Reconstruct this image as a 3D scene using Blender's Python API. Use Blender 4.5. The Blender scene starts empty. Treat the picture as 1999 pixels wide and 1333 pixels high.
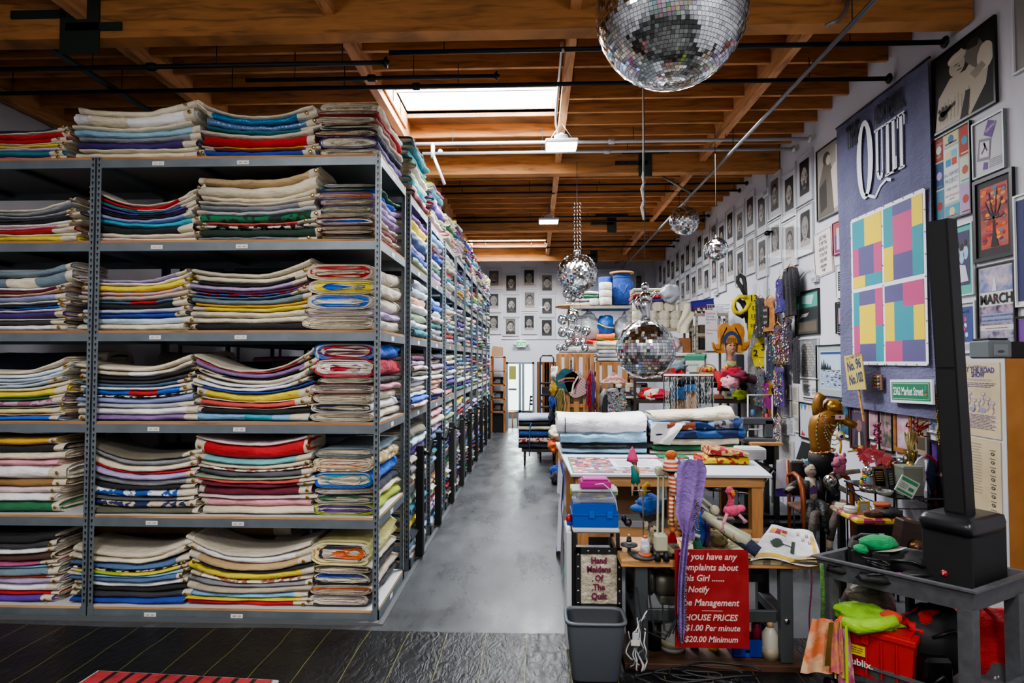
import bpy,bmesh,math,random
from mathutils import Matrix,Vector,noise
R=random.Random(7)
pi=math.pi
SC=bpy.context.scene
COL=SC.collection
FOC=1200.0
CAMZ=2.1
VPX,VPY=1045.0,704.0
cam_d=bpy.data.cameras.new('camera');cam=bpy.data.objects.new('camera',cam_d);COL.objects.link(cam)
SC.camera=cam
cam_d.sensor_width=36.0;cam_d.lens=36.0*FOC/1999.0
cam_d.clip_start=0.05;cam_d.clip_end=200
_yaw=math.atan((VPX-999.5)/FOC)
_pit=math.atan((VPY-666.5)/FOC*math.cos(_yaw))
cam.location=(0,0,CAMZ)
cam.rotation_euler=(pi/2+_pit,0,_yaw)
_M=cam.rotation_euler.to_matrix()
def ray(px,py):
 return _M@Vector(((px-999.5)/FOC,-(py-666.5)/FOC,-1.0))
def PY(px,py,y):
 d=ray(px,py);return Vector((0,0,CAMZ))+d*(y/d.y)
def PX(px,py,x):
 d=ray(px,py);return Vector((0,0,CAMZ))+d*(x/d.x)
def PZ(px,py,z):
 d=ray(px,py);return Vector((0,0,CAMZ))+d*((z-CAMZ)/d.z)
def lin(c):
 if isinstance(c,str):
  c=c.lstrip('#');c=[int(c[i:i+2],16)/255 for i in(0,2,4)]
  return[((v+.055)/1.055)**2.4 if v>.04045 else v/12.92 for v in c]
 return list(c)
_mats={}
def mat(col,rough=.6,metal=0.,kind='plain',emit=0.,scale=8.,col2=None,bump=.0,alpha=1.,trans=0.,key=None):
 k=(str(col),rough,metal,kind,emit,scale,str(col2),bump,alpha,trans)
 if k in _mats:return _mats[k]
 m=bpy.data.materials.new(key or kind);m.use_nodes=True
 nt=m.node_tree;N=nt.nodes;Lk=nt.links
 b=N['Principled BSDF']
 c=lin(col)
 b.inputs['Base Color'].default_value=(*c,1);b.inputs['Roughness'].default_value=rough
 b.inputs['Metallic'].default_value=metal
 if alpha<1:b.inputs['Alpha'].default_value=alpha
 if trans:b.inputs['Transmission Weight'].default_value=trans
 if emit:
  b.inputs['Emission Color'].default_value=(*c,1);b.inputs['Emission Strength'].default_value=emit
 def nd(t,**kw):
  n=N.new(t)
  for a,v in kw.items():
   if a in n.inputs:n.inputs[a].default_value=v
   else:setattr(n,a,v)
  return n
 tc=nd('ShaderNodeTexCoord')
 def ramp(src,stops):
  r=nd('ShaderNodeValToRGB');e=r.color_ramp.elements
  while len(e)<len(stops):e.new(.5)
  for q,(p,cc)in zip(e,stops):q.position=p;q.color=(*lin(cc),1)
  Lk.new(src,r.inputs[0]);return r.outputs[0]
 def setbump(src,st,dist=.02):
  bn=nd('ShaderNodeBump');bn.inputs['Strength'].default_value=st;bn.inputs['Distance'].default_value=dist
  Lk.new(src,bn.inputs['Height']);Lk.new(bn.outputs[0],b.inputs['Normal'])
 def mapping(sc):
  mp=nd('ShaderNodeMapping');mp.inputs['Scale'].default_value=sc
  Lk.new(tc.outputs['Object'],mp.inputs[0]);return mp.outputs[0]
 dk=[v*.72 for v in c];lt=[min(1,v*1.12+.01)for v in c]
 if kind=='fabric':
  b.inputs['Roughness'].default_value=.85 if rough==.6 else rough
  n=nd('ShaderNodeTexNoise',Scale=scale,Detail=3.0);Lk.new(tc.outputs['Object'],n.inputs['Vector'])
  Lk.new(ramp(n.outputs[0],[(.3,dk),(.65,lt)]),b.inputs['Base Color'])
  n2=nd('ShaderNodeTexNoise',Scale=22.0,Detail=4.0,Distortion=.6);Lk.new(mapping((.7,1,1.6)),n2.inputs['Vector'])
  setbump(n2.outputs[0],.55,.03)
  b.inputs['Sheen Weight'].default_value=.08
 elif kind=='satin':
  b.inputs['Roughness'].default_value=.3;b.inputs['Metallic'].default_value=.35
  n2=nd('ShaderNodeTexNoise',Scale=30.0,Detail=3.0);Lk.new(tc.outputs['Object'],n2.inputs['Vector'])
  setbump(n2.outputs[0],.5,.03)
 elif kind=='print':
  v=nd('ShaderNodeTexVoronoi',Scale=scale);Lk.new(tc.outputs['Object'],v.inputs['Vector'])
  mx=nd('ShaderNodeMix',data_type='RGBA')
  sp=nd('ShaderNodeSeparateColor');Lk.new(v.outputs['Color'],sp.inputs[0])
  st=ramp(sp.outputs[0],[(.0,c),(.45,c),(.5,lin(col2 or '#ffffff')),(1,lin(col2 or '#ffffff'))])
  Lk.new(st,b.inputs['Base Color']);b.inputs['Roughness'].default_value=.8
 elif kind=='stripe':
  w=nd('ShaderNodeTexWave',Scale=scale);w.bands_direction='Z' if bump else 'X'
  Lk.new(tc.outputs['Object'],w.inputs['Vector'])
  r=nd('ShaderNodeValToRGB');r.color_ramp.interpolation='CONSTANT'
  r.color_ramp.elements[0].color=(*c,1);r.color_ramp.elements[1].position=.5
  r.color_ramp.elements[1].color=(*lin(col2 or '#ffffff'),1)
  Lk.new(w.outputs[0],r.inputs[0]);Lk.new(r.outputs[0],b.inputs['Base Color']);b.inputs['Roughness'].default_value=.8
 elif kind=='wood':
  n=nd('ShaderNodeTexNoise',Scale=2.2,Detail=6.0,Distortion=.8)
  Lk.new(mapping((1,1,9)if scale==8. else((9,1,9)if scale==9. else(9,9,1))),n.inputs['Vector'])
  Lk.new(ramp(n.outputs[0],[(.28,[v*.5 for v in c]),(.5,c),(.72,[min(1,v*1.25)for v in c])]),b.inputs['Base Color'])
  setbump(n.outputs[0],.15)
 elif kind=='concrete':
  n=nd('ShaderNodeTexNoise',Scale=.9,Detail=9.0,Roughness=.65,Distortion=.4);Lk.new(tc.outputs['Object'],n.inputs['Vector'])
  Lk.new(ramp(n.outputs[0],[(.3,[v*.55 for v in c]),(.5,c),(.62,[v*1.2 for v in c]),(.8,[v*.8 for v in c])]),b.inputs['Base Color'])
  n3=nd('ShaderNodeTexNoise',Scale=2.5,Detail=8.0,Roughness=.7);Lk.new(mapping((1,.35,1)),n3.inputs['Vector'])
  r3=nd('ShaderNodeMapRange');r3.inputs[1].default_value=.35;r3.inputs[2].default_value=.7;r3.inputs[3].default_value=.2;r3.inputs[4].default_value=.5
  Lk.new(n3.outputs[0],r3.inputs[0]);Lk.new(r3.outputs[0],b.inputs['Roughness'])
 elif kind=='tarp':
  sx=nd('ShaderNodeSeparateXYZ');Lk.new(tc.outputs['Object'],sx.inputs[0])
  nz=nd('ShaderNodeTexNoise',Scale=1.5);Lk.new(tc.outputs['Object'],nz.inputs['Vector'])
  def mth(op,a,bb):
   q=nd('ShaderNodeMath',operation=op)
   for i,v in enumerate((a,bb)):
    if isinstance(v,(int,float)):q.inputs[i].default_value=v
    else:Lk.new(v,q.inputs[i])
   return q.outputs[0]
  wob=mth('MULTIPLY',nz.outputs[0],.05)
  f=mth('FRACT',mth('DIVIDE',mth('ADD',mth('ADD',sx.outputs[0],wob),30.24),.305),0)
  line=mth('LESS_THAN',f,.014)
  mx=nd('ShaderNodeMix',data_type='RGBA');Lk.new(line,mx.inputs[0])
  n=nd('ShaderNodeTexNoise',Scale=3.0,Detail=8.0,Roughness=.7);Lk.new(mapping((1,2.5,1)),n.inputs['Vector'])
  Lk.new(ramp(n.outputs[0],[(.35,[v*.7 for v in c]),(.6,c),(.75,[v*2.2 for v in c])]),mx.inputs[6])
  mx.inputs[7].default_value=(*lin('#77753c'),1);Lk.new(mx.outputs[2],b.inputs['Base Color'])
  n4=nd('ShaderNodeTexNoise',Scale=9.0,Detail=6.0,Distortion=1.5);Lk.new(mapping((2.0,.8,1)),n4.inputs['Vector'])
  setbump(n4.outputs[0],.32,.03)
 elif kind=='paint':
  n=nd('ShaderNodeTexNoise',Scale=scale,Detail=3.0);Lk.new(tc.outputs['Object'],n.inputs['Vector'])
  Lk.new(ramp(n.outputs[0],[(.3,[v*.9 for v in c]),(.7,lt)]),b.inputs['Base Color'])
  if bump:setbump(n.outputs[0],bump)
 elif kind=='quiltwall':
  v=nd('ShaderNodeTexVoronoi',Scale=2.6);v.distance='CHEBYCHEV';Lk.new(tc.outputs['Object'],v.inputs['Vector'])
  hs=nd('ShaderNodeHueSaturation',Saturation=.8,Value=.45);Lk.new(v.outputs['Color'],hs.inputs['Color']);Lk.new(hs.outputs[0],b.inputs['Base Color'])
 elif kind=='blotch':
  n=nd('ShaderNodeTexNoise',Scale=scale,Detail=5.0,Distortion=.5);Lk.new(tc.outputs['Object'],n.inputs['Vector'])
  Lk.new(ramp(n.outputs[0],[(.38,c),(.62,lin(col2 or '#ffffff'))]),b.inputs['Base Color'])
  if bump:setbump(n.outputs[0],bump)
 _mats[k]=m
 return m
def _se(v,e):return math.copysign(abs(v)**e,v)
class MB:
 def __init__(s):s.v=[];s.f=[];s.mi=[];s.mats=[];s.T=Matrix();s.sm=[]
 def m(s,mt):
  if mt not in s.mats:s.mats.append(mt)
  return s.mats.index(mt)
 def add(s,vs,fs,mt,smooth=False):
  o=len(s.v);s.v+=[s.T@Vector(p)for p in vs];i=s.m(mt)
  for f in fs:s.f.append([o+q for q in f]);s.mi.append(i);s.sm.append(smooth)
  return s
 def box(s,x0,x1,y0,y1,z0,z1,mt,bev=0):
  if bev:
   b=bev
   vs=[];prof=[]
   for(z,d)in((z0,b),(z0+b,0),(z1-b,0),(z1,b)):
    for(x,y)in((x0+d,y0+b*.6+d*.4),(x0+b*.6+d*.4,y0+d),(x1-b*.6-d*.4,y0+d),(x1-d,y0+b*.6+d*.4),(x1-d,y1-b*.6-d*.4),(x1-b*.6-d*.4,y1-d),(x0+b*.6+d*.4,y1-d),(x0+d,y1-b*.6-d*.4)):
     vs.append((x,y,z))
   fs=[list(range(7,-1,-1)),list(range(24,32))]
   for k in range(3):
    for i in range(8):
     j=(i+1)%8;fs.append([k*8+i,k*8+j,k*8+8+j,k*8+8+i])
   return s.add(vs,fs,mt)
  vs=[(x,y,z)for z in(z0,z1)for y in(y0,y1)for x in(x0,x1)]
  return s.add(vs,[(0,2,3,1),(4,5,7,6),(0,1,5,4),(2,6,7,3),(0,4,6,2),(1,3,7,5)],mt)
 def bar(s,a,b,w,h,mt,up=(0,0,1)):
  a=Vector(a);b=Vector(b);d=(b-a).normalized();u=Vector(up)
  sd=d.cross(u)
  if sd.length<1e-4:sd=d.cross(Vector((1,0,0)))
  sd.normalize();u=sd.cross(d)
  vs=[p+sd*(w/2*i)+u*(h/2*j)for p in(a,b)for(i,j)in((-1,-1),(1,-1),(1,1),(-1,1))]
  return s.add(vs,[(0,1,2,3),(7,6,5,4),(0,4,5,1),(1,5,6,2),(2,6,7,3),(3,7,4,0)],mt)
 def tube(s,pts,r,mt,n=8,cap=True):
  pts=[Vector(p)for p in pts];rr=r if isinstance(r,(list,tuple))else[r]*len(pts)
  vs=[];fs=[];pu=None
  for i,p in enumerate(pts):
   d=(pts[min(i+1,len(pts)-1)]-pts[max(i-1,0)])
   d=d.normalized()if d.length>1e-9 else Vector((0,0,1))
   if pu is None:
    pu=d.orthogonal().normalized()
   u=(pu-d*pu.dot(d))
   u=u.normalized()if u.length>1e-6 else d.orthogonal().normalized()
   pu=u;w=d.cross(u)
   for k in range(n):
    a=2*pi*k/n;vs.append(p+(u*math.cos(a)+w*math.sin(a))*rr[i])
  for i in range(len(pts)-1):
   for k in range(n):
    j=(k+1)%n;fs.append([i*n+k,i*n+j,(i+1)*n+j,(i+1)*n+k])
  if cap:fs.append(list(range(n-1,-1,-1)));fs.append([(len(pts)-1)*n+k for k in range(n)])
  return s.add(vs,fs,mt,True)
 def lathe(s,prof,mt,n=20,c=(0,0,0),ax=None,sx=1,sy=1):
  vs=[];fs=[]
  for(r,z)in prof:
   for k in range(n):
    a=2*pi*k/n;vs.append(Vector((r*math.cos(a)*sx,r*math.sin(a)*sy,z)))
  if ax is not None:
   q=Vector((0,0,1)).rotation_difference(Vector(ax));vs=[q@v for v in vs]
  vs=[v+Vector(c)for v in vs]
  for i in range(len(prof)-1):
   for k in range(n):
    j=(k+1)%n;fs.append([i*n+k,i*n+j,(i+1)*n+j,(i+1)*n+k])
  if prof[0][0]>1e-5:fs.append(list(range(n-1,-1,-1)))
  if prof[-1][0]>1e-5:fs.append([(len(prof)-1)*n+k for k in range(n)])
  return s.add(vs,fs,mt,True)
 def ell(s,c,r,mt,n=16,m=10,noise_a=0,seed=0,q=None):
  if isinstance(r,(int,float)):r=(r,r,r)
  vs=[];fs=[]
  for i in range(m+1):
   t=pi*i/m
   for k in range(n):
    a=2*pi*k/n
    d=Vector((math.sin(t)*math.cos(a),math.sin(t)*math.sin(a),-math.cos(t)))
    f=1+(noise_a*(noise.noise(d*2.2+Vector((seed,seed*.7,0)))+.45*(abs(noise.noise(d*6+Vector((seed,0,3))))-.2))if noise_a else 0)
    p=Vector((d.x*r[0]*f,d.y*r[1]*f,d.z*r[2]*f))
    if q is not None:p=q@p
    vs.append(Vector(c)+p)
  for i in range(m):
   for k in range(n):
    j=(k+1)%n;fs.append([i*n+k,i*n+j,(i+1)*n+j,(i+1)*n+k])
  return s.add(vs,fs,mt,True)
 def poly(s,pts,mt,w=0.0):
  return s.add([(p[0],-w,p[1])for p in pts],[list(range(len(pts)))],mt)
 def rect(s,u0,u1,v0,v1,mt,w=0.0):return s.poly([(u0,v0),(u1,v0),(u1,v1),(u0,v1)],mt,w)
 def oval(s,cu,cv,a,b,mt,w=0.0,n=18,rot=0):
  return s.poly([(cu+a*math.cos(t)*math.cos(rot)-b*math.sin(t)*math.sin(rot),cv+a*math.cos(t)*math.sin(rot)+b*math.sin(t)*math.cos(rot))for t in[2*pi*k/n for k in range(n)]],mt,w)
 def line(s,pts,wd,mt,w=0.0):
  for a,b in zip(pts,pts[1:]):
   d=Vector((b[0]-a[0],b[1]-a[1]));L=d.length or 1;nx,ny=-d.y/L*wd/2,d.x/L*wd/2
   s.poly([(a[0]-nx,a[1]-ny),(b[0]-nx,b[1]-ny),(b[0]+nx,b[1]+ny),(a[0]+nx,a[1]+ny)],mt,w)
  return s
 def text(s,t,u,v,size,mt,w=.002,sx=1.,align='LEFT',bold=0.,shear=0.,rot=0,fit=0):
  cu=bpy.data.curves.new('t','FONT');cu.body=t;cu.size=size;cu.align_x=align;cu.offset=bold*size;cu.shear=shear;cu.resolution_u=2
  o=bpy.data.objects.new('t',cu);COL.objects.link(o)
  dg=bpy.context.evaluated_depsgraph_get();me=bpy.data.meshes.new_from_object(o.evaluated_get(dg))
  cr,sr=math.cos(rot),math.sin(rot)
  if fit:xs=[p.co.x for p in me.vertices];sx=fit/(max(xs)-min(xs))
  vs=[(u+p.co.x*sx*cr-p.co.y*sr,-w,v+p.co.x*sx*sr+p.co.y*cr)for p in me.vertices]
  s.add(vs,[list(f.vertices)for f in me.polygons],mt)
  bpy.data.objects.remove(o);bpy.data.curves.remove(cu);bpy.data.meshes.remove(me);return s
 def sheet(s,fn,nu,nv,mt,th=0,smooth=True):
  vs=[fn(i/nu,j/nv)for j in range(nv+1)for i in range(nu+1)]
  fs=[[j*(nu+1)+i,j*(nu+1)+i+1,(j+1)*(nu+1)+i+1,(j+1)*(nu+1)+i]for j in range(nv)for i in range(nu)]
  return s.add(vs,fs,mt,smooth)
 def mesh(s,name):
  me=bpy.data.meshes.new(name);me.from_pydata([tuple(v)for v in s.v],[],s.f)
  for m_ in s.mats:me.materials.append(m_)
  me.polygons.foreach_set('material_index',s.mi);me.polygons.foreach_set('use_smooth',s.sm);me.update()
  return me
 def obj(s,name,parent=None,loc=None,rz=0,rot=None):
  o=bpy.data.objects.new(name,s.mesh(name));COL.objects.link(o)
  if parent is not None:o.parent=parent
  if loc is not None:o.location=loc
  if rz:o.rotation_euler=(0,0,rz)
  if rot is not None:o.rotation_euler=rot
  return o
def tag(o,label=None,cat=None,group=None,kind=None):
 if label:
  lb=label.split();assert 4<=len(lb)<=16,(len(lb),label)
  o['label']=label
 if cat:o['category']=cat
 if group:o['group']=group
 if kind:o['kind']=kind
 return o
def thing(name,label,cat,loc=(0,0,0),rz=0,group=None,rot=None):
 o=bpy.data.objects.new(name,None);COL.objects.link(o);o.location=loc
 o.rotation_euler=rot if rot is not None else(0,0,rz)
 o.empty_display_size=.1
 return tag(o,label,cat,group)
def struct(o,label=None):return tag(o,kind='structure')
def copy_tree(o,**kw):
 c=o.copy();COL.objects.link(c)
 for ch in list(o.children):
  d=ch.copy();COL.objects.link(d);d.parent=c
  for g in list(ch.children):
   e=g.copy();COL.objects.link(e);e.parent=d
 return c
def wall_mat():
 return pi/2*-1
PAL=dict(canvas='#c9c0ad',cream='#d9d0b8',white='#e4e4e6',red='#b3101c',crimson='#b00f33',coral='#cc5048',maroon='#6a1730',pink='#d79aa6',palepink='#dcc4c6',rose='#b5527a',navy='#1a2238',royal='#1f3f9f',bright='#1463cf',sky='#7fb2dc',paleblue='#b9cfe2',ltblue='#8fb6cc',turq='#2fa0b8',aqua='#6fb6ba',teal='#1f7482',denim='#4f6c92',slate='#6f828c',steel='#4d6c8c',peri='#8a95c4',lavender='#b0a0cc',lilac='#a996bc',mauve='#82669a',purple='#3c2370',violet='#5a2f98',plum='#5d1f45',yellow='#dcc93c',gold='#d0a32c',paleyel='#ddd68e',lime='#a3b72e',green='#1f6a45',dkgreen='#1c3a2c',sage='#93a78a',olive='#5a5c4c',orange='#d4652a',peach='#dba98c',tan='#b59c74',camel='#8f6d3e',brown='#4a3128',rust='#7b3a2a',black='#18181c',charcoal='#36363d',grey='#85888e',ltgrey='#b0b3b8',dkgrey='#55575e',beige='#b3a794',khaki='#6b6656')
WORD=dict(palepink='pale pink',royal='royal blue',bright='bright blue',sky='sky blue',paleblue='pale blue',ltblue='light blue',turq='turquoise',peri='periwinkle',paleyel='pale yellow',dkgreen='dark green',ltgrey='light grey',dkgrey='dark grey',navy='navy blue',denim='denim blue',slate='slate blue',steel='steel blue',canvas='canvas')
PRN=dict(floral=('#e0dccb','#a5605a'),greenprint=('#1c7048','#22332e'),check=('#16161a','#d8d8d0'),plaid=('#a52030','#3a5fa8'),patch=('#d99a80','#b7a0c8'),navyprint=('#22305c','#c9b9a0'),mauveprint=('#c6a6b8','#a06a7c'),bluewhite=('#2150a0','#dfe6ee'),lightprint=('#a8c0cc','#b8a8d0'),dots=('#a89060','#d8ceb0'))
PW=dict(floral='floral printed',greenprint='green leaf print',check='checked',plaid='red plaid',patch='patchwork print',navyprint='navy printed',mauveprint='mauve printed',bluewhite='blue and white',lightprint='pale printed',dots='tan dotted')
def cloth(n):
 if n in PRN:return mat(PRN[n][0],kind='print',col2=PRN[n][1],scale=28.)
 if n=='satin':return mat('#1583b8',kind='satin')
 if n=='satinblue':return mat('#6d8cb5',kind='satin')
 return mat(PAL[n],kind='fabric',scale=3.)
def cword(n):return PW.get(n)or WORD.get(n)or{'satin':'shiny turquoise','satinblue':'shiny pale blue'}.get(n)or n
M_white=mat('#c4c4cc',.7,kind='paint',scale=.6)
M_steel=mat('#6b757c',.45,.3,kind='paint',scale=6.)
M_steeld=mat('#3a4247',.6)
M_board=mat('#9a9794',.8,kind='paint',scale=3.)
M_edge=mat('#a8784a',.8,kind='wood')
M_joist=mat('#b98250',.75,kind='wood')
M_purl=mat('#c08a5c',.75,kind='wood',scale=9.)
M_beam=mat('#ad7844',.7,kind='wood')
M_deck=mat('#8c6038',.85,kind='wood')
M_black=mat('#0c0c0e',.45);M_blackm=mat('#141416',.7);M_iron=mat('#26282b',.5,.3)
M_chrome=mat('#d8dade',.12,1.)
M_glow=mat('#f4f8ff',.5,emit=14.)
M_pine=mat('#b98a58',.6,kind='wood');M_pinez=mat('#b98450',.6,kind='wood',scale=7.)
M_brass=mat('#a88a4c',.35,.9)
M_paper=mat('#d6d2c8',.8);M_ink=mat('#2c2c30',.8)
XR,XL,YB,YF,ZC=3.65,-6.2,18.9,-3.0,5.38
b=MB();b.box(XL-.2,XR+.2,YF,YB+.2,-.2,0,mat('#4e5053',.4,kind='concrete'));struct(b.obj('floor'))
b=MB();b.box(XR,XR+.2,YF,YB+.2,0,ZC+.2,M_white);struct(b.obj('wall_right'))
b=MB();b.box(XL-.2,XL,YF,YB+.2,0,ZC+.2,M_white);struct(b.obj('wall_left'))
b=MB();b.box(XL-.2,XR+.2,YF-.2,YF,0,ZC+.2,mat('#808080',.8,kind='quiltwall'));struct(b.obj('wall_front'))  # coloured patches on this unseen wall are added for mirror ball reflections
DX0,DX1,DZ=PY(988,700,YB).x,PY(1043,700,YB).x,2.06
b=MB();b.box(XL,DX0,YB,YB+.2,0,ZC+.2,M_white);b.box(DX1,XR,YB,YB+.2,0,ZC+.2,M_white);b.box(DX0,DX1,YB,YB+.2,DZ,ZC+.2,M_white)
struct(b.obj('wall_back'))
b=MB()
for x in(DX0,DX1-.06):b.box(x,x+.06,YB-.04,YB+.22,0,DZ,mat('#8e959b',.4,.4))
b.box(DX0,DX1,YB-.04,YB+.22,DZ-.06,DZ,mat('#8e959b',.4,.4));struct(b.obj('trim_1'))
b=MB();b.box(-3.2,1.6,YB+.2,23.2,-.2,0.0,mat('#5c6168',.8));struct(b.obj('floor_entry'))
b=MB();b.box(-3.2,-3.1,YB+.2,23.2,0,3,M_white);b.box(1.5,1.6,YB+.2,23.2,0,3,M_white);b.box(-3.2,1.6,YB+.2,23.2,3,3.1,M_white);struct(b.obj('wall_entry'))
d2=bpy.data.objects.new('door_2',None);COL.objects.link(d2);d2.location=(0,23,0);struct(d2)
b=MB()
for x in(-1.6,-.62,-.5,.5):b.box(x,x+.09,-.05,.05,0,2.5,mat('#b9c0c4',.4,.3))
b.box(-1.6,.6,-.05,.05,2.35,2.5,mat('#b9c0c4',.4,.3));b.box(-1.6,.6,-.05,.05,0,.25,mat('#9aa2a8',.4,.3));b.obj('door_frame',d2)
b=MB();b.box(-3.1,1.5,.08,.1,0,3,mat('#e4f2ee',.5,emit=3.2));b.obj('bright_daylight_glass',d2)
b=MB();b.box(-1.45,-.7,-.09,-.05,1.0,1.07,mat('#9aa2a8',.3,.8));b.obj('push_bar',d2)
b=MB();b.rect(-1.35,-1.05,1.25,1.95,mat('#7fbf9a',.8),.06);b.rect(-.98,-.72,1.4,1.9,mat('#e8d87a',.8),.06);b.obj('poster',d2)
b=MB()
def tarp_fn(u,v):
 x=XL+.2+u*(XR-XL-.4);y=-1.5+v*6.3
 e=.03*noise.noise(Vector((x*.8,3,0)))if v>.99 else 0
 return(x,y+e,.006+.006*noise.noise(Vector((x*2,y*3,1))))
b.sheet(tarp_fn,120,60,mat('#17181b',.33,kind='tarp'))
tag(b.obj('floor_tarp'),'black woven ground tarp with thin yellow lines laid over the concrete floor','tarp')
b=MB()
g=mat('#1f5a4a',.6);p0=PZ(1112,1190,0);p1=PZ(1096,960,0)
b.box(.27,.33,4.9,7.6,.001,.006,g);tag(b.obj('floor_tape_strip'),'green painted strip on the concrete along the right side of the aisle','floor strip')
SKY=[(-1.70,.26,6.85,8.02),(-1.70,.26,15.6,16.6)]
deck=MB();ys=[YF]+[q for s_ in SKY for q in s_[2:]]+[YB+.2]
for i in range(0,len(ys)-1):
 if i%2==0:deck.box(XL,XR,ys[i],ys[i+1],ZC,ZC+.04,M_deck)
 else:deck.box(XL,SKY[0][0],ys[i],ys[i+1],ZC,ZC+.04,M_deck);deck.box(SKY[0][1],XR,ys[i],ys[i+1],ZC,ZC+.04,M_deck)
CEIL=struct(deck.obj('ceiling'))
def part(b,name,p):return b.obj(name,p)
jz0,jz1=5.2,ZC
y=YF+.2
BEAMS=[1.05,5.15,9.2,13.25,17.3]
while y<YB:
 if not any(abs(y-by-.09)<.16 for by in BEAMS):
  b=MB();segs=[(XL,XR)]
  for s_ in SKY:
   if s_[2]-.03<y<s_[3]+.1:segs=[(XL,s_[0]),(s_[1],XR)]
  for(a,c)in segs:b.box(a,c,y,y+.045,jz0,jz1,M_joist)
  part(b,'joist',CEIL)
 y+=.4
for x in(-6.15,-4.0,-1.82,.30,2.45):
 b=MB();b.box(x,x+.09,YF,YB,5.08,ZC,M_purl);part(b,'purlin',CEIL)
M_plate=mat('#37453f',.5,.5)
for y in BEAMS:
 b=MB();b.box(XL,XR-.02,y,y+.17,4.92,ZC,M_beam);o=part(b,'glulam_beam',CEIL)
 b=MB();b.box(1.55,1.75,y-.015,y-.002,4.86,5.2,M_plate);b.box(1.2,1.68,y-.015,y-.002,5.03,5.09,M_plate);b.box(1.3,2.0,y-.015,y-.002,5.2,5.26,M_plate)
 for k in range(4):
  b.lathe([(.018,0),(.018,.012)],M_iron,8,c=(1.25+k*.11,y-.016,5.06),ax=(0,-1,0))
 b.obj('connector_plate',o)
 if y<6:
  b=MB();b.box(-4.15,-3.8,y-.02,y-.002,4.78,5.25,M_plate);b.box(-4.6,-4.1,y-.02,y-.002,5.1,5.17,M_plate);b.box(-4.1,-3.6,y-.02,y-.002,4.98,5.05,M_plate);b.obj('connector_plate',o)
for i,s_ in enumerate(SKY):
 w=bpy.data.objects.new('window_%d'%(i+1),None);COL.objects.link(w);w.location=(0,0,ZC);struct(w)
 b=MB();b.box(s_[0]-.02,s_[0],s_[2],s_[3],-.2,.45,M_pine);b.box(s_[1],s_[1]+.02,s_[2],s_[3],-.2,.45,M_pine)
 b.box(s_[0],s_[1],s_[2]-.03,s_[2],-.2,.45,M_pine);b.box(s_[0],s_[1],s_[3],s_[3]+.03,-.05,.45,M_pine);b.obj('skylight_well',w)
 b=MB();b.box(s_[0],s_[1],s_[2],s_[3],-.0+.05,.08,mat('#eef6ff',.4,emit=9.));b.obj('glowing_skylight_pane',w)
 b=MB();b.box(s_[0],s_[1],s_[2]+.5,s_[2]+.53,.0,.05,mat('#cfd4da',.5));b.obj('glazing_bar',w)
 L=bpy.data.lights.new('skylight_area','AREA');L.shape='RECTANGLE';L.size=1.9;L.size_y=.85;L.energy=330;L.color=(.93,.97,1)
 o=bpy.data.objects.new('skylight_area',L);COL.objects.link(o);o.location=(-.72,(s_[2]+s_[3])/2,ZC+.03)
def area(x,y,z,sx,sy,e,rot=(0,0,0),col=(1,.97,.93)):
 L=bpy.data.lights.new('lamp','AREA');L.shape='RECTANGLE';L.size=sx;L.size_y=sy;L.energy=e;L.color=col
 o=bpy.data.objects.new('ceiling_lamp_light',L);COL.objects.link(o);o.location=(x,y,z);o.rotation_euler=rot  # shared by the hanging lights and by added fill lights
def highbay(x,y,z,lit,label):
 t=thing('hanging_light',label,'ceiling light',(x,y,z),group=None)
 b=MB();b.box(-.2,.2,-.17,.17,0,.05,mat('#d5d8da',.4),.012);b.obj('housing',t)
 b=MB();b.lathe([(.05,.05),(.07,.06),(.07,.09),(.09,.1),(.09,.13),(.05,.14),(.02,.17)],mat('#c4c8cb',.4),14);b.obj('driver_cap',t)
 b=MB();b.box(-.185,.185,-.155,.155,-.012,0,mat('#f4f8ff',.4,emit=22.)if lit else mat('#c8ccd0',.3));b.obj('diffuser',t)
 b=MB()
 for sx in(-.17,.17):
  b.tube([(sx,0,.05),(0,0,.3)],.004,mat('#c9ccd0',.3,.8),5)
 b.tube([(0,0,.3),(0,0,5.1-z)],.006,mat('#c9ccd0',.3,.8),5);b.obj('hanging_wires',t)
 return t
q=PY(1096,286,7.6);highbay(q.x,q.y,q.z,1,'bright square hanging light nearest the camera, over the aisle')
area(q.x,q.y,q.z-.05,.38,.32,170,col=(.95,.98,1))
q=PY(1071,433,12.3);highbay(q.x,q.y,q.z,1,'second glowing hanging light further down the aisle');area(q.x,q.y,q.z-.05,.38,.32,170,col=(.95,.98,1))
q=PY(1062,508,17.6);highbay(q.x,q.y,q.z,0,'unlit grey hanging light close to the far wall')
for i,(x,y)in enumerate(((-2.6,1.6),(1.6,.9),(-2.6,-1.6),(1.4,-1.6))):  # lights and housings added out of view to brighten the front of the room
 highbay(x,y,4.7,1,'glowing square light hanging from the ceiling behind the viewpoint, %s'%['front left','front right','rear left','rear right'][i])
 area(x,y,4.62,1.0,.8,150)
 L=bpy.data.lights.new('glow','POINT');L.energy=45;L.shadow_soft_size=.25;o=bpy.data.objects.new('fixture_spill_light',L);COL.objects.link(o);o.location=(x,y,4.4)  # point fill light added to brighten the ceiling
for(x,y)in((1.9,12.2),(1.9,7.6),(.6,16.0)):area(x,y,4.85,1.2,1.2,95,col=(.96,.98,1))  # unseen fill lights added under the ceiling, no fixture hangs here
area(-.4,22.5,1.4,2,2,90,rot=(-pi/2,0,0),col=(.9,1,.98))  # area light at the entry door, for its daylight
w=bpy.data.worlds.new('world');SC.world=w;w.use_nodes=True;w.node_tree.nodes['Background'].inputs[0].default_value=(.7,.78,.9,1);w.node_tree.nodes['Background'].inputs[1].default_value=.3
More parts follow.
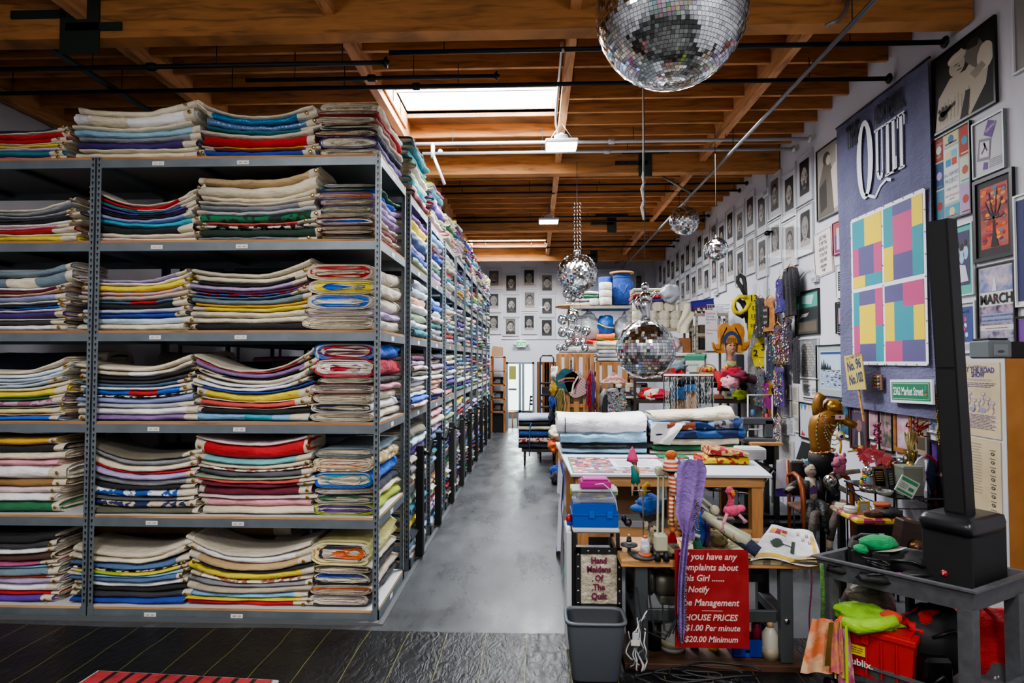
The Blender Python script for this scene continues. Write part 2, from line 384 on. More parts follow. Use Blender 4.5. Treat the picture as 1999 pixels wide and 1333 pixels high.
SC.view_settings.view_transform='AgX';SC.view_settings.look='AgX - Medium High Contrast';SC.view_settings.exposure=-.25
M_pipe=mat('#202326',.45,.5);M_pipew=mat('#b9bcc0',.4,.3)
PIPES=[(-5.5,3.64,5.2,5.05,0,0),(-5.5,3.3,5.6,4.93,0,0),(-2.3,-.25,5.78,4.9,0,0),(-5.5,3.64,6.25,4.98,0,0)]
def pipe(x0,x1,y,z,m_,lab,r=.022,hang=True):
 t=thing('sprinkler_pipe',lab,'pipe',(x0,y,z))
 L=x1-x0
 b=MB();b.tube([(0,0,0),(L,0,0)],r,m_,10);b.obj('pipe_run',t)
 b=MB();b.lathe([(r*1.6,-.04),(r*1.8,-.03),(r*1.8,.03),(r*1.6,.04)],m_,10,c=(L*.5,0,0),ax=(1,0,0));b.obj('coupling',t)
 b=MB();b.lathe([(r*1.5,0),(r*2.4,.02),(r*2.4,.03)],m_,10,c=(L-.05,0,0),ax=(1,0,0));b.obj('end_flange',t)
 if hang:
  x=.5
  while x<L:
   b=MB();b.tube([(x,0,0),(x,0,5.2-z)],.005,M_iron,5);b.obj('hanger_rod',t);x+=1.2
q=PY(760,122,5.6)
pipe(-5.9,q.x,5.6,q.z+.0,M_pipe,'dark sprinkler pipe upper left, ending at an elbow above the rack')
q=PY(760,103,5.45);pipe(q.x,3.62,5.45,q.z,M_pipe,'nearest dark sprinkler pipe running to the right wall behind the big mirror ball')
a=PY(480,157,6.0);c=PY(975,149,6.0);pipe(a.x,c.x,6.0,a.z,M_pipe,'short dark pipe with capped ends beside the near skylight',r=.02)
pipe(-6.1,3.62,6.3,PY(1045,165,6.3).z,M_pipe,'long dark sprinkler pipe crossing the near edge of the big skylight')
pipe(-1.6,3.62,8.1,PY(1045,278,8.1).z,M_pipew,'upper pale grey pipe behind the nearest hanging light')
pipe(-1.6,3.62,8.6,PY(1045,297,8.6).z,M_pipew,'lower pale grey pipe behind the nearest hanging light')
for k,(y1,yy)in enumerate(((10.5,362),(10.87,376),(12.8,424),(13.2,433),(15.5,472),(16.0,483))):
 pipe(-3.0,3.62,y1,PY(1045,yy,y1).z,M_pipe,'dark sprinkler pipe, %s from the near end of the far group'%['first','second','third','fourth','fifth','sixth'][k],r=.018)
t=thing('pipe_branch','pale drop branch with valve hanging from the grey pipes above the rack','pipe',PY(845,279,8.1))
b=MB();b.tube([(0,0,0),(0,0,-.12),(0,.0,-.2)],.028,M_pipew,8);b.obj('riser',t)
b=MB();b.tube([(0,0,-.15),(.16,0,-.56)],.02,M_pipew,8);b.obj('sloped_pipe',t);b=MB();b.ell((.1,0,-.12),.035,M_pipew,8,6);b.obj('valve',t)
t=thing('conduit_pipe','long grey steel pipe running down the room below the ceiling on the right','pipe',(0,0,0))
p0=Vector((2.57,3.2,4.83));p1=Vector((2.57,18.8,4.83))
b=MB();b.tube([p0,p1],.022,mat('#7b7d80',.35,.7),10);b.obj('pipe_run',t)
for y in(5,8,11,14,17):b=MB();b.tube([(2.57,y,4.83),(2.57,y,5.2)],.005,M_iron,5);b.obj('hanger_rod',t)
a=PY(1290,342,10.3);c=PY(1350,378,10.3);b=MB();b.tube([a,c],.02,mat('#8b8d90',.35,.7),8);tag(b.obj('pipe_brace'),'short slanting steel brace pipe above the small mirror ball','pipe brace')
b=MB();a=PY(130,90,5.9);c=PY(330,235,7.3);b.bar((-4.5,5.4,5.0),(-4.45,9.0,5.0),.07,.03,mat('#4a5056',.4,.5));tag(b.obj('ceiling_channel'),'grey steel channel running under the ceiling at upper left','channel')
b=MB();b.tube([Vector((.25,5.4,4.85)),Vector((.25,5.6,5.04)),Vector((.25,7.4,5.04)),PY(1088,262,7.55)],.012,M_pipew,6);tag(b.obj('conduit_tube'),'thin white conduit running down the central purlin to the hanging light','conduit')
b=MB();pts=[PY(1255,y,5.6)for y in range(165,440,12)]
b.tube([p+Vector((.012*math.sin(i*2.1)*(1 if i>14 else 0),0,0))for i,p in enumerate(pts)],[.004 if i<15 else .012 for i in range(len(pts))],mat('#d4d0c2',.8),6)
tag(b.obj('hanging_string'),'white cord hanging straight down with a knotted frayed lower end','cord')
b=MB();b.tube([PY(1658,-10,5.1),PY(1652,20,5.1),PY(1636,40,5.1),PY(1612,50,5.1)],.016,mat('#8b8d90',.4,.6),8);tag(b.obj('bent_conduit'),'bent grey conduit curving under the near beam at right','conduit')
LV=[3.80,3.10,2.35,1.595,.83,.09]
X0,X1=-3.665,-1.27
RD=1.0
ROWY=[4.96+(1.22 if k else 0)+1.235*max(0,k-1)for k in range(10)]
def holes(b,x,y,z0,z1,dy,detail):
 if not detail:return
 z=z0+.03
 while z<z1:
  b.box(x-.007,x+.007,y-.0015*dy,y,z,z+.018,M_black)
  b.box(x-.003,x+.003,y-.0015*dy,y,z-.012,z,M_black);z+=.05
RNG_LAB=[['671 - 677','683 - 688'],['618 - 624','660 - 666'],['625 - 631','667 - 673'],['632 - 638','674 - 680'],['639 - 645','681 - 687'],['646 - 652','688 - 694']]
def rack(xa,xb,ya,label,detail=1,mobile=False,side=True):
 t=thing('storage_rack',label,'storage rack',(xa,ya,0),group='grey steel storage racks')
 W=xb-xa;D=RD;zt=LV[0]-.0
 for(px,py)in((0,0),(W,0),(0,D),(W,D)):
  b=MB();sx=1 if px==0 else-1;sy=1 if py==0 else-1
  b.box(min(px,px+sx*.042),max(px,px+sx*.042),min(py,py+sy*.003),max(py,py+sy*.003),0,zt,M_steel)
  b.box(min(px,px+sx*.003),max(px,px+sx*.003),min(py,py+sy*.042),max(py,py+sy*.042),0,zt,M_steel)
  if detail:
   if py==0:holes(b,px+sx*.021,0,.1,zt,1,1)
   if px==W:
    z=.13
    while z<zt:b.box(W,W+.0015,py+sy*.021-.007,py+sy*.021+.007,z,z+.018,mat('#a9b0b4',.5));z+=.05
  b.box(min(px,px+sx*.05),max(px,px+sx*.05),min(py-sy*.004,py+sy*.05),max(py-sy*.004,py+sy*.05),0,.09,M_steel)
  b.obj('post',t)
 for li,z in enumerate(LV):
  b=MB();b.box(.004,W-.004,.005,D-.005,z-.018,z,M_edge if li<4 else mat('#b98f62',.8,kind='wood'));b.box(.006,W-.006,.008,D-.008,z,z+.0015,mat('#c7c7ca',.7)if li>3 else M_board);b.box(.006,W-.006,.008,D-.008,z-.0195,z-.018,mat('#77777a',.8));b.obj('shelf_board',t)
  hb=.07
  b=MB();b.box(.042,W-.042,0,.004,z-.018-hb,z-.018,M_steel);b.box(.042,W-.042,-.001,.022,z-.018-hb,z-.015-hb,M_steel)
  o=b.obj('long_beam',t)
  b=MB();b.box(.042,W-.042,D-.004,D,z-.018-hb,z-.018,M_steel);b.obj('long_beam',t)
  if detail:
   for k,u in enumerate((.22,.52)):
    c=MB();c.rect(W*u-.05,W*u+.05,z-.073,z-.04,mat('#d8d8da',.7),.002)
    c.text(RNG_LAB[li][k],W*u,z-.064,.018,M_ink,.003,align='CENTER');c.obj('number_label',o)
  for x in(0,W-.004):
   b=MB();b.box(x,x+.004,.042,D-.042,z-.018-hb,z-.018,M_steel)
   o=b.obj('side_beam',t)
  c=MB();c.add([(W+.002,D*.42,z-.075),(W+.002,D*.52,z-.075),(W+.002,D*.52,z-.035),(W+.002,D*.42,z-.035)],[(0,1,2,3)],mat('#e2e2e6',.7));c.obj('number_label',o)
 for li in(0,1,2,3)if detail else():
  for u in(.33,.66):b=MB();b.box(W*u,W*u+.04,.01,D-.01,LV[li]-.06,LV[li]-.021,M_steeld);b.obj('cross_support',t)
 if mobile:
  b=MB();b.box(W+.005,W+.08,.33,.43,.03,1.2,M_blackm,.006);o=b.obj('drive_column',t)
  c=MB();c.tube([(W+.08,.38,1.12),(W+.13,.38,1.12)],.02,M_black,8);c.bar((W+.13,.38,1.1),(W+.15,.5,1.22),.03,.05,M_black);c.tube([(W+.13,.5,1.22),(W+.2,.5,1.22)],.016,M_black,8);c.obj('crank_handle',o)
  b=MB();b.box(W-.3,W+.01,.02,.08,.0,.1,M_black);b.obj('wheel_block',t)
 return t
ordn=['first','second','third','fourth','fifth','sixth','seventh','eighth','ninth','tenth']
rack(X0-2.43,X0-.01,ROWY[0],'left bay of the front grey steel rack, cut off by the photo edge',1)
rack(X0,X1,ROWY[0],'front grey steel rack bay facing the camera, six decks of folded quilts',1)
for k in range(1,10):
 rack(X0,X1,ROWY[k],'%s grey steel rack from the camera along the aisle, with black crank column'%ordn[k],1 if k<4 else 0,True)
b=MB();b.box(XL+.1,X1+.02,4.9,4.95,0,.02,mat('#5c5f62',.6));b.box(X1+.02,X1+.06,4.9,17.9,0,.012,mat('#66696c',.5,.4));tag(b.obj('rack_rail'),'low grey rail strip on the floor along the foot of the racks','rail')
CANV=cloth('canvas')
def ringpts(W,t,n,ez=.75,ey=.42):
 return[(W/2*_se(math.cos(2*pi*k/n),ey),t/2*_se(math.sin(2*pi*k/n),ez))for k in range(n)]
def lift(s,a,b_):return a*max(0,1-s/.45)**1.8+b_*max(0,(s-.55)/.45)**1.8
def quilt_into(b,L,W,t,z0,la,lb,f0,f1,mt,caps=(None,None),s0=0.,s1=1.,nL=20,nC=18,seed=0.,grow=0.,na=1.):
 """soft folded slab: length x, depth y, nose at -y; la/lb lift of the ends, scaled f0 (bottom) .. f1 (top)"""
 rp=ringpts(W+grow*2,1,nC);vs=[];fs=[]
 for i in range(nL+1):
  s_=s0+(s1-s0)*i/nL;x=-L/2+L*s_;lf=lift(s_,la,lb)
  zb=z0+lf*f0;zt=z0+t+lf*f1*1.0;zt=max(zt,zb+t*.6)
  for(y,zz)in rp:
   z=zb+(zt-zb)*(zz+.5)+grow*zz*2
   nn=noise.noise(Vector((x*4+seed,z*25,seed)))
   n2=noise.noise(Vector((x*11+seed,y*6,z*8+seed*3)))
   wf=1 if y<-W*.2 else .5
   vs.append((x+(noise.noise(Vector((seed,y*9,z*20)))*.012*na if i in(0,nL)else 0),y-(nn*.026+n2*.01)*wf*na,z+n2*.005*na+noise.noise(Vector((x*2.3,seed*.37,7)))*.006*na))
 for i in range(nL):
  for k in range(nC):
   j=(k+1)%nC;fs.append([i*nC+k,(i+1)*nC+k,(i+1)*nC+j,i*nC+j])
 b.add(vs,fs,mt,True)
 for end in(0,1):
  cap=caps[end];base=vs[:nC]if end==0 else vs[-nC:]
  if not cap:
   b.add(base,[list(range(nC))if end==0 else list(range(nC-1,-1,-1))],mt);continue
  cy=sum(p[1]for p in base)/nC;cz=sum(p[2]for p in base)/nC;sg=-1 if end==0 else 1
  prev=base;n=len(cap);ph=seed*2.3
  for j in range(1,n+1):
   d=(t/2)*j/(n+.35)
   cur=[]
   for p in base:
    dy=p[1]-cy;dz=p[2]-cz
    d2=d*(1+.45*noise.noise(Vector((dy*7,j*.9,ph)))*(1 if j<n else 0))+(.35*t/n*(noise.noise(Vector((dy*3+ph,5,j))))if j<n else 0)
    ky=max(0,1-d2*(1.5+math.sin(ph+j))/(W/2));kz=max(0,1-d2/(t/2))
    dx=(-.014 if j%2 else .0)*sg
    cur.append((p[0]+dx,cy+dy*ky,cz+dz*kz))
   q=[[k,(k+1)%nC,nC+(k+1)%nC,nC+k]for k in range(nC)]
   b.add(prev+cur,q if end==1 else[f[::-1]for f in q],cap[j-1],False)
   prev=cur
  b.add(prev,[list(range(nC))],cap[-1])
NQ=[0]
def grommet(par,x,y,z):
 g=MB();g.lathe([(.007,0),(.014,.0),(.015,.003),(.007,.004)],M_brass,10,c=(x,y,z),ax=(0,-1,0));g.lathe([(.007,.0),(.0,.0)],M_black,8,c=(x,y-.002,z),ax=(0,-1,0))
 g.obj('grommet',par)
def quilt(colr,L,W,t,loc,la,lb,f0,f1,label,rz=0,hemL=False,hemR=True,typ='A',cols=None,nL=20,nC=18,patch=None):
 label=' '.join(label.split()[:16])if len(label.split())>16 else label
 NQ[0]+=1;sd=NQ[0]*1.37
 mt=cloth(colr);b=MB()
 r=random.Random(NQ[0])
 if typ=='A':
  s0=r.uniform(.03,.1)if hemL else 0.;s1=1-r.uniform(.04,.16)if hemR else 1.
  quilt_into(b,L,W,t,0,la,lb,f0,f1,mt,(None,[mt,CANV]),s0,s1,nL,nC,sd)
  if patch:
   for(u0,u1,pc)in patch:quilt_into(b,L,W,t,0,la,lb,f0,f1,cloth(pc),(None,None),u0,u1,6,nC,sd,.0015)
  o=b.obj('folded_quilt',loc=loc,rz=rz)
  if hemR:
   h=MB();quilt_into(h,L,W*.98,t,0,la,lb,f0,f1,CANV,(None,[CANV,mt,CANV]),s1-.004,1+r.uniform(-.03,.03),4,nC,sd,.002);ho=h.obj('canvas_hem',o)
   if r.random()<.55:
    sg=(s1+1)/2+.01;grommet(ho,-L/2+L*sg,-W/2-.012,t*.5+lift(sg,la,lb)*(f0+f1)/2)
  if hemL:
   h=MB();quilt_into(h,L,W*.98,t,0,la,lb,f0,f1,CANV,([CANV,mt],None),0+r.uniform(-.02,.02),s0+.004,4,nC,sd,.002);ho=h.obj('canvas_hem',o)
   if r.random()<.6:
    sg=s0/2;grommet(ho,-L/2+L*sg,-W/2-.012,t*.5+lift(sg,la,lb)*(f0+f1)/2)
 else:
  cl=[cloth(c)for c in(cols or[colr,'canvas'])]
  cap=[]
  for c in cl:cap+=[c,CANV,c]if t>.06 else[c,c]
  quilt_into(b,L,W,t,0,la,lb,f0,f1,mt,(cap,cap),0,1,nL,nC,sd,0,1.3)
  o=b.obj('folded_quilt',loc=loc,rz=rz)
 tag(o,label,'quilt','folded quilts on the storage racks')
 return o
nth=['top','2nd from top','3rd from top','4th from top','5th from top','6th from top','7th from top','8th from top','9th from top','10th from top','11th from top','12th from top','13th from top','14th from top','15th from top','16th from top']
lvw=['top deck','second deck','third deck','fourth deck','fifth deck','bottom deck']
SCL=4.96/FOC
def stack(li,name,xa,xb,ytop,upL,upR,layers,typ='A'):
 """xa,xb,ytop: extent as read on the photo at the rack front; upL/upR: how many pixels the ends rise"""
 z0=LV[li]+.004;Y=4.99
 Xa=PY(xa,700,Y).x;Xb=PY(xb,700,Y).x;H=PY((xa+xb)/2,ytop,Y).z-z0
 layers=[(x.split(':')[0],float(x.split(':')[1]))if ':' in x else(x,1.)for x in layers.split()]
 tot=sum(w for _,w in layers);acc=0;z=z0
 la,lb=(upL*1.3+4)*SCL,(upR*1.3+4)*SCL
 for i in range(len(layers)-1,-1,-1):
  c,w=layers[i];t=H*w/tot;f0=(acc/tot)**1.0;acc+=w;f1=(acc/tot)
  jx=R.uniform(-.03,.03);jl=R.uniform(-.06,.015)
  cs=c.split('/');c0=cs[0]
  lab='%s folded quilt, %s in %s stack, %s of front rack'%(cword(c0),nth[i],name,lvw[li])
  if typ=='A':
   patch=None
   if len(cs)>1:patch=[(.45,.7,cs[1])]if R.random()<.5 else[(.12,.45,cs[1])]
   quilt(c0,(Xb-Xa)+jl,.46,t*1.06,((Xa+Xb)/2+jx,Y+.25+R.uniform(-.012,.012),z),la,lb,f0,f1,lab,0,hemL=R.random()<.45,hemR=R.random()<.85,patch=patch)
  else:
   wd=(Xb-Xa)+R.uniform(-.03,.03)
   quilt(c0,.93+R.uniform(-.04,.03),wd,t*1.06,(Xb-wd/2+R.uniform(-.01,.02),Y+.48,z),upL*SCL*.5,upR*SCL,f0,f1,lab,pi/2,typ='C',cols=cs+['canvas']if len(cs)<3 else cs,nL=16,nC=22)
  z+=t
LB,LA,LM,LC='far left','left','middle','corner'
stack(0,LB,-95,122,252,0,5,'navy:1 canvas:.7 red:1.6 red:1.6 canvas:.6 yellow:1 lavender:1.2 teal:2 rose:1.4')
stack(0,LA,130,376,212,6,14,'cream:2 white/cream:3 cream:1.2 ltblue:2 grey:1.5 purple:2 cream:1 cream:2')
stack(0,LM,386,614,224,18,16,'canvas:1 satin:1.8 satinblue:2 teal:1 canvas:1.3 red:2.5 gold:.6 maroon:.8 royal:1.8')
stack(0,LC,612,731,199,0,0,'canvas/cream:2.4 red/canvas:1 rust/canvas:2.2 canvas/navy:1.5 navy/red:2 purple/white:3 canvas:2','C')
stack(1,LB,-95,135,407,0,16,'cream:1 grey:1.5 grey:1.2 charcoal:1.2 black:1 white:1 pink:1 red:1.6 cream:1 yellow:2')
stack(1,LA,162,380,396,26,26,'canvas:1 red:1.2 pink/teal:.9 teal:.8 violet/navy:.9 navy:.6 black:.8 peri:1.4 turq:1.8 black:2.4 cream:1.6 palepink:1.3')
stack(1,LM,381,616,348,2,18,'tan:2.2 cream:3 cream:1.4 canvas:1 grey:1.5 ltgrey:1.3 greenprint:2.2 coral:.8 check:1 dkgreen:2.3 grey:1')
stack(1,LC,615,727,356,-2,12,'greenprint/white:1.3 bright/green:1.3 lilac/orange:2 lilac/canvas:2.2 mauve/sage:2.6 cream:1.5 maroon/white/bright:2.6 cream:1.3 maroon:1.5 yellow/teal:1.3','C')
stack(2,LB,-95,130,528,0,14,'slate:2.2 slate/cream:3.2 white:1 maroon:1 peach:.8 peri:1.8 cream:.8 navy:1 bright:.6 palepink:1 purple:1.8 cream:.6 charcoal:1.4 white:1.6')
stack(2,LA,150,366,545,0,16,'lilac:1 white:1 yellow:2 patch:1.3 beige:1.6 steel/red:1 black:1.6 lightprint:1.6 royal:1.2 paleblue:2 cream:2')
stack(2,LM,364,606,533,6,22,'canvas:1.6 cream:2 black:1 lilac:1.6 plum:1 plaid:.8 steel:.9 slate:2 gold:1 yellow:1.4 cream:2 cream:2 black:2.2')
stack(2,LC,592,728,514,-6,10,'canvas/red:3.6 canvas/yellow/bright:3.4 canvas/bright/white:3.6 lavender:2 canvas/cream:3','C')
stack(3,LB,-95,128,724,0,20,'cream:1.5 white:1.6 paleblue:1.4 white:1 paleblue:1.2 cream:1.4 yellow:2.6 green:.9 mauveprint:2.4 grey:.7 paleyel:2 peach:.7 bright:1.6')
stack(3,LA,148,378,716,4,18,'cream:1.6 canvas/white:1.6 black:1.4 charcoal:1.2 steel:.9 white:1 bright/red:1.8 check:.7 peri:2 ltgrey:1.4 white:2.2 mauve:1.8')
stack(3,LM,378,610,722,22,28,'canvas:1 coral:.5 mauve:2 black:.4 cream:1.6 white:1.4 white:1.4 royal:.7 yellow:3 cream:.6 coral:1.8 cream:.6 black:1.8 sky/turq:2.4')
stack(3,LC,608,728,670,0,0,'bright/red/plum:4.4 crimson/white/crimson:5 black/canvas:2 pink/grey:2.2 canvas/cream:2.8 white/navy:2.6 canvas/cream:2.4','C')
stack(4,LB,-95,122,857,0,0,'gold:1.8 black:1.8 cream:1.8 pink:1.6 white:3.4 camel:1.8 palepink:1.6 white:2 green:2.6')
stack(4,LA,170,390,892,24,10,'khaki:1.2 grey:1.6 cream:1.8 red:.7 lavender:1.6 grey:1.8 black:1 bluewhite:2.2 dkgrey:.9 navyprint:1.8 olive:1.6')
stack(4,LM,386,614,866,10,12,'palepink:1 red:4 aqua:1.6 cream:1.4 floral:.6 dkgrey:1.8 sage:.8 coral:1 maroon:1.2 maroon:2.4 palepink:1 pink:2.2 cream:2.2')
stack(4,LC,614,728,878,0,0,'slate:1.8 dots/cream/peach:3.6 bright/turq:3.6 navy/canvas:1.8 canvas/green:2 lime/purple/violet:2.6','C')
stack(5,LB,-95,118,1052,0,6,'black:1.8 charcoal:1.6 white:1.4 brown:2 rose:1 sky:.8 slate:2.2 orange:.5 lilac:1.8 white:1.8 red:1 violet:1.8')
stack(5,LA,142,372,1082,8,24,'canvas:2 cream:1.7 denim:1.8 check:.6 yellow/lime:1 sky:.8 denim:1.6 white:1.4 black:1.4 charcoal:1.8 royal:1.8')
stack(5,LM,368,614,1084,26,18,'canvas:1.4 white:2.4 tan:2.4 black:.6 yellow:2.6 floral:1.2 grey:1.6 beige:2.2 sky:1.6 yellow:.8 red:1.6')
stack(5,LC,612,726,1062,0,0,'paleyel/navy/orange:5.5 canvas/brown:2 black/royal:3 beige/orange:2 charcoal/lilac:3.2','C')
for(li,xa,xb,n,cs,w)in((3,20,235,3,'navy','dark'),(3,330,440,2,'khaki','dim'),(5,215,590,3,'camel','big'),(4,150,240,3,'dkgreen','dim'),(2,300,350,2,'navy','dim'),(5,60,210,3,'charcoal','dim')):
 Y=5.72;Xa,Xb=PY(xa,700,Y).x,PY(xb,700,Y).x;hh={3:.58,5:.6,4:.6,2:.5}[li];z=LV[li]+.004
 ks=['lower','middle','upper'][:n]if n==3 else['lower','upper']
 for i in range(n):
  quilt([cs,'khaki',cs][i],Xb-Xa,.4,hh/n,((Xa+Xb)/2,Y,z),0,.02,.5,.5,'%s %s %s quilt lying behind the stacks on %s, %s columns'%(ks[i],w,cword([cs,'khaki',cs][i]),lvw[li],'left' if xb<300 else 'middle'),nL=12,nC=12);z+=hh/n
CN=['canvas','cream','white','canvas','paleblue','denim','royal','red','yellow','lilac','black','green','pink','navy','ltgrey','sky','violet','peach','cream','white','teal','plum','sage','grey']
def hgt(k,li):return(.46 if li==0 else(LV[li-1]-LV[li])-.14-R.random()*.1)
SPEC={(1,0):'navy teal teal green canvas cream turq canvas maroon',(1,3):'plum lilac palepink olive white white canvas white bright palepink',(1,4):'khaki paleblue violet canvas grey canvas'}
for li in range(6):
 cs=SPEC.get((1,li))or ' '.join(R.choice(CN)for _ in range(7));cs=cs.split()
 H=hgt(1,li)if li else .62;t=H/len(cs);z=LV[li]+.004
 for i in range(len(cs)-1,-1,-1):
  wd=R.uniform(.44,.5)
  quilt(cs[i],.88+R.uniform(-.06,.04),wd,t*1.05,(X1-wd/2+R.uniform(-.02,.03),ROWY[1]+.5,z),0,0,0,0,'%s folded quilt, %s on %s, aisle end of second rack'%(cword(cs[i]),nth[i],lvw[li]),pi/2,typ='C',nL=14,nC=18);z+=t
b=MB()
for k in range(2,10):
 for li in range(6):
  n=R.randint(7,9);H=(R.uniform(.4,.62)if li==0 else LV[li-1]-LV[li]-R.uniform(.13,.25));t=H/n;z=LV[li]+.004
  for i in range(n):
   wd=R.uniform(.42,.5);L=R.uniform(.78,.9);b.T=Matrix.Translation((X1-wd/2+R.uniform(-.03,.03),ROWY[k]+.5,z))@Matrix.Rotation(pi/2,4,'Z')
   c1=cloth(R.choice(CN));c2=cloth(R.choice(CN));quilt_into(b,L,wd,t*1.05,0,0,R.uniform(0,.03),i/n,(i+1)/n,c1,([c2,CANV],None),0,1,8,10,R.random()*90,0,1.6);z+=t
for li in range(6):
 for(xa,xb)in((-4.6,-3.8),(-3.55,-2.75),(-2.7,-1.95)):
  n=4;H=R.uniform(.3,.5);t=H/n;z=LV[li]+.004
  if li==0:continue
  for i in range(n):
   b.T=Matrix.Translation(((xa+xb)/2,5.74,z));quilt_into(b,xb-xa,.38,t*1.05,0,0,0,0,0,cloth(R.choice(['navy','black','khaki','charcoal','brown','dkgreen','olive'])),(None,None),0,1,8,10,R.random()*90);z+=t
for k in range(1,10):
 for li in range(6):
  for(xa,xb)in((-2.6,-1.85),(-3.5,-2.7)):
   n=6;H=(.45 if li==0 else LV[li-1]-LV[li]-R.uniform(.15,.3));t=H/n;z=LV[li]+.004
   if k>4 and xa<-3:continue
   for i in range(n):
    b.T=Matrix.Translation(((xa+xb)/2,ROWY[k]+.5,z));quilt_into(b,xb-xa,.85,t*1.05,0,0,0,0,0,cloth(R.choice(CN)),(None,[CANV]),0,1,4,8,R.random()*90);z+=t
o=b.obj('folded_quilts');tag(o,'mass of folded quilts packed on the racks beyond the second rack','quilts','folded quilts on the storage racks','stuff')
def prism(b,pts,w0,w1,mt,mt2=None):
 n=len(pts);ar=sum(pts[i][0]*pts[(i+1)%n][1]-pts[(i+1)%n][0]*pts[i][1]for i in range(n))
 if ar<0:pts=pts[::-1]
 vs=[(p[0],-w1,p[1])for p in pts]+[(p[0],-w0,p[1])for p in pts]
 b.add(vs,[list(range(n)),list(range(2*n-1,n-1,-1))]+[[i,n+i,n+(i+1)%n,(i+1)%n]for i in range(n)],mt2 or mt);return b
def card(b,u0,u1,v0,v1,w0,w1,mt):b.box(u0,u1,-w1,-w0,v0,v1,mt)
def loft(b,secs,mt,n=16,cap=True,smooth=True,sq=1.):
 vs=[];fs=[]
 for(cx,cy,cz,rx,ry)in secs:
  for k in range(n):
   a=2*pi*k/n;vs.append((cx+rx*_se(math.cos(a),sq),cy+ry*_se(math.sin(a),sq),cz))
 for i in range(len(secs)-1):
  for k in range(n):
   j=(k+1)%n;fs.append([i*n+k,i*n+j,(i+1)*n+j,(i+1)*n+k])
 if cap:fs.append(list(range(n-1,-1,-1)));fs.append([(len(secs)-1)*n+k for k in range(n)])
 b.add(vs,fs,mt,smooth);return b
def sack(b,c,r,mt,seed=0,amp=.25):
 b.ell(c,r,mt,26,18,amp,seed)
 return b
M_mir=mat('#e4e8ea',.1,1.);M_mir2=mat('#c2c8cc',.35,.9);M_core=mat('#3a3d40',.6)
def ball_mesh(b,r,rows,seed=1,tilt=.05,mt=None):
 rr=random.Random(seed)
 for i in range(rows):
  t0=-pi/2+pi*i/rows;t1=t0+pi/rows*.9;tm=(t0+t1)/2
  n=max(4,int(2*rows*math.cos(tm)))
  for k in range(n):
   a0=2*pi*k/n;a1=a0+2*pi/n*.92
   vs=[Vector((math.cos(t)*math.cos(a),math.cos(t)*math.sin(a),math.sin(t)))*r for(t,a)in((t0,a0),(t0,a1),(t1,a1),(t1,a0))]
   c=sum(vs,Vector())/4;nn=c.normalized();e1=(vs[1]-vs[0]).normalized();e2=nn.cross(e1);h=(vs[2]-vs[0]).length/2
   tx,ty=rr.gauss(0,tilt),rr.gauss(0,tilt)
   vs=[v+nn*((v-c).dot(e1)*tx+(v-c).dot(e2)*ty)for v in vs]
   b.add(vs,[(0,1,2,3)],mt or(M_mir if rr.random()<.8 else M_mir2))
 return b
def mirror_ball(px,py,rpx,Y,label,rows,ztop,group=None,hook=True,tilt=.1):
 p=PY(px,py,Y);r=rpx*Y/FOC
 t=thing('mirror_ball',label,'mirror ball',p,group=group)
 b=MB();ball_mesh(b,r,rows,int(px),tilt);b.obj('mirror_tiles',t)
 b=MB();b.ell((0,0,0),r*.985,M_core,24,16);b.obj('ball_core',t)
 if hook:
  b=MB();b.lathe([(r*.16,r*.975),(r*.16,r*1.02),(r*.05,r*1.05),(.008,r*1.06)],M_chrome,16)
  b.tube([(math.sin(a)*r*.08,0,r*1.12-math.cos(a)*r*.08)for a in[i*pi/6 for i in range(13)]],.006,M_chrome,6);b.obj('hook_cap',t)
  b=MB();b.tube([(0,0,r*1.2),(0,0,ztop-p.z)],.004,mat('#55585c',.5,.5),5);b.obj('hanging_wire',t)
 return t
mirror_ball(1310,22,147,3.66,'very large mirror ball at the top of the photo, nearest the camera',62,5.1,tilt=.035)
mirror_ball(1336,431,28,10.45,'small mirror ball hanging from the long steel pipe',26,4.82)
mirror_ball(1398,486,22.5,8.2,'smallest single mirror ball, in front of the portraits on the right wall',24,5.2)
t=mirror_ball(1127,534,39,9.2,'big mirror ball on chains with a cluster of little balls below it',34,5.1)
p=t.location
b=MB()
for dx in(-.05,0,.05):
 for i in range(14):b.tube([(dx+.012*(i%2),0,.32+i*.055),(dx*.7,0,.32+i*.055+.045)],.007,M_chrome,5)
b.obj('chain',t)
bm_small=None
def little(px,py,rpx,Y,where,i):
 global bm_small
 p=PY(px,py,Y)
 if bm_small is None:
  b=MB();ball_mesh(b,1.,12,5,.05);b.ell((0,0,0),.97,M_core,12,8);o=b.obj('small_mirror_ball');bm_small=o
  w=MB();w.tube([(0,0,1),(0,0,2.2)],.06,M_chrome,4);w.obj('wire',o)
 else:o=copy_tree(bm_small)
 o.location=p;s=rpx*Y/FOC;o.scale=(s,s,s)
 tag(o,'little mirror ball %s'%where,'mirror ball','little mirror balls in the hanging cluster')
CL=[(1107,573,9,'left of three right under the big chained ball'),(1117,579,9,'middle of three right under the big chained ball'),(1132,575,9,'right of three right under the big chained ball'),(1118,616,13,'largest of the cluster, at its centre'),(1098,624,10,'at left beside the largest one of the cluster'),(1099,648,10.5,'in the middle tier of the cluster, leftmost'),(1114,651,9,'in the middle tier, second from left'),(1128,642,7,'in the middle tier, third from left'),(1144,646,9.5,'in the middle tier, rightmost, on the wire ring'),(1109,668,7,'in the bottom tier, upper left'),(1125,668,8,'in the bottom tier, upper middle'),(1138,668,7,'in the bottom tier, upper right'),(1092,678,7,'in the bottom tier, lowest left'),(1103,678,7,'in the bottom tier, lowest second from left'),(1142,679,7.5,'in the bottom tier, lowest right')]
for i,c in enumerate(CL):little(c[0],c[1],c[2],9.2+.05*math.sin(i*2),c[3],i)
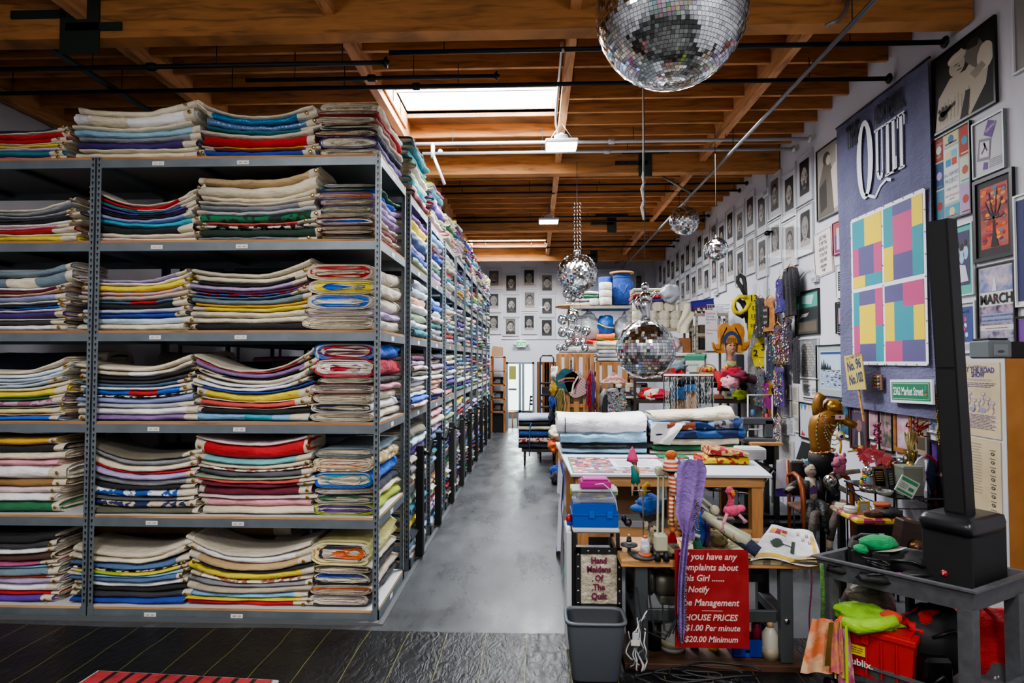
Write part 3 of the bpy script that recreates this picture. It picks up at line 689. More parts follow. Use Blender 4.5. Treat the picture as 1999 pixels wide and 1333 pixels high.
t=thing('chandelier_frame','thin wire frame carrying the cluster of little mirror balls','frame',PY(1122,620,9.2))
b=MB();b.tube([(.17*math.cos(a),.17*math.sin(a),0)for a in[i*pi/10 for i in range(21)]],.004,M_iron,5);b.obj('ring',t)
b=MB()
for(dx,z1)in((-.17,-.25),(-.1,-.42),(0,-.36),(.1,-.3),(.17,-.42),(.03,-.2)):b.tube([(dx,0,-.0),(dx,.02,z1)],.003,M_iron,4)
for dx in(-.1,.0,.12):b.tube([(dx,0,0),(dx*.4,0,.36)],.003,M_iron,4)
b.obj('wires',t)
t=mirror_ball(1260,682,57,5.3,'mirror ball with large tiles hanging over the table, silver sequinned figure on top',30,5.1,tilt=.06)
b=MB();z=.25
b.tube([(0,0,.25),(.01,0,.3),(-.01,0,.36),(.0,0,.42)],[.045,.035,.05,.06],mat('#c9cdd2',.2,1.,bump=.0),10);b.tube([(0,0,.4),(0,0,.47),(0,0,.5)],[.06,.055,.02],M_chrome,10)
b.tube([(-.05,0,.45),(-.085,0,.4),(-.06,-.02,.34)],[.02,.015,.012],M_chrome,6);b.tube([(.05,0,.45),(.09,0,.49),(.11,0,.46)],[.02,.015,.012],M_chrome,6)
b.ell((0,0,.535),(.034,.036,.04),M_chrome,12,8);b.obj('silver_figure',t)
M_pk=mat('#1d1c1e',.5);M_pd=mat('#3a3836',.5);M_pm=mat('#6c6662',.5);M_pl=mat('#a09890',.5);M_pw=mat('#dcd9d6',.5)
def face(b,cx,cy,s,i=0,bg=None,w=.004):
 """black and white portrait of a person, s = half width of the print, height 1.6"""
 r=random.Random(i*7+3);H=1.6
 b.rect(cx-s,cx+s,cy-s*H,cy+s*H,bg or(M_pk if i%3 else M_pm),w)
 sk=M_pl if i%2 else mat('#87807a',.5);e=w+.001
 prism_pts=[(cx-s,cy-s*H),(cx+s,cy-s*H),(cx+s,cy-s*1.15),(cx+s*.4,cy-s*.9),(cx-s*.4,cy-s*.9),(cx-s,cy-s*1.15)]
 b.poly(prism_pts,M_pd if i%2 else M_pl,e)
 b.rect(cx-s*.28,cx+s*.28,cy-s*1.1,cy-s*.5,M_pm,e+.0005)
 hr=M_pk if i%4 else mat('#7c7874',.5)
 b.oval(cx,cy+s*.22,s*.72,s*.95,hr,e+.001)
 b.oval(cx,cy-s*.05,s*.62,s*(.88+.05*(i%3)),sk,e+.0015)
 for k in(-1,1):
  b.oval(cx+k*s*.62,cy-.05*s,s*.09,s*.18,sk,e+.0012)
  b.line([(cx+k*s*.42,cy+s*.26),(cx+k*s*.14,cy+s*.24)],s*.07,M_pk,e+.002)
  b.oval(cx+k*s*.27,cy+s*.1,s*.11,s*.055,M_pk,e+.002,8)
 b.poly([(cx+s*.02,cy+s*.1),(cx+s*.13,cy-s*.25),(cx-s*.1,cy-s*.25)],M_pm,e+.002)
 if i%2:b.oval(cx,cy-s*.38,s*.3,s*.08,M_pk,e+.0025,10)
 b.oval(cx,cy-s*.53,s*.2,s*.055,M_pd if i%3 else M_pw,e+.0025,10)
 if i%5==0:b.oval(cx,cy-s*.75,s*.42,s*.22,M_pd,e+.0018,12)
 b.poly([(cx+s*.35,cy+s*.5),(cx+s*.62,cy),(cx+s*.5,cy-s*.5),(cx+s*.3,cy-s*.3)],M_pm,e+.0017)
def lines(b,u0,u1,v0,v1,n,mt,w=.003,h=.35,seed=0):
 r=random.Random(seed+n)
 for i in range(n):
  v=v1-(v1-v0)*(i+.5)/n;d=(v1-v0)/n*h/2;ue=u1-(u1-u0)*(r.random()*.25 if i%3==2 else r.random()*.05)
  u=u0
  while u<ue:
   L=(u1-u0)*r.uniform(.06,.16);b.rect(u,min(ue,u+L),v-d,v+d,mt,w);u+=L+(u1-u0)*.02
def frame(t,W,H,fw,fm,depth=.03,back=None):
 b=MB()
 card(b,0,fw,0,H,0,depth,fm);card(b,W-fw,W,0,H,0,depth,fm);card(b,fw,W-fw,0,fw,0,depth,fm);card(b,fw,W-fw,H-fw,H,0,depth,fm)
 b.obj('frame',t)
 b=MB();card(b,fw*.5,W-fw*.5,fw*.5,H-fw*.5,0,depth*.4,back or M_paper);b.obj('mat_board',t)
 return depth*.4
def portrait_thing(loc,rz,i,label,W=.5,H=.67,group='black and white portraits on the walls'):
 t=thing('framed_portrait',label,'framed portrait',loc,rz,group)
 frame(t,W,H,.012,mat('#b9bcc0',.3,.2),.03,mat('#c9c9ce',.5))
 b=MB();s=W*.29;face(b,W/2,H*.53,s,i,w=.014);b.obj('photo_print',t)
 b=MB();card(b,.008,W-.008,.008,H-.008,.0285,.0295,mat('#20242a',.03,alpha=.05));b.obj('glazing',t)
 return t
FP=[(150,248,290,420),(253,353,320,448),(362,462,287,415),(470,570,320,445),(150,246,430,556),(255,355,450,585),(365,465,425,550),(470,570,460,585),(148,244,562,690),(250,350,592,700),(365,460,560,690),(468,570,590,718),(1025,1110,315,445)]
rc=['top','middle','bottom']
for i,(a,c,d,e)in enumerate(FP):
 x0,x1,y0,y1=900+a/3.1,900+c/3.1,430+d/3.1,430+e/3.1
 p=PY(x0,y1,YB-.005);q=PY(x1,y0,YB-.005)
 lab='man portrait, %s row, %s of the group above the exit sign'%(rc[i//4],['first','second','third','fourth'][i%4])if i<12 else 'lone black and white portrait on the far wall beside the blue drum'
 portrait_thing(p,0,i,lab,q.x-p.x,q.z-p.z)
ZS=[8.62,9.12,9.65,10.2,10.72,11.25,11.8,12.32,12.85,13.4,13.92,14.45,15.0,15.5,16.05,16.6,17.1,17.65,18.2]
cn=['first','second','third','fourth','fifth','sixth','seventh','eighth','ninth','tenth','eleventh','twelfth','13th','14th','15th','16th','17th','18th','19th']
for i,y in enumerate(ZS):
 up=.0 if i%2==1 else .13
 for j in(0,1):
  z=3.43+up+j*.7-(.04 if i==0 else 0)
  portrait_thing((XR-.005,y,z),-pi/2,i*2+j+4,'%s portrait of %s column from the large banner on the right wall'%(['lower','upper'][j],cn[i]))
p=PY(1009,678,YB-.1);t=thing('exit_sign','green and white EXIT sign over the doorway with two lamp heads','exit sign',p)
b=MB();b.box(0,.27,0,.06,0,.22,mat('#d5d8da',.5),.006);b.obj('sign_box',t)
b=MB();b.rect(.01,.26,.01,.21,mat('#bfe8cf',.5,emit=.5),.002);b.text('EXIT',.135,.045,.17,mat('#0f9a50',.5,emit=.6),.004,align='CENTER',sx=.72,bold=.03);b.obj('sign_face',t)
for k,x in enumerate((-.07,.34)):
 b=MB();b.lathe([(.03,0),(.055,.04),(.055,.06)],mat('#c9cccf',.4),12,c=(x,0,.1),ax=(0,-1,0));b.bar((x,.03,.1),(.135,.03,.1),.02,.02,mat('#c9cccf',.4));b.obj('lamp_head',t)
b=MB();b.box(.1,.17,.02,.06,.22,.32,mat('#c9cccf',.4));b.obj('wall_arm',t)
b=MB();b.tube([(PY(978,662,YB-.02)),PY(1150,662,YB-.02)],.012,mat('#cfd1d4',.5),6);tag(b.obj('wall_conduit'),'thin white conduit running along the far wall above the exit sign','conduit')
b=MB();b.box(0,2.1,-.5,0,0,.75,mat('#7d838a',.4,.5));b.box(-.02,2.12,-.52,-.48,.0,.03,mat('#6a7076',.4,.5));tag(b.obj('air_duct',loc=(PY(1100,560,18.7).x,18.6,4.05)),'grey sheet metal air duct on the far wall behind the chained ball','air duct')
XW=XR-.006
def wq(x0,x1,yt,yb,X=XW):
 """left photo edge x0 (top yt, bottom yb), right photo edge x1 -> base point, width, height on the wall"""
 a=PX(x0,yb,X);c=PX(x0,yt,X);d=PX(x1,(yt+yb)/2,X)
 return a,a.y-d.y,c.z-a.z
M_fb=mat('#141416',.4);M_fw=mat('#c9cbd0',.4);M_fbrown=mat('#4a2418',.4);M_foak=mat('#8a5c2c',.5,kind='wood');M_fgrey=mat('#7c8084',.4,.3)
C=lambda h,r=.7:mat(h,r)
def wframe(name,label,cat,x0,x1,yt,yb,fm=None,fw=.015,art=None,back=None,tilt=0,depth=.025,X=XW,lean=0):
 p,W,H=wq(x0,x1,yt,yb,X)
 t=thing(name,label,cat,p,rot=(lean,tilt,-pi/2))
 if fm:frame(t,W,H,fw,fm,depth,back)
 else:
  b=MB();card(b,0,W,0,H,0,.006,back or M_paper);b.obj('sheet',t)
 if art:
  b=MB();art(b,W,H);b.obj('print',t)
 return t,W,H
XB=XR-.05
p,W,H=wq(1646,1822,243,792,XB)
zt_r=PX(1820,112,XB).z
t=thing('quilt_banner','tall purple fabric banner with white lettering and a bright patchwork of coloured rectangles','banner',p,rz=-pi/2)
Mban=mat('#5a5a78',kind='fabric',scale=1.5)
def bfn(u,v):
 return(u*W,-.012-.012*math.sin(u*23+v*2)*(.4+v*.3)-.006*math.sin(v*9+u*4),v*H)
b=MB();b.sheet(bfn,60,50,Mban);b.obj('banner_cloth',t)
b=MB();b.tube([(-.03,-.012,H),(W+.03,-.012,H)],.012,M_iron,8);b.obj('hanging_rod',t)
def bu(px):return p.y-PX(px,400,XB).y
def bv(px,py):return PX(px,py,XB).z-p.z
Mw=C('#cfcfd8');Mk=C('#101014');b=MB();w=.034
def stem(b,u0,u1,v0,v1,mt):b.rect(u0,u1,v0,v1,mt,w)
def serif(b,u,v,L,th,mt):b.rect(u-L/2,u+L/2,v-th/2,v+th/2,mt,w)
u0=bu(1660);u1=bu(1681);v=bv(1662,290)
b.text('THE',u0,v,.36,Mk,w,fit=bu(1684)-u0,bold=.03)
b.text('AIDS MEMORIAL',bu(1716),bv(1716,243),.27,Mk,w,fit=bu(1776)-bu(1716),bold=.03)
qa,qb=bu(1680),bu(1712);vt,vb=bv(1697,232),bv(1697,388)
n=36;cu_,cv_=(qa+qb)/2,(vt+vb)/2
for k in range(n):
 a0,a1=2*pi*k/n,2*pi*(k+1)/n
 ro,ri=(qb-qa)/2,(qb-qa)/2*.42;ho,hi_=(vt-vb)/2,(vt-vb)/2*.86
 f=lambda a,r_,h_:(cu_+r_*math.cos(a),cv_+h_*math.sin(a))
 b.poly([f(a0,ri,hi_),f(a0,ro,ho),f(a1,ro,ho),f(a1,ri,hi_)],Mw,w)
b.line([(cu_,vb+.05),(qb+.03,vb-.03),(qb+.13,vb+.06),(qb+.24,vb+.1),(qb+.32,vb+.07)],.03,Mw,w)
ub=[bu(x)for x in(1716,1733,1738,1745,1749,1759,1762,1775)];vU0,vU1=bv(1718,352),bv(1718,254)
L1=(ub[1]-ub[0])
stem(b,ub[0]+.02,ub[0]+.065,vU0+.08,vU1,Mw);stem(b,ub[1]-.035,ub[1]-.015,vU0+.05,vU1,Mw);serif(b,ub[0]+.04,vU1,.1,.025,Mw);serif(b,ub[1]-.025,vU1,.08,.025,Mw)
b.line([(ub[0]+.042,vU0+.09),(ub[0]+.06,vU0+.02),(ub[0]+.11,vU0),(ub[1]-.025,vU0+.07)],.04,Mw,w)
for(ua,ue,kind)in((ub[2],ub[3],'I'),(ub[4],ub[5],'L'),(ub[6],ub[7],'T')):
 c=(ua+ue)/2 if kind!='L' else ua+.035
 stem(b,c-.024,c+.024,vU0,vU1+(.1 if kind!='I' else .05)*0,Mw);serif(b,c,vU0,.1,.022,Mw)
 if kind!='T':serif(b,c,vU1,.1,.022,Mw)
 if kind=='L':b.rect(c,ue,vU0-.011,vU0+.02,Mw,w);b.rect(ue-.018,ue,vU0,vU0+.14,Mw,w)
 if kind=='T':b.rect(ua-.01,ue+.01,vU1-.02,vU1+.012,Mw,w);b.rect(ua-.01,ua+.008,vU1-.12,vU1,Mw,w);b.rect(ue-.008,ue+.01,vU1-.12,vU1,Mw,w)
b.obj('lettering',t)
b=MB();ua,ue=bu(1665),bu(1813);va,ve=bv(1672,712),bv(1661,432);PW_,PH=ue-ua,ve-va
b.rect(ua,ue,va,ve,C('#d5d5da'),.03)
TE,YE,PI_,GY=C('#2b8592'),C('#d8bd2c'),C('#b04474'),C('#55507a')
def pr(x0,x1,y0,y1,mt):b.rect(ua+PW_*(.03+.94*x0),ua+PW_*(.03+.94*x1),va+PH*(.025+.95*y0),va+PH*(.025+.95*y1),mt,.033)
a_,g_=.47,.5
for(x0,x1,y0,y1,m_)in((0,.2,.8,1,TE),(.2,.46,.86,1,YE),(.2,.46,.8,.86,YE),(0,.1,.6,.8,PI_),(.1,.34,.6,.8,GY),(.34,.46,.6,.8,PI_),(0,.2,.52,.6,YE),(.2,.46,.52,.6,TE),(.49,.62,.74,1,TE),(.62,.87,.93,1,GY),(.62,.87,.68,.93,PI_),(.87,1,.82,1,YE),(.49,.62,.52,.74,YE),(.62,.87,.52,.68,GY),(.87,1,.52,.82,TE),(0,.1,.25,.49,TE),(.1,.35,.39,.49,GY),(.35,.46,.24,.49,PI_),(.1,.35,.12,.39,YE),(0,.1,0,.25,PI_),(.1,.35,0,.12,GY),(.35,.46,0,.24,TE),(.49,.74,.38,.49,GY),(.74,1,.34,.49,PI_),(.49,.62,.13,.38,YE),(.62,.74,.13,.38,TE),(.74,.87,.13,.34,TE),(.87,1,.13,.34,YE),(.49,.72,0,.13,PI_),(.72,1,0,.13,GY)):pr(x0,x1,y0,y1,m_)
for k in range(9):
 for(uu,vv)in((ua+PW_*k/8,ve-.01),(ua+PW_*k/8,va+.01),(ua+PW_*.475,va+PH*k/8),(ua+.01,va+PH*k/8),(ue-.01,va+PH*k/8)):b.oval(uu,vv,.008,.008,M_ink,.035,6)
b.obj('patchwork_panel',t)
def couple(b,W,H):
 b.rect(.02,W-.02,.02,H-.02,C('#16140f'),.012)
 sk,sk2=C('#a89f90'),C('#6e675c')
 b.poly([(W*.03,.03),(W*.62,.03),(W*.85,H*.3),(W*.92,H*.62),(W*.7,H*.72),(W*.55,H*.6),(W*.3,H*.62),(W*.1,H*.45)],sk,.013)
 b.oval(W*.42,H*.72,W*.13,H*.12,sk,.0145);b.oval(W*.42,H*.82,W*.15,H*.07,C('#b5ac9d'),.015)
 b.oval(W*.66,H*.78,W*.12,H*.13,sk2,.0148);b.poly([(W*.55,H*.7),(W*.75,H*.9),(W*.9,H*.65),(W*.75,H*.5)],sk2,.0135)
 b.oval(W*.85,H*.62,W*.12,H*.16,C('#b8b0a2'),.014);b.poly([(W*.45,.03),(W*.55,H*.35),(W*.62,H*.34),(W*.58,.03)],C('#2a2620'),.0142)
 b.oval(W*.17,H*.2,W*.075,H*.06,C('#38302a'),.016)
 d=C('#2c2822')
 for k in range(9):b.line([(W*(.12+.06*k),H*.1),(W*(.16+.055*k),H*(.34+.02*(k%3)))],.008,C('#857c6e'),.0141)
 b.poly([(W*.27,H*.84),(W*.5,H*.9),(W*.55,H*.84),(W*.3,H*.8)],C('#c4bcae'),.0155);b.oval(W*.46,H*.7,W*.02,H*.008,d,.0156,8);b.line([(W*.38,H*.735),(W*.44,H*.74)],.008,d,.0156);b.line([(W*.42,H*.66),(W*.5,H*.655)],.008,d,.0156)
 b.poly([(W*.56,H*.86),(W*.66,H*.93),(W*.78,H*.88),(W*.74,H*.8),(W*.6,H*.82)],d,.0156);b.poly([(W*.62,H*.52),(W*.8,H*.58),(W*.86,H*.5),(W*.7,H*.42)],C('#8c8476'),.0143)
 for k in range(5):b.line([(W*.17,H*.2),(W*(.1+.07*k),H*(.3+.02*math.sin(k*1.4)))],.03,C('#38302a'),.016)
wframe('framed_photo','large black and white framed photo of two people embracing, at upper right','framed photo',1826,1950,118,268,M_fb,.02,couple)
def couple2(b,W,H):
 b.rect(.02,W-.02,.02,H-.02,C('#8f8980'),.012);d=C('#3b3733');l=C('#5e5850')
 b.poly([(W*.05,.03),(W*.1,H*.5),(W*.3,H*.78),(W*.55,H*.75),(W*.75,H*.5),(W*.7,.03)],l,.013)
 b.oval(W*.42,H*.82,W*.15,H*.09,d,.014);b.oval(W*.5,H*.78,W*.1,H*.07,C('#a59c90'),.0145);b.poly([(W*.1,H*.45),(W*.15,H*.1),(W*.42,H*.15),(W*.4,H*.55)],d,.0135)
 b.poly([(W*.6,H*.62),(W*.75,H*.7),(W*.95,H*.6),(W*.95,H*.1),(W*.7,H*.08)],C('#b9b2a6'),.0138);b.rect(W*.8,W*.95,H*.6,H*.92,C('#c2bcb0'),.0132)
wframe('framed_photo','black and white framed photo of a young couple, left of the banner','framed photo',1598,1645,296,434,M_fb,.015,couple2)
def names(b,W,H):
 b.rect(.015,W-.015,.015,H-.015,C('#9aa29c'),.011)
 cs=[C('#8a2c22'),C('#c0b48c'),C('#a03a28'),C('#1f3f66'),C('#b5b9b0'),C('#3d6f86'),C('#3f8aa0'),C('#9f88b0'),C('#a5532c')]
 k=0
 for(x0,x1,y0,y1)in((.02,.26,.72,.98),(.28,.68,.84,.98),(.7,.98,.66,.98),(.02,.26,.4,.7),(.7,.98,.36,.64),(.02,.26,.02,.38),(.28,.68,.02,.17),(.7,.98,.02,.34)):
  b.rect(W*x0,W*x1,H*y0,H*y1,cs[k],.012);b.oval(W*(x0+x1)/2,H*(y0+y1)/2,W*.08,H*.05,cs[(k+4)%9],.013,8);b.rect(W*(x0+.04),W*(x1-.04),H*(y0+.02),H*(y0+.035),cs[(k+2)%9],.013);k+=1
 b.rect(W*.28,W*.68,H*.2,H*.82,C('#c2c4c4'),.012)
 for i in range(2):
  for j in range(2):b.rect(W*(.33+.16*i),W*(.47+.16*i),H*(.61+.09*j),H*(.69+.09*j),[C('#2f7db0'),C('#c8b88c'),C('#b04a34'),C('#6aa8b8')][i*2+j],.013)
 s=C('#3f6f90');b.text('the NAMES',W*.48,H*.5,W*.105,s,.013,align='CENTER',sx=.8);b.text('PROJECT',W*.48,H*.42,W*.12,s,.013,align='CENTER',sx=.75)
 b.text('1987-1997',W*.48,H*.34,W*.07,C('#7a5a50'),.013,align='CENTER');b.text('AIDS Memorial',W*.48,H*.27,W*.06,C('#b06a4a'),.013,align='CENTER');b.text('Quilt',W*.48,H*.23,W*.06,C('#b06a4a'),.013,align='CENTER')
 b.text('CRAIG',W*.06,H*.9,W*.07,C('#c2b4a0'),.0135);b.text('KIM',W*.08,H*.76,W*.07,C('#c2b4a0'),.0135)
wframe('framed_poster','colourful framed poster built of small picture panels, right of the banner','framed poster',1829,1900,272,440,M_fb,.012,names)
def hawk(b,W,H):
 P=C('#6a4a8a');g=C('#55585c')
 b.poly([(W*.35,H*.72),(W*.6,H*.62),(W*.75,H*.86),(W*.5,H*.95)],P,.013);b.text('HAWKS',W*.43,H*.73,W*.12,C('#c9c9d0'),.014,rot=.35,sx=.8)
 b.poly([(W*.12,H*.3),(W*.52,H*.26),(W*.58,H*.62),(W*.2,H*.68)],C('#7d7d86'),.013);b.poly([(W*.2,H*.34),(W*.5,H*.31),(W*.53,H*.58),(W*.24,H*.62)],C('#c4c2c8'),.014)
 b.line([(W*.28,H*.4),(W*.4,H*.5),(W*.36,H*.58),(W*.46,H*.42)],.015,g,.015);b.poly([(W*.3,H*.12),(W*.45,H*.1),(W*.45,H*.22),(W*.34,H*.24)],P,.013)
 lines(b,W*.5,W*.92,H*.1,H*.26,5,C('#8a8a90'),.013)
wframe('framed_drawing','white framed sheet with purple lettered diamond and pencil drawing, upper right','framed drawing',1904,1966,243,352,M_fgrey,.014,hawk,C('#b8b8bc'))
def tree(b,W,H):
 b.rect(W*.04,W*.96,H*.03,H*.97,C('#2b2428'),.011)
 b.rect(W*.17,W*.85,H*.14,H*.88,mat('#b5461a',.6,kind='blotch',col2='#6e1a1c',scale=7.),.012)
 r=random.Random(4)
 for i in range(60):b.oval(W*r.uniform(.2,.82),H*r.uniform(.2,.85),.018+.02*r.random(),.014,C(r.choice(['#d0641c','#c03a18','#8c1f22','#d98a2a','#5c1c3a','#54708c'])),.013+i*.00002,6)
 d=C('#20161c');b.poly([(W*.42,H*.15),(W*.62,H*.15),(W*.55,H*.3),(W*.53,H*.52),(W*.49,H*.52),(W*.47,H*.3)],d,.0145)
 for(x,y)in((.3,.7),(.4,.8),(.6,.82),(.72,.7),(.78,.5),(.25,.5)):b.line([(W*.51,H*.48),(W*(.51+(x-.51)*.5),H*(.48+(y-.48)*.35)),(W*x,H*y)],.012,d,.0148)
wframe('framed_painting','painting of a dark tree with fiery orange leaves in a wide black mat','framed painting',1907,1984,355,514,M_fb,.03,tree,C('#2b2428'))
def group(b,W,H,bg='#3c3a56',fg='#8fb0bf'):
 b.rect(W*.15,W*.85,H*.15,H*.9,C(bg),.012);r=random.Random(int(W*1000))
 for i in range(4):
  x=.27+.15*i;b.oval(W*x,H*(.55+.05*(i%2)),W*.09,H*.1,C(fg),.013);b.oval(W*x,H*(.68+.05*(i%2)),W*.055,H*.05,C('#33231e'),.014)
 b.poly([(W*.2,H*.18),(W*.8,H*.2),(W*.7,H*.42),(W*.3,H*.46)],C('#b7b7c2'),.0135)
wframe('framed_poster','framed group photo with a wide aqua green mat, behind the speaker column','framed poster',1853,1904,447,582,M_fw,.01,group,C('#4f9f94'))
def march(b,W,H):
 b.rect(W*.06,W*.94,H*.7,H*.96,mat('#5d6f9c',.7,kind='blotch',col2='#b8a8b0',scale=9.),.013);b.poly([(W*.4,H*.7),(W*.52,H*.7),(W*.49,H*.86),(W*.47,H*.86)],C('#c8c6cc'),.014)
 b.text('MARCH',W*.5,H*.565,W*.27,C('#0f0f12'),.014,align='CENTER',fit=W*.84,bold=.03);b.text("on",W*.5,H*.6,W*.1,C('#b03050'),.016,align='CENTER')
 b.rect(W*.06,W*.94,H*.33,H*.54,mat('#33304a',.7,kind='blotch',col2='#a08aa0',scale=16.),.013)
 b.rect(W*.1,W*.9,H*.35,H*.455,C('#7f86a8'),.0135);b.text('NATIONAL MARCH ON WASHINGTON',W*.5,H*.42,W*.048,M_ink,.015,align='CENTER');b.text('FOR LESBIAN AND GAY RIGHTS',W*.5,H*.37,W*.053,M_ink,.015,align='CENTER')
 b.rect(W*.06,W*.94,H*.06,H*.27,mat('#4a4a6c',.7,kind='blotch',col2='#9c98a8',scale=14.),.013);lines(b,W*.2,W*.8,H*.285,H*.305,1,C('#a05060'),.014)
wframe('framed_poster','tall MARCH poster with crowd photos and big black headline at right edge','framed poster',1914,1987,521,693,M_fb,.012,march,C('#bcbcb8'))
def quiltfor(b,W,H):
 b.rect(W*.08,W*.86,H*.22,H*.9,C('#34447c'),.012);b.text('and Tue 68',W*.12,H*.78,W*.13,C('#16182c'),.013)
 for i in range(7):b.oval(W*(.3+.3*math.sin(i*2.2)*.6+.15),H*(.3+.06*i),W*.06,H*.05,C(['#b04060','#c9c2d0','#6c80c0'][i%3]),.013,8)
 lines(b,W*.1,W*.85,H*.06,H*.18,4,C('#8c8a88'),.013)
wframe('framed_poster','small blue framed poster just right of the speaker column, above the cabinet','framed poster',1864,1909,592,690,M_fw,.014,quiltfor,C('#aeb0b6'))
wframe('framed_picture','dark blue framed picture cut off by the right edge of the photo','framed picture',1988,2030,382,600,M_fw,.014,lambda b,W,H:b.rect(W*.08,W*.9,H*.05,H*.95,C('#2c2f5c'),.012))
wframe('framed_picture','narrow purple picture cut off by the right edge, above the cardboard cabinet','framed picture',1990,2030,618,740,M_fb,.014,lambda b,W,H:b.rect(W*.08,W*.9,H*.05,H*.95,C('#6a3f8a'),.012))
wframe('framed_picture','corner of a white frame at the very top right of the photo','framed picture',1983,2040,-60,148,M_fw,.014,None,C('#8c8886'))
def just(b,W,H):
 for i,s in enumerate(('JUST TAKE','IT OFF THE','SHELVES LAY','IT ON THE','GROUND')):b.text(s,W*.52,H*(.8-i*.125),H*.115,C('#4a3540'),.01,align='CENTER',sx=.62,bold=.008)
 for i,s in enumerate(('and give','it up')):b.text(s,W*.5,H*(.19-i*.09),H*.1,C('#2a1c28'),.01,align='CENTER',sx=.85,bold=.015,shear=.4)
 for(a0,a1,c0,c1)in((.03,.97,.02,.026),(.03,.97,.974,.98),(.03,.05,.02,.98),(.95,.97,.02,.98)):b.rect(W*a0,W*a1,H*c0,H*c1,C('#5a2a38'),.009)
wframe('lettered_sign','white lettered fabric sign hung on the wall left of the banner','sign',1592,1628,458,545,None,0,just,C('#cdc4c2'),tilt=-.06)
def redor(b,W,H):b.rect(W*.1,W*.9,H*.06,H*.94,C('#7a3060'),.012);b.rect(W*.15,W*.85,H*.6,H*.9,C('#b05038'),.0125);b.rect(W*.35,W*.7,H*.15,H*.8,C('#aab0c4'),.013)
wframe('framed_poster','small red and purple framed poster right of the lettered fabric sign','framed poster',1629,1648,436,500,C('#7a1f38'),.012,redor)
def menu(b,W,H):b.rect(W*.22,W*.78,H*.22,H*.78,C('#16161e'),.012);lines(b,W*.3,W*.7,H*.26,H*.74,9,C('#b8b8c0'),.013);lines(b,W*.3,W*.7,H*.84,H*.92,2,C('#a84050'),.013)
wframe('framed_notice','narrow white framed notice with black text block, left of the banner','framed notice',1635,1650,517,583,M_fw,.01,menu,C('#c8c8ce'))
def club(b,W,H):b.rect(.02,W-.02,.02,H-.02,C('#15131a'),.012);b.rect(W*.25,W*.75,H*.3,H*.8,mat('#6a6aa8',.7,kind='blotch',col2='#b07a90',scale=14.),.013);lines(b,W*.25,W*.75,H*.08,H*.24,3,C('#8c8c98'),.013)
wframe('framed_poster','narrow black framed poster with purple picture beside banner edge','framed poster',1635,1652,590,652,M_fb,.012,club)
def teal(b,W,H):
 b.rect(.02,W-.02,.02,H-.02,C('#3b3f3e'),.011);b.rect(W*.04,W*.96,H*.62,H*.93,C('#3f8f80'),.012);b.poly([(W*.3,H*.72),(W*.7,H*.68),(W*.8,H*.88),(W*.3,H*.9)],C('#a8c8c4'),.013)
 b.poly([(W*.05,H*.3),(W*.95,H*.35),(W*.95,H*.6),(W*.05,H*.55)],C('#23282a'),.0125);b.poly([(W*.2,H*.4),(W*.5,H*.42),(W*.6,H*.5),(W*.3,H*.48)],C('#9a9a98'),.013);b.rect(W*.1,W*.9,H*.08,H*.3,C('#5a5046'),.0125)
wframe('framed_painting','black framed picture with teal sky over dark buildings, right of the hanging vests','framed painting',1555,1601,573,656,M_fb,.018,teal)
def hexa(b,W,H):
 b.rect(W*.06,W*.94,H*.04,H*.96,C('#76787c'),.011)
 for i in range(9):
  for j in range(13):
   x,y=.18+i*.08,.1+j*.066
   if abs(x-.5)/.42+abs(y-.5)/.62<1.05:b.oval(W*(x+.04*(j%2)),H*y,W*.034,H*.026,C(['#a8a294','#8c8880','#b3aca8'][(i+j)%3]),.012,6)
wframe('framed_quilt_print','grey print with a pale honeycomb pattern in a white frame','framed print',1560,1600,662,738,M_fw,.01,hexa)
def mall(b,W,H):
 b.rect(W*.12,W*.9,H*.14,H*.88,C('#a9aeb4'),.011);b.rect(W*.15,W*.87,H*.18,H*.84,C('#8ca0b8'),.012);b.rect(W*.15,W*.87,H*.52,H*.8,C('#a6b8cc'),.0125);b.rect(W*.15,W*.87,H*.82,H*.86,C('#223c78'),.013)
 for(x,h)in((.2,.7),(.27,.74),(.33,.68),(.4,.66),(.48,.62)):b.poly([(W*(x-.05),H*.52),(W*(x+.05),H*.52),(W*x,H*h)],C('#23302e'),.0135)
 b.rect(W*.72,W*.73,H*.52,H*.76,C('#d0d4d8'),.0135);r=random.Random(3)
 for i in range(46):
  x=r.uniform(.17,.83);y=r.uniform(.2,.5);b.rect(W*x,W*(x+.07),H*y,H*(y+.02),C(r.choice(['#54383c','#30405c','#8c7c6c','#c8ccd2','#3c5048'])),.013+i*.00002)
wframe('framed_photo','framed photo of quilts laid out on a lawn under trees, left of the banner','framed photo',1597,1654,674,772,M_fb,.014,mall,C('#8f9ba0'))
def qrtxt(b,W,H):b.text('FOUND IN NAMES',W*.08,H*.86,H*.1,M_ink,.01,sx=.8);lines(b,W*.1,W*.5,H*.2,H*.76,9,C('#55575c'),.01,.8);lines(b,W*.6,W*.92,H*.3,H*.6,4,C('#55575c'),.01);b.rect(W*.08,W*.9,H*.06,H*.12,M_ink,.01)
wframe('notice_sheet','white notice sheet with text columns below the honeycomb print','notice',1567,1600,740,779,None,0,qrtxt,C('#c9c9c4'))
k=0
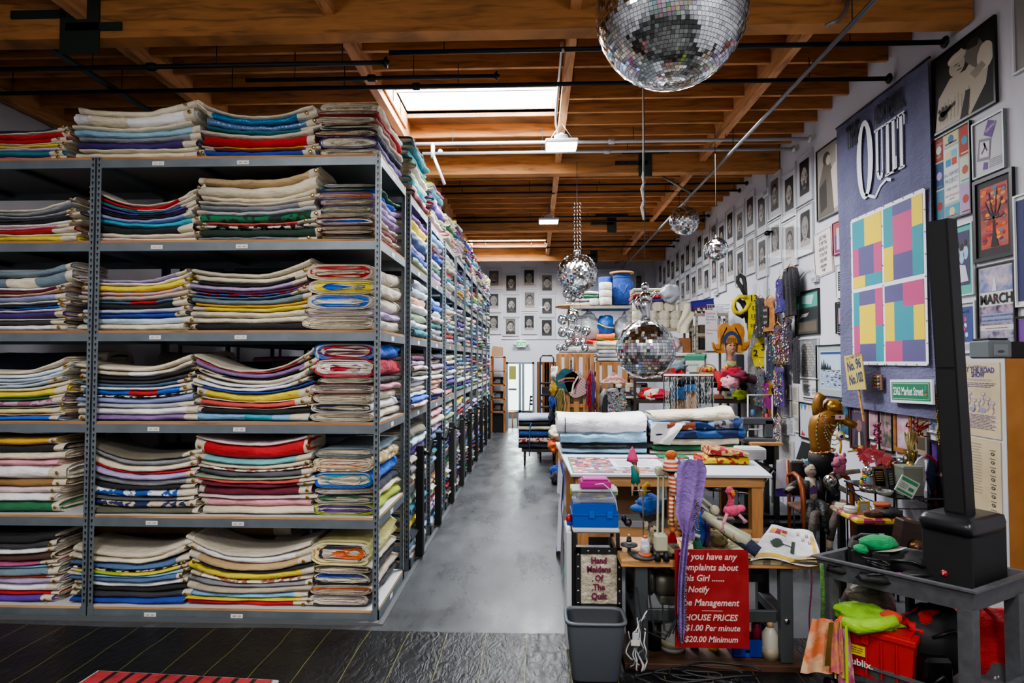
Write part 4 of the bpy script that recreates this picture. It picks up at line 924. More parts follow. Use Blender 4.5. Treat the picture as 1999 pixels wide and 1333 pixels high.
for(x0,x1,a,c,wh)in((1532,1545,717,747,'top left'),(1532,1545,750,779,'middle left'),(1547,1559,753,782,'middle right'),(1532,1545,781,811,'bottom left'),(1547,1560,783,812,'bottom right'),(1525,1540,813,845,'lower cream pair, left'),(1541,1551,814,847,'lower cream pair, right'),(1553,1562,815,842,'lowest lilac sheet'),(1526,1550,855,893,'large leaning sheet under the others')):
 wframe('notice_sheet','small printed sheet of the paper cluster beside the vests, %s'%wh,'notice',x0,x1,a,c,M_fw if k%2 else None,.006,lambda b,W,H:lines(b,W*.15,W*.85,H*.1,H*.9,10,C('#77757a'),.014),C(['#bfc0c8','#c9c2b0','#b8b4ac'][k%3]));k+=1
def bunting(b,W,H):
 b.rect(.02,W-.02,.02,H-.02,C('#b4b6bf'),.012)
 for i in range(5):b.poly([(W*(.04+.19*i),H*.94),(W*(.2+.19*i),H*.94),(W*(.12+.19*i),H*.76)],C(['#3a8a9c','#3a62a8','#cfa838','#3f8f6a','#d09030'][i]),.013)
 b.poly([(W*.08,H*.06),(W*.22,H*.06),(W*.15,H*.22)],C('#b03040'),.013);b.poly([(W*.16,H*.06),(W*.3,H*.06),(W*.23,H*.16)],C('#b03040'),.0135)
wframe('framed_picture','framed picture with a string of coloured bunting on pale cloth, behind gold torso','framed picture',1563,1601,784,852,M_fb,.014,bunting)
def abst(c1,c2,ttl=None):
 def f(b,W,H):
  b.rect(W*.12,W*.88,H*.1,H*.9,mat(c1,.7,kind='blotch',col2=c2,scale=11.),.012)
  if ttl:b.text(ttl,W*.5,H*.8,W*.2,C('#c8c4cc'),.014,align='CENTER',sx=.8)
 return f
wframe('framed_poster','blue and black framed poster half hidden by the gold torso','framed poster',1640,1661,781,852,M_fb,.012,abst('#28607c','#1c2430'))
def singer(b,W,H):
 b.rect(W*.08,W*.92,H*.06,H*.94,C('#4a3a4c'),.012);b.text('QUILTIES II',W*.5,H*.84,W*.15,C('#b8a8b0'),.014,align='CENTER',sx=.8)
 b.poly([(W*.2,H*.08),(W*.8,H*.08),(W*.72,H*.42),(W*.3,H*.42)],C('#2b2630'),.0125);b.oval(W*.5,H*.54,W*.17,H*.13,C('#7a5a54'),.013);b.poly([(W*.43,H*.1),(W*.57,H*.1),(W*.55,H*.4),(W*.45,H*.4)],C('#b8a898'),.0135)
wframe('framed_poster','brown framed poster of a man in a dark suit, right of the gold torso','framed poster',1663,1697,788,874,M_fbrown,.03,singer)
wframe('framed_poster','white matted pink poster right of the brown framed man','framed poster',1698,1719,791,857,M_fb,.01,abst('#7a5068','#b09098'))
wframe('framed_photo','black framed photo of pink flowers and green trees, behind the poinsettias','framed photo',1719,1746,792,878,M_fb,.016,abst('#3c4f38','#a07a84'),C('#bcb6b4'))
wframe('framed_picture','wide wooden framed small print behind the red ribbon trophies','framed picture',1749,1784,792,880,M_foak,.045,abst('#a8a4b8','#b08088'))
wframe('newspaper_page','yellowed newspaper page in grey sleeve behind the gold trophy','newspaper',1787,1814,793,886,M_fgrey,.014,lambda b,W,H:(b.rect(W*.1,W*.9,H*.06,H*.9,C('#8c7c60'),.012),lines(b,W*.15,W*.85,H*.45,H*.85,12,C('#4c4438'),.013),b.rect(W*.2,W*.8,H*.12,H*.38,C('#4a4034'),.013)),C('#7f8078'))
wframe('framed_photo','blue landscape photo beside the gold beaded garland','framed photo',1815,1836,793,843,M_fw,.006,abst('#38506c','#8c9aa8'))
wframe('framed_picture','small purple picture in a black frame beside the speaker column','framed picture',1819,1838,858,916,M_fb,.02,abst('#5a2f8c','#3a1c5c'),C('#b8b4c0'))
p,W,H=wq(1743,1825,738,785,XR-.1)
H*=.94;t=thing('street_sign','white bordered green street sign reading 2362 Market Street, pinned to the banner','sign',p,rot=(0,-.035,-pi/2))
b=MB();card(b,0,W,0,H,0,.02,C('#c8cbd0'));b.obj('sign_board',t)
b=MB();b.rect(W*.04,W*.96,H*.12,H*.88,C('#1c6e4c'),.022)
for(x0,x1,y0,y1)in((.065,.935,.17,.185),(.065,.935,.815,.83),(.065,.07,.17,.83),(.93,.935,.17,.83)):b.rect(W*x0,W*x1,H*y0,H*y1,C('#c8cbd0'),.023)
b.text('2362 Market Street',W*.09,H*.34,H*.48,C('#d0d4d8'),.024,fit=W*.72,bold=.02)
for i,c in enumerate(('#b06a28','#a83a50','#3a8ab0','#c8b040')):b.poly([(W*(.84+.02*(i%2)),H*(.3+.1*i)),(W*(.9-.01*i),H*(.38+.1*i)),(W*.86,H*(.5+.09*i))],C(c),.0245)
b.obj('sign_lettering',t)
p=PX(1688,822,XR-.2);t=thing('stick_sign','yellow placard on a wooden stick reading No. 96 and No. 102','sign',p,rot=(0,-.28,-pi/2))
b=MB();card(b,-.012,.012,0,.55,-.0,.015,M_pine);b.obj('stick',t)
b=MB();prism(b,[(-.19,.38),(.17,.3),(.2,.68),(-.16,.76)],.015,.024,C('#b5a05c'));b.text('No. 96',-.13,.57,.15,C('#1c3050'),.026,rot=-.08,bold=.03,fit=.28);b.text('No.102',-.13,.42,.15,C('#1c3050'),.026,rot=-.08,bold=.03,fit=.28);b.text('TO THE QUILT',-.13,.69,.05,C('#1c3050'),.026,rot=-.08);b.obj('placard',t)
p,W,H=wq(1707,1724,731,760,XR-.09);t=thing('wall_plaque','small brass plaque with six knobs on the banner above the frames','plaque',p,rz=-pi/2)
b=MB();card(b,0,W,0,H,0,.015,C('#7a5a4c'));b.obj('plate',t);b=MB()
for i in range(8):b.ell((W*(.3+.4*(i%2)),-.02,H*(.15+.23*(i//2))),(W*.15,.012,H*.08),C(['#8a7a38','#3a4a7c','#9c5a5c','#a89048'][i%4]),8,6)
b.obj('knobs',t)
for(x0,x1,a,c,lab)in((1397,1404,566,578,'small white wall box with red light below the portraits'),(1590,1600,540,552,'white wall socket box left of the fabric sign'),(1495,1506,372,388,'grey junction box between portrait columns')):
 p,W,H=wq(x0,x1,a,c);b=MB();card(b,0,W,0,H,0,.05,C('#b8babf'));prism(b,[(W*.2,H*.3),(W*.8,H*.3),(W*.8,H*.7),(W*.2,H*.7)],.05,.056,C('#8c8e94'));tag(b.obj('wall_box',loc=p,rz=-pi/2),lab,'wall box')
b=MB();b.tube([PX(1497,y,XR-.02)for y in(338,372,430,470,560,620)],.012,C('#a8aab0'),6);tag(b.obj('wall_cable_pipe'),'thin vertical conduit on the right wall between the portraits','conduit')
p=PX(1498,455,XR-.08);b=MB();b.ell((0,0,0),(.05,.05,.04),M_black,10,8);b.tube([(0,0,0),(.07,0,.03)],.015,M_black,6);tag(b.obj('security_camera',loc=p),'small black camera on the right wall between portraits','camera')
b=MB();pts=[(1597,545),(1583,525),(1570,530),(1556,548)];b.tube([PX(x,y,XR-.03)for x,y in pts],.008,C('#c0c2c8'),5);tag(b.obj('wall_cable'),'looping white cable running left from the wall socket','cable')
def U(px,Y):return PY(px,700,Y).x
def Zp(py,Y):return PY(1000,py,Y).z
def rnd_cloth(b,c,r,mt,seed,amp=.3):b.ell(c,r,mt,22,14,amp,seed)
Y=18.0;x0,x1=U(958,Y),U(986,Y);z1=Zp(695,Y)
M_or=mat('#a8662c',.5,kind='wood',scale=7.)
t=thing('wooden_shelf','narrow orange wooden shelf left of the doorway, holding old sewing machines','shelf',(x0,Y,0))
W=x1-x0
for x in(0,W-.05):
 for y in(0,.45):
  b=MB();b.box(x,x+.05,y,y+.05,0,z1,M_or);b.obj('post',t)
for z in(.62,.98,1.4,1.8,z1-.02):b=MB();b.box(0,W,0,.5,z-.03,z,M_or);b.obj('shelf_board',t)
def machine(name,label,loc,rz=0,s=1.,body='#1a1a1c',group=None):
 t=thing(name,label,'sewing machine',loc,rz,group);m_=mat(body,.35)
 b=MB();b.box(-.2*s,.2*s,-.08*s,.08*s,0,.04*s,m_,.008*s);b.obj('bed',t)
 b=MB();b.box(.08*s,.18*s,-.05*s,.05*s,.04*s,.27*s,m_,.015*s);b.box(-.19*s,.18*s,-.05*s,.05*s,.2*s,.29*s,m_,.015*s);b.box(-.2*s,-.12*s,-.045*s,.045*s,.12*s,.24*s,m_,.012*s);b.obj('arm',t)
 b=MB();b.lathe([(.0,0),(.06*s,0),(.065*s,.015*s),(.05*s,.03*s),(0,.03*s)],mat('#7c8084',.3,.8),14,c=(.18*s,0,.23*s),ax=(1,0,0));b.obj('hand_wheel',t)
 b=MB();b.tube([(-.16*s,0,.12*s),(-.16*s,0,.05*s)],.004*s,M_chrome,5);b.box(-.175*s,-.145*s,-.01,.01,.04*s,.05*s,M_chrome);b.obj('needle_bar',t)
 return t
for z,lab in((.62,'lowest'),(.98,'second'),(1.4,'third')):machine('sewing_machine','old black sewing machine on the %s board of the orange shelf'%lab,(x0+W/2,Y+.25,z),0,.75)
b=MB();b.box(.04,W-.05,.06,.4,0,.5,M_black,.01);b.box(.03,W-.04,.05,.41,.5,.53,M_blackm,.005);tag(b.obj('storage_bin',loc=(x0,Y,.001)),'black storage bin under the orange wooden shelf','storage bin')
b=MB();prism(b,[(0,0),(.32,0),(.32,.26),(.05,.3),(0,.2)],0,.3,mat('#a88468',.8));b.box(.02,.3,-.3,0,.255,.258,C('#8a6a50'));tag(b.obj('cardboard_box',loc=(x0+.02,Y+.35,z1)),'brown cardboard box on top of the orange wooden shelf','cardboard box')
def wchair(name,label,loc,rz,mt,s=1.):
 t=thing(name,label,'chair',loc,rz)
 for(x,y)in((-.2,-.2),(.2,-.2),(-.2,.2),(.2,.2)):b=MB();b.tube([(x*1.05,y*1.05,0),(x,y,.45)],[.016,.02],mt,6);b.obj('leg',t)
 b=MB();b.box(-.22,.22,-.22,.22,.45,.49,mt,.012);b.obj('seat',t)
 for x in(-.19,.19):b=MB();b.tube([(x,.2,.49),(x,.26,.95)],.018,mt,6);b.obj('back_post',t)
 for z in(.68,.8,.92):b=MB();b.bar((-.19,.24,z),(.19,.24,z),.02,.06,mt);b.obj('back_slat',t)
 return t
wchair('wooden_chair','orange wooden chair just left of the doorway',(U(994,19.6),19.6,0),1.2,M_or)
wchair('draped_chair','dark chair with a coat over it inside the doorway',(U(1036,19.8),19.9,0),-.6,mat('#2a2c30',.7))
Y=13.0
t=thing('folding_ladder','dark grey folding step ladder leaning upright before the slatted crate','step ladder',(U(1053,Y),Y,0));M_lad=mat('#3b4450',.4,.3);W=U(1083,Y)-U(1053,Y);H=Zp(694,Y)
for x in(.02,W-.02):b=MB();b.tube([(x,0,0),(x,.1,H-.06),(x+(.04 if x<.1 else-.04),.1,H)],.016,M_lad,8);b.obj('rail',t)
b=MB();b.tube([(.06,.1,H),(W-.06,.1,H)],.016,M_lad,8);b.obj('top_handle',t)
for z in(.35,.6,.85,1.1,1.35,1.6):b=MB();b.box(.03,W-.03,-.05+z*.04,.1+z*.04,z,z+.04,M_blackm,.006);b.obj('tread',t)
b=MB();b.box(.05,W-.05,-.02,.04,1.4,1.55,M_blackm,.01);b.obj('tool_tray',t)
def crate(name,label,xa,xb,Y,zt,D=.9,slats=3,mt=M_pinez):
 t=thing(name,label,'wooden crate',(xa,Y,0));W=xb-xa
 for x in(0,W-.07):
  for y in(0,D):b=MB();b.box(x,x+.07,y,y+.04,0,zt,mt);b.obj('corner_post',t)
 for z in(.25,zt-.07,zt*.55):b=MB();b.box(.0,W,.04,.06,z,z+.07,mt);b.obj('cross_rail',t)
 for i in range(slats):
  x=.12+(W-.24-.09)*i/max(1,slats-1);b=MB();b.box(x,x+.1,-.0,.03,.2,zt-.02,mt);b.obj('slat',t)
 for x in(0,W-.02):
  for z in(.3,.8,1.3,1.8):b=MB();b.box(x,x+.02,.04,D,z,z+.09,mt);b.obj('side_slat',t)
 b=MB();b.box(.02,W-.02,.03,D,zt-.02,zt,mt);b.obj('top_board',t)
 b=MB();b.box(.02,W-.02,.06,D,.2,.23,mt);b.obj('base_board',t)
 return t
crate('slatted_crate','dark brown slatted crate behind the folding step ladder',U(1048,14),U(1086,14),14,Zp(706,14),.5,3,mat('#7a4c26',.6,kind='wood',scale=7.))
crate('slatted_crate','tall pine slatted crate with two mitts hanging on it, left of the pair',U(1089,11.5),U(1160,11.5),11.5,Zp(690,11.5),.9,3)
crate('slatted_crate','tall pine slatted crate behind the badge covered jacket, right of the pair',U(1163,11.5),U(1237,11.5),11.5,Zp(706,11.5),.9,3)
b=MB();r=random.Random(5)
FC=['white','canvas','royal','red','yellow','cream','teal','navy','purple','green','ltgrey']
def pile(name,label,cat,x0,x1,Y,z0,z1,n,D=.6,group=None,cols=None,kindstuff=False,ragged=0):
 """a pile of folded cloths, one object each unless it is stuff"""
 z=z0;t=(z1-z0)/n;out=[]
 for i in range(n):
  c=(cols.split()if cols else FC)[i%len(cols.split())]if cols else r.choice(FC)
  b=MB();quilt_into(b,(x1-x0)*r.uniform(.9,1),D*r.uniform(.9,1),t*1.04,0,.0,.0,0,0,cloth(c),([cloth(c),CANV],[CANV,cloth(c)]),0,1,12,12,r.random()*99,0,1.5)
  o=b.obj(name,loc=((x0+x1)/2+r.uniform(-.02,.02),Y+D/2,z));z+=t
  w=['bottom','second from bottom','third from bottom','fourth from bottom','fifth from bottom','sixth from bottom','seventh from bottom'][i]
  tag(o,(label%(cword(c),w)),cat,group);out.append(o)
 return out
pile('folded_fabric','%s folded fabric inside the left pine crate, %s','fabric',U(1093,11.6),U(1155,11.6),11.62,.24,1.7,7,.7,'fabrics inside the crates')
pile('folded_fabric','%s folded fabric inside the right pine crate, %s','fabric',U(1167,11.6),U(1233,11.6),11.62,.24,1.7,7,.7,'fabrics inside the crates')
pile('folded_paper_sheet','%s folded sheet piled on top of the right pine crate, %s','fabric',U(1166,11.5),U(1236,11.5),11.5,Zp(706,11.5)+.002,Zp(668,11.5),5,.6,'sheets on the right crate','white ltgrey white canvas white')
b=MB();b.tube([(0,0,.05),(.35,.0,.06),(.7,.05,.05)],[.05,.06,.05],mat('#b5b3ae',.8,kind='fabric'),12);b.tube([(.35,-.1,.05),(.4,.5,.05)],.045,mat('#c4c2bd',.8,kind='fabric'),12);tag(b.obj('rolled_fabric',loc=(U(1092,11.5),11.6,Zp(690,11.5)+.01)),'grey rolled cloth lying on top of the left pine crate','fabric roll')
for i,(px,py,c,lab)in enumerate(((1082,758,'gold','yellow bunched fabric spilling from the left side of the pine crate'),(1080,785,'royal','blue bunched fabric spilling from the left side of the pine crate'),(1083,730,'white','white bunched fabric at the upper left edge of the pine crate'),(1079,815,'navy','navy bunched fabric at the lower left edge of the pine crate'))):
 p=PY(px,py,11.9);b=MB();rnd_cloth(b,(0,0,0),(.08,.2,.14),cloth(c),i*3,.6);tag(b.obj('bunched_fabric',loc=p),lab,'fabric')
for i,(px,py,w,h,rot,c,c2,lab)in enumerate(((1107,742,.2,.2,.5,'#1f5a66','#b07a50','teal quilted mitt with orange arc hung on the left crate'),(1124,750,.19,.24,-.4,'#7a3048','#e0d4c8','red and white striped quilted mitt hung on the left crate'))):
 t=thing('quilted_mitt',lab,'oven mitt',PY(px,py,11.45),rot=(0,rot,0))
 b=MB();n=20;prism(b,[(w*_se(math.cos(2*pi*k/n),.6),h*_se(math.sin(2*pi*k/n),.75))for k in range(n)],0,.03,mat(c,kind='fabric')if i==0 else mat(c,kind='stripe',col2=c2,scale=14.));b.obj('mitt_body',t)
 b=MB();b.line([(-w*.7,-h*.5),(-w*.2,h*.1),(w*.5,h*.5)],.03,C(c2),.032);b.line([(-w*.5,-h*.7),(0,-h*.1),(w*.7,h*.3)],.02,C('#8a3a50'),.033);b.obj('applique',t)
 b=MB();b.tube([(0,-.01,h),(.02,-.01,h+.06),(-.02,-.01,h+.06),(0,-.01,h)],.006,C(c),5);b.obj('hanging_loop',t)
def beads(label,px,py0,py1,Y,n,cols,wid=.1,name='bead_necklaces'):
 p=PY(px,py0,Y);H=p.z-Zp(py1,Y);b=MB();rr=random.Random(int(px))
 for i in range(n):
  x=(i/(n-1)-.5)*wid;c=mat(rr.choice(cols),.25,.3);L=H*rr.uniform(.7,1);z=0
  pts=[(x*(.3+.7*min(1,k/4))+.01*math.sin(k+i),-.02*rr.random(),-L*k/12)for k in range(13)]
  b.tube(pts,[.006+.004*(k%2)for k in range(13)],c,6)
 o=b.obj(name,loc=p);return tag(o,label,'bead necklaces',None,'stuff')
beads('gold and green bead strings hanging at the left edge of the left crate',1095,758,812,11.4,8,['#a89a3c','#6f8a54','#c8bfa8','#8a6a3c'],.2)
beads('multicoloured bead strings hanging thick between the two crates',1153,722,815,11.4,11,['#b02a3c','#2a6ab0','#c9a030','#3a8a5a','#d8d8d8','#7a3a90'],.16)
t=thing('parasol_lampshade','patterned conical lampshade on a stand above the badge covered jacket','lampshade',PY(1199,748,10.9));r_=29*10.9/FOC
b=MB();b.lathe([(r_,0),(r_*.98,.015),(r_*.5,.1),(.03,.19),(.015,.2)],mat('#b8a690',kind='print',col2='#a05a5c',scale=18.),10);b.obj('shade',t)
b=MB();b.tube([(0,0,.2),(0,0,.24)],.01,M_brass,6);b.obj('finial',t);b=MB();b.tube([(0,0,.02),(0,0,-1.75)],.012,M_brass,6);b.obj('pole',t)
def garment(name,label,cat,loc,rz,w,h,mt,badges=0,cols=None,seed=0,sleeves=False,neckv=.25,hanger=True,group=None,depth=.1,open_=False):
 t=thing(name,label,cat,loc,rz,group)
 def prof(v):
  if v>.93:return w*(.5-(v-.93)/.07*.27)
  if v>.62:return w*(.34+.14*abs((v-.78)/.15)**1.5)if not sleeves else w*.5
  return w*(.5-.06*math.sin(v/.62*pi/2))
 def fn(side):
  def f(u,v):
   hw=prof(v);x=(u-.5)*2*hw;y=side*depth/3*math.cos((u-.5)*pi)**.6-.008*math.sin(x*40/(w*2)+v*3+seed)
   return(x,y,-h+v*h-(0 if side>0 else max(0,neckv*h*.5*(1-abs(u-.5)*7))if v>.85 else 0))
  return f
 b=MB();b.sheet(fn(-1),18,18,mt);b.sheet(fn(1),14,12,mt);b.obj('body_panel',t)
 if sleeves:
  for k in(-1,1):b=MB();b.tube([(k*w*.42,0,-h*.06),(k*w*.56,0,-h*.25),(k*w*.58,.01,-h*.62)],[w*.12,w*.13,w*.1],mt,10);b.obj('sleeve',t)
 rr=random.Random(seed+5);b=MB();bc=cols or['#c8c8cc','#a82a38','#3a4fa0','#d0b040','#7a4a98','#202024','#d89098','#4a8a6a']
 for i in range(int(badges*1.7)):
  v=rr.uniform(.04,.9);u=rr.uniform(.1,.9);q=fn(-1)(u,v);rad=rr.uniform(.009,.017)
  b.lathe([(rad,0),(rad,.006),(rad*.6,.01),(0,.011)],mat(rr.choice(bc),.3),9,c=(q[0],q[1]-.002,q[2]),ax=(rr.uniform(-.2,.2),-1,rr.uniform(-.2,.2)))
 if badges:o=b.obj('pin_badges',t);o['kind']='stuff'
 if hanger:
  b=MB();b.tube([(-w*.4,0,-.02),(0,0,.05),(w*.4,0,-.02)],.008,M_pine,6);b.tube([(0,0,.05),(0,0,.09),(.02,0,.12),(0,0,.14),(-.015,0,.12)],.004,M_chrome,5);b.obj('hanger',t)
 return t
p=PY(1208,757,10.6)
t=garment('badge_jacket','black jacket with grey front wholly covered in pin badges before the right crate','jacket',p,0,.5,.62,mat('#77787a',.5,.3,kind='fabric',scale=30.),90,None,3,True,hanger=False,depth=.25)
for k in(-1,1):b=MB();b.box(min(k*.2,k*.29),max(k*.2,k*.29),-.06,.06,-.6,-.1,M_blackm,.02);b.obj('black_side',t)
b=MB();b.tube([(0,0,0),(0,0,.06)],[.06,.05],C('#c9c2b4'),10);b.tube([(0,.02,-.6),(0,.02,-p.z+.02)],.02,M_iron,6);b.lathe([(.2,-p.z+.001),(.2,-p.z+.03),(.02,-p.z+.05)],M_iron,16,c=(0,.02,0));b.obj('dress_form',t)
M_bg=mat('#8c8474',.5,kind='paint')
def shelving(name,label,xa,xb,Y,D,levels,mt,top=None,deck=None):
 t=thing(name,label,'shelving',(xa,Y,0));W=xb-xa;zt=top or max(levels)
 for x in(0,W-.04):
  for y in(0,D-.04):
   b=MB();b.box(x,x+.04,y,y+.04,0,zt,mt)
   z=.1
   while z<zt and y==0:b.box(x+.012,x+.028,-.001,0,z,z+.02,M_black);z+=.09
   b.obj('post',t)
 for z in levels:
  b=MB();b.box(0,W,0,D,z-.025,z,deck or mt);b.obj('shelf_board',t);b=MB();b.box(0,W,-.004,0,z-.06,z,mt);b.obj('front_beam',t)
 return t
Y=12.6;ZA=Zp(597,Y);ZB_=Zp(670,Y)
shelving('tall_shelving','tall beige shelving holding blue drums on top and bags below, right of portraits',U(1113,Y),U(1234,Y),Y,.9,[.4,1.2,ZB_,ZA],M_bg)
b=MB();b.lathe([(0,0),(.42,0),(.42,.03),(0,.03)],M_pine,28);tag(b.obj('wooden_disc',loc=(U(1130,Y)-.05,Y+.42,ZA)),'round plywood disc at the left end of the top shelf','disc')
Y2=Y+.06
pile('folded_fabric','%s folded fabric on the top shelf left of the drums, %s','fabric',U(1106,Y),U(1170,Y),Y+.15,ZA+.032,Zp(567,Y),4,.6,None,'paleblue ltgrey green white')
def drum(label,px,rpx,py0,py1,Y,c,lid=None,strap=True,name='fabric_drum'):
 t=thing(name,label,'drum',PY(px,py1,Y));r_=rpx*Y/FOC;H=Zp(py0,Y)-Zp(py1,Y);m_=mat(c,kind='fabric')
 b=MB();b.lathe([(r_,0),(r_*1.01,H*.3),(r_,H*.94),(r_*.97,H)],m_,28);b.obj('drum_body',t)
 if strap:
  b=MB();b.tube([(-r_*.5,-r_*.9,H*.62),(0,-r_*1.05,H*.3),(r_*.5,-r_*.9,H*.62)],.018,m_,6);b.lathe([(r_*1.02,H*.84),(r_*1.04,H*.87),(r_*1.02,H*.9)],m_,28);b.ell((r_,0,H*.62),(.05,.05,.12),m_,8,8);b.obj('strap',t)
 if lid:b=MB();b.lathe([(0,H),(lid,H),(lid,H+.03),(0,H+.03)],M_pine,30);b.obj('round_wooden_lid',t)
 return t
drum('tall royal blue fabric drum with a round wooden lid on the top shelf',1214,17.5,535,595,Y+.3,'#17408c',.25)
drum('shorter blue fabric drum behind the white webbing rolls',1183,14.5,542,595,Y+.45,'#17408c',None,False)
def roll(label,px,rpx,py0,py1,Y,c='#c8c0ac',group=None,name='webbing_roll'):
 r_=rpx*Y/FOC;H=Zp(py0,Y)-Zp(py1,Y);b=MB()
 prof=[(r_*.3,H),(r_*.3,H*.7)][::-1]
 b.lathe([(r_*.94,0),(r_,H*.06),(r_*1.01,H*.5),(r_,H*.94),(r_*.93,H),(r_*.25,H),(r_*.22,H*.6),(0,H*.6)],mat(c,kind='fabric',scale=9.),22)
 return tag(b.obj(name,loc=PY(px,py1,Y)),label,'webbing roll',group)
for i,(a,c)in enumerate(((552,567),(567,581),(581,595.5))):roll('white webbing roll in the stack of three on top shelf, %s'%['top','middle','bottom'][i],1182,12.5,a,c,Y+.12,'#c9c6be')
roll('small white roll on the top shelf left of the stacked rolls',1160,9,583,595.5,Y+.15,'#c9c6be')
M_pl=mat('#a8adb4',.25,kind='paint',scale=5.,bump=.6)
for(px,py,rx,rz_,c,lab,k)in((1145,640,.33,.3,0,'big white plastic bag at the left of the bag shelf',1),(1122,650,.16,.22,0,'smaller white plastic bag at the far left of the bag shelf',4),(1214,642,.19,.26,0,'white plastic bag at the right end of the bag shelf',2)):
 t=thing('plastic_bag',lab,'plastic bag',PY(px,668,Y+.3));b=MB();b.ell((0,0,rz_*.96),(rx,.26,rz_),M_pl,30,20,.22,k);b.obj('bag_body',t);b=MB();b.tube([(0,0,rz_*1.75),(.02,0,rz_*2.05),(.08,0,rz_*2.2)],[.08,.03,.07],M_pl,8);b.obj('tied_neck',t)
t=thing('blue_bag','bright blue plastic bag with a yellow strap on the bag shelf','bag',PY(1181,660,Y+.2));b=MB();b.ell((0,0,.24),(.19,.2,.25),mat('#0f4f9c',.3,kind='paint',bump=.5,scale=6.),22,16,.25,7);b.obj('bag_body',t)
b=MB();b.tube([(-.17,-.14,.3),(-.02,-.23,.22),(.17,-.15,.2)],.012,C('#c9b83c'),6);b.obj('strap',t)
for i,(xa,xb,ya,yb,c,lab)in enumerate(((1112,1200,664,672,'red','red folded cloth under the blue bag'),(1165,1200,652,664,'orange','orange folded cloth directly under the blue bag'),(1158,1208,666,676,'gold','gold yellow folded cloth at the front of the bag shelf'),(1168,1210,660,666,'green','dark green folded cloth on the bag shelf'))):
 b=MB();quilt_into(b,U(xb,Y)-U(xa,Y),.4,Zp(ya,Y)-Zp(yb,Y),0,0,.02,0,1,cloth(c),(None,None),0,1,10,10,i*7,0,2);tag(b.obj('folded_cloth',loc=(U((xa+xb)/2,Y),Y+.15-.3*(i==2),Zp(yb,Y))),lab,'fabric')
b=MB();b.box(0,U(1234,Y)-U(1140,Y),-.1,.3,0,.03,C('#1c4f94'),.01);tag(b.obj('blue_tarp_sheet',loc=(U(1140,Y),Y+.3,Zp(603,Y)-.0)),'flat folded blue tarp under the top shelf','tarp')
Y=11.4;ZR=Zp(641,Y);ZS_=Zp(697,Y)
shelving('metal_shelving','beige metal shelving carrying many cream webbing rolls, behind the tabletop ball',U(1234,Y),U(1356,Y),Y,.7,[.4,1.1,ZS_,ZR],M_bg,top=ZR+.05)
k=0
for row,(a,c,xs)in enumerate(((590,608,(1246,1284,1307,1336)),(607,624,(1246,1271,1296,1319,1341)),(624,641,(1246,1271,1296,1319,1341)))):
 for px in xs:
  roll('cream webbing roll, %s row of the stack, %s from left'%(['upper','middle','lower'][row],ordn[xs.index(px)]),px,11.5,a,c,Y+.18,group='cream webbing rolls');k+=1
pile('folded_quilt','%s folded quilt lying on top of the cream webbing rolls, %s','quilt',U(1236,Y),U(1330,Y),Y+.05,Zp(590,Y),Zp(562,Y),4,.6,None,'purple red canvas cream')
t=thing('white_sack','white crumpled plastic sack on the quilts above the webbing rolls','sack',PY(1308,590,Y+.1));b=MB();b.ell((0,0,.16),(.19,.2,.17),M_pl,24,16,.3,9);b.obj('bag_body',t)
t=thing('hanging_webbing','loose cream webbing hanging down over the right end of the shelving','webbing',PY(1343,592,Y-.02));b=MB();b.sheet(lambda u,v:(-.1+.22*u-.1*v+.03*math.sin(v*6),-.03+.02*math.sin(u*9+v*5),-.55*v),10,14,cloth('cream'));b.obj('cloth_strip',t)
def box_(name,label,cat,x0,x1,y0,y1,Y,D,c,lid=None,extra=None):
 p=PY(x0,y1,Y);W=U(x1,Y)-U(x0,Y);H=Zp(y0,Y)-Zp(y1,Y)
 t=thing(name,label,cat,(p.x,Y,p.z));b=MB();b.box(0,W,0,D,0,H,mat(c,.8,kind='paint'),min(.01,H*.1));b.obj('box_body',t)
 if lid:b=MB();b.box(-.01,W+.01,-.01,D+.01,H*.8,H*1.01,mat(lid,.7),.006);b.obj('lid',t)
 if extra:b=MB();extra(b,W,H);b.obj('printed_label',t)
 return t
box_('cardboard_box','open brown cardboard box on the shelf right of the large tile ball','cardboard box',1327,1349,660,690,Y+.05,.4,'#8a5a34',None)
box_('white_box','low white box in front of the brown cardboard box','box',1320,1333,676,688,Y+.02,.3,'#b8b4b0')
t=thing('pink_bag','pale pink plastic bag beside the brown box','bag',PY(1316,688,Y+.1));b=MB();b.ell((0,0,.14),(.12,.15,.14),mat('#c0a0a8',.4,kind='paint',bump=.5),18,12,.35,2);b.obj('bag_body',t)
b=MB();quilt_into(b,.5,.4,.08,0,.02,.02,0,1,cloth('white'),(None,None),0,1,10,10,3);tag(b.obj('folded_cloth',loc=(U(1342,Y),Y+.15,ZS_)),'white folded cloth at the right end of the lower webbing shelf','fabric')
Y=11.2;zt=Zp(612,Y)
shelving('file_shelving','narrow beige metal shelving with files and boxes below the wire basket',U(1359,Y),U(1423,Y),Y,.5,[.5,Zp(740,Y),Zp(683,Y),Zp(651,Y),zt],M_bg,top=zt)
for i,(a,c,y0,y1,col,lab)in enumerate(((1366,1382,634,651,'#4a3f30','dark patterned storage box on the upper file shelf'),(1366,1382,653,660,'#8c7a50','brown storage box lid-up under the upper file shelf'),(1367,1385,660,682,'#1b1c20','black storage box on the middle file shelf'))):box_('storage_box',lab,'storage box',a,c,y0,y1,Y+.02,.35,col)
b0=None
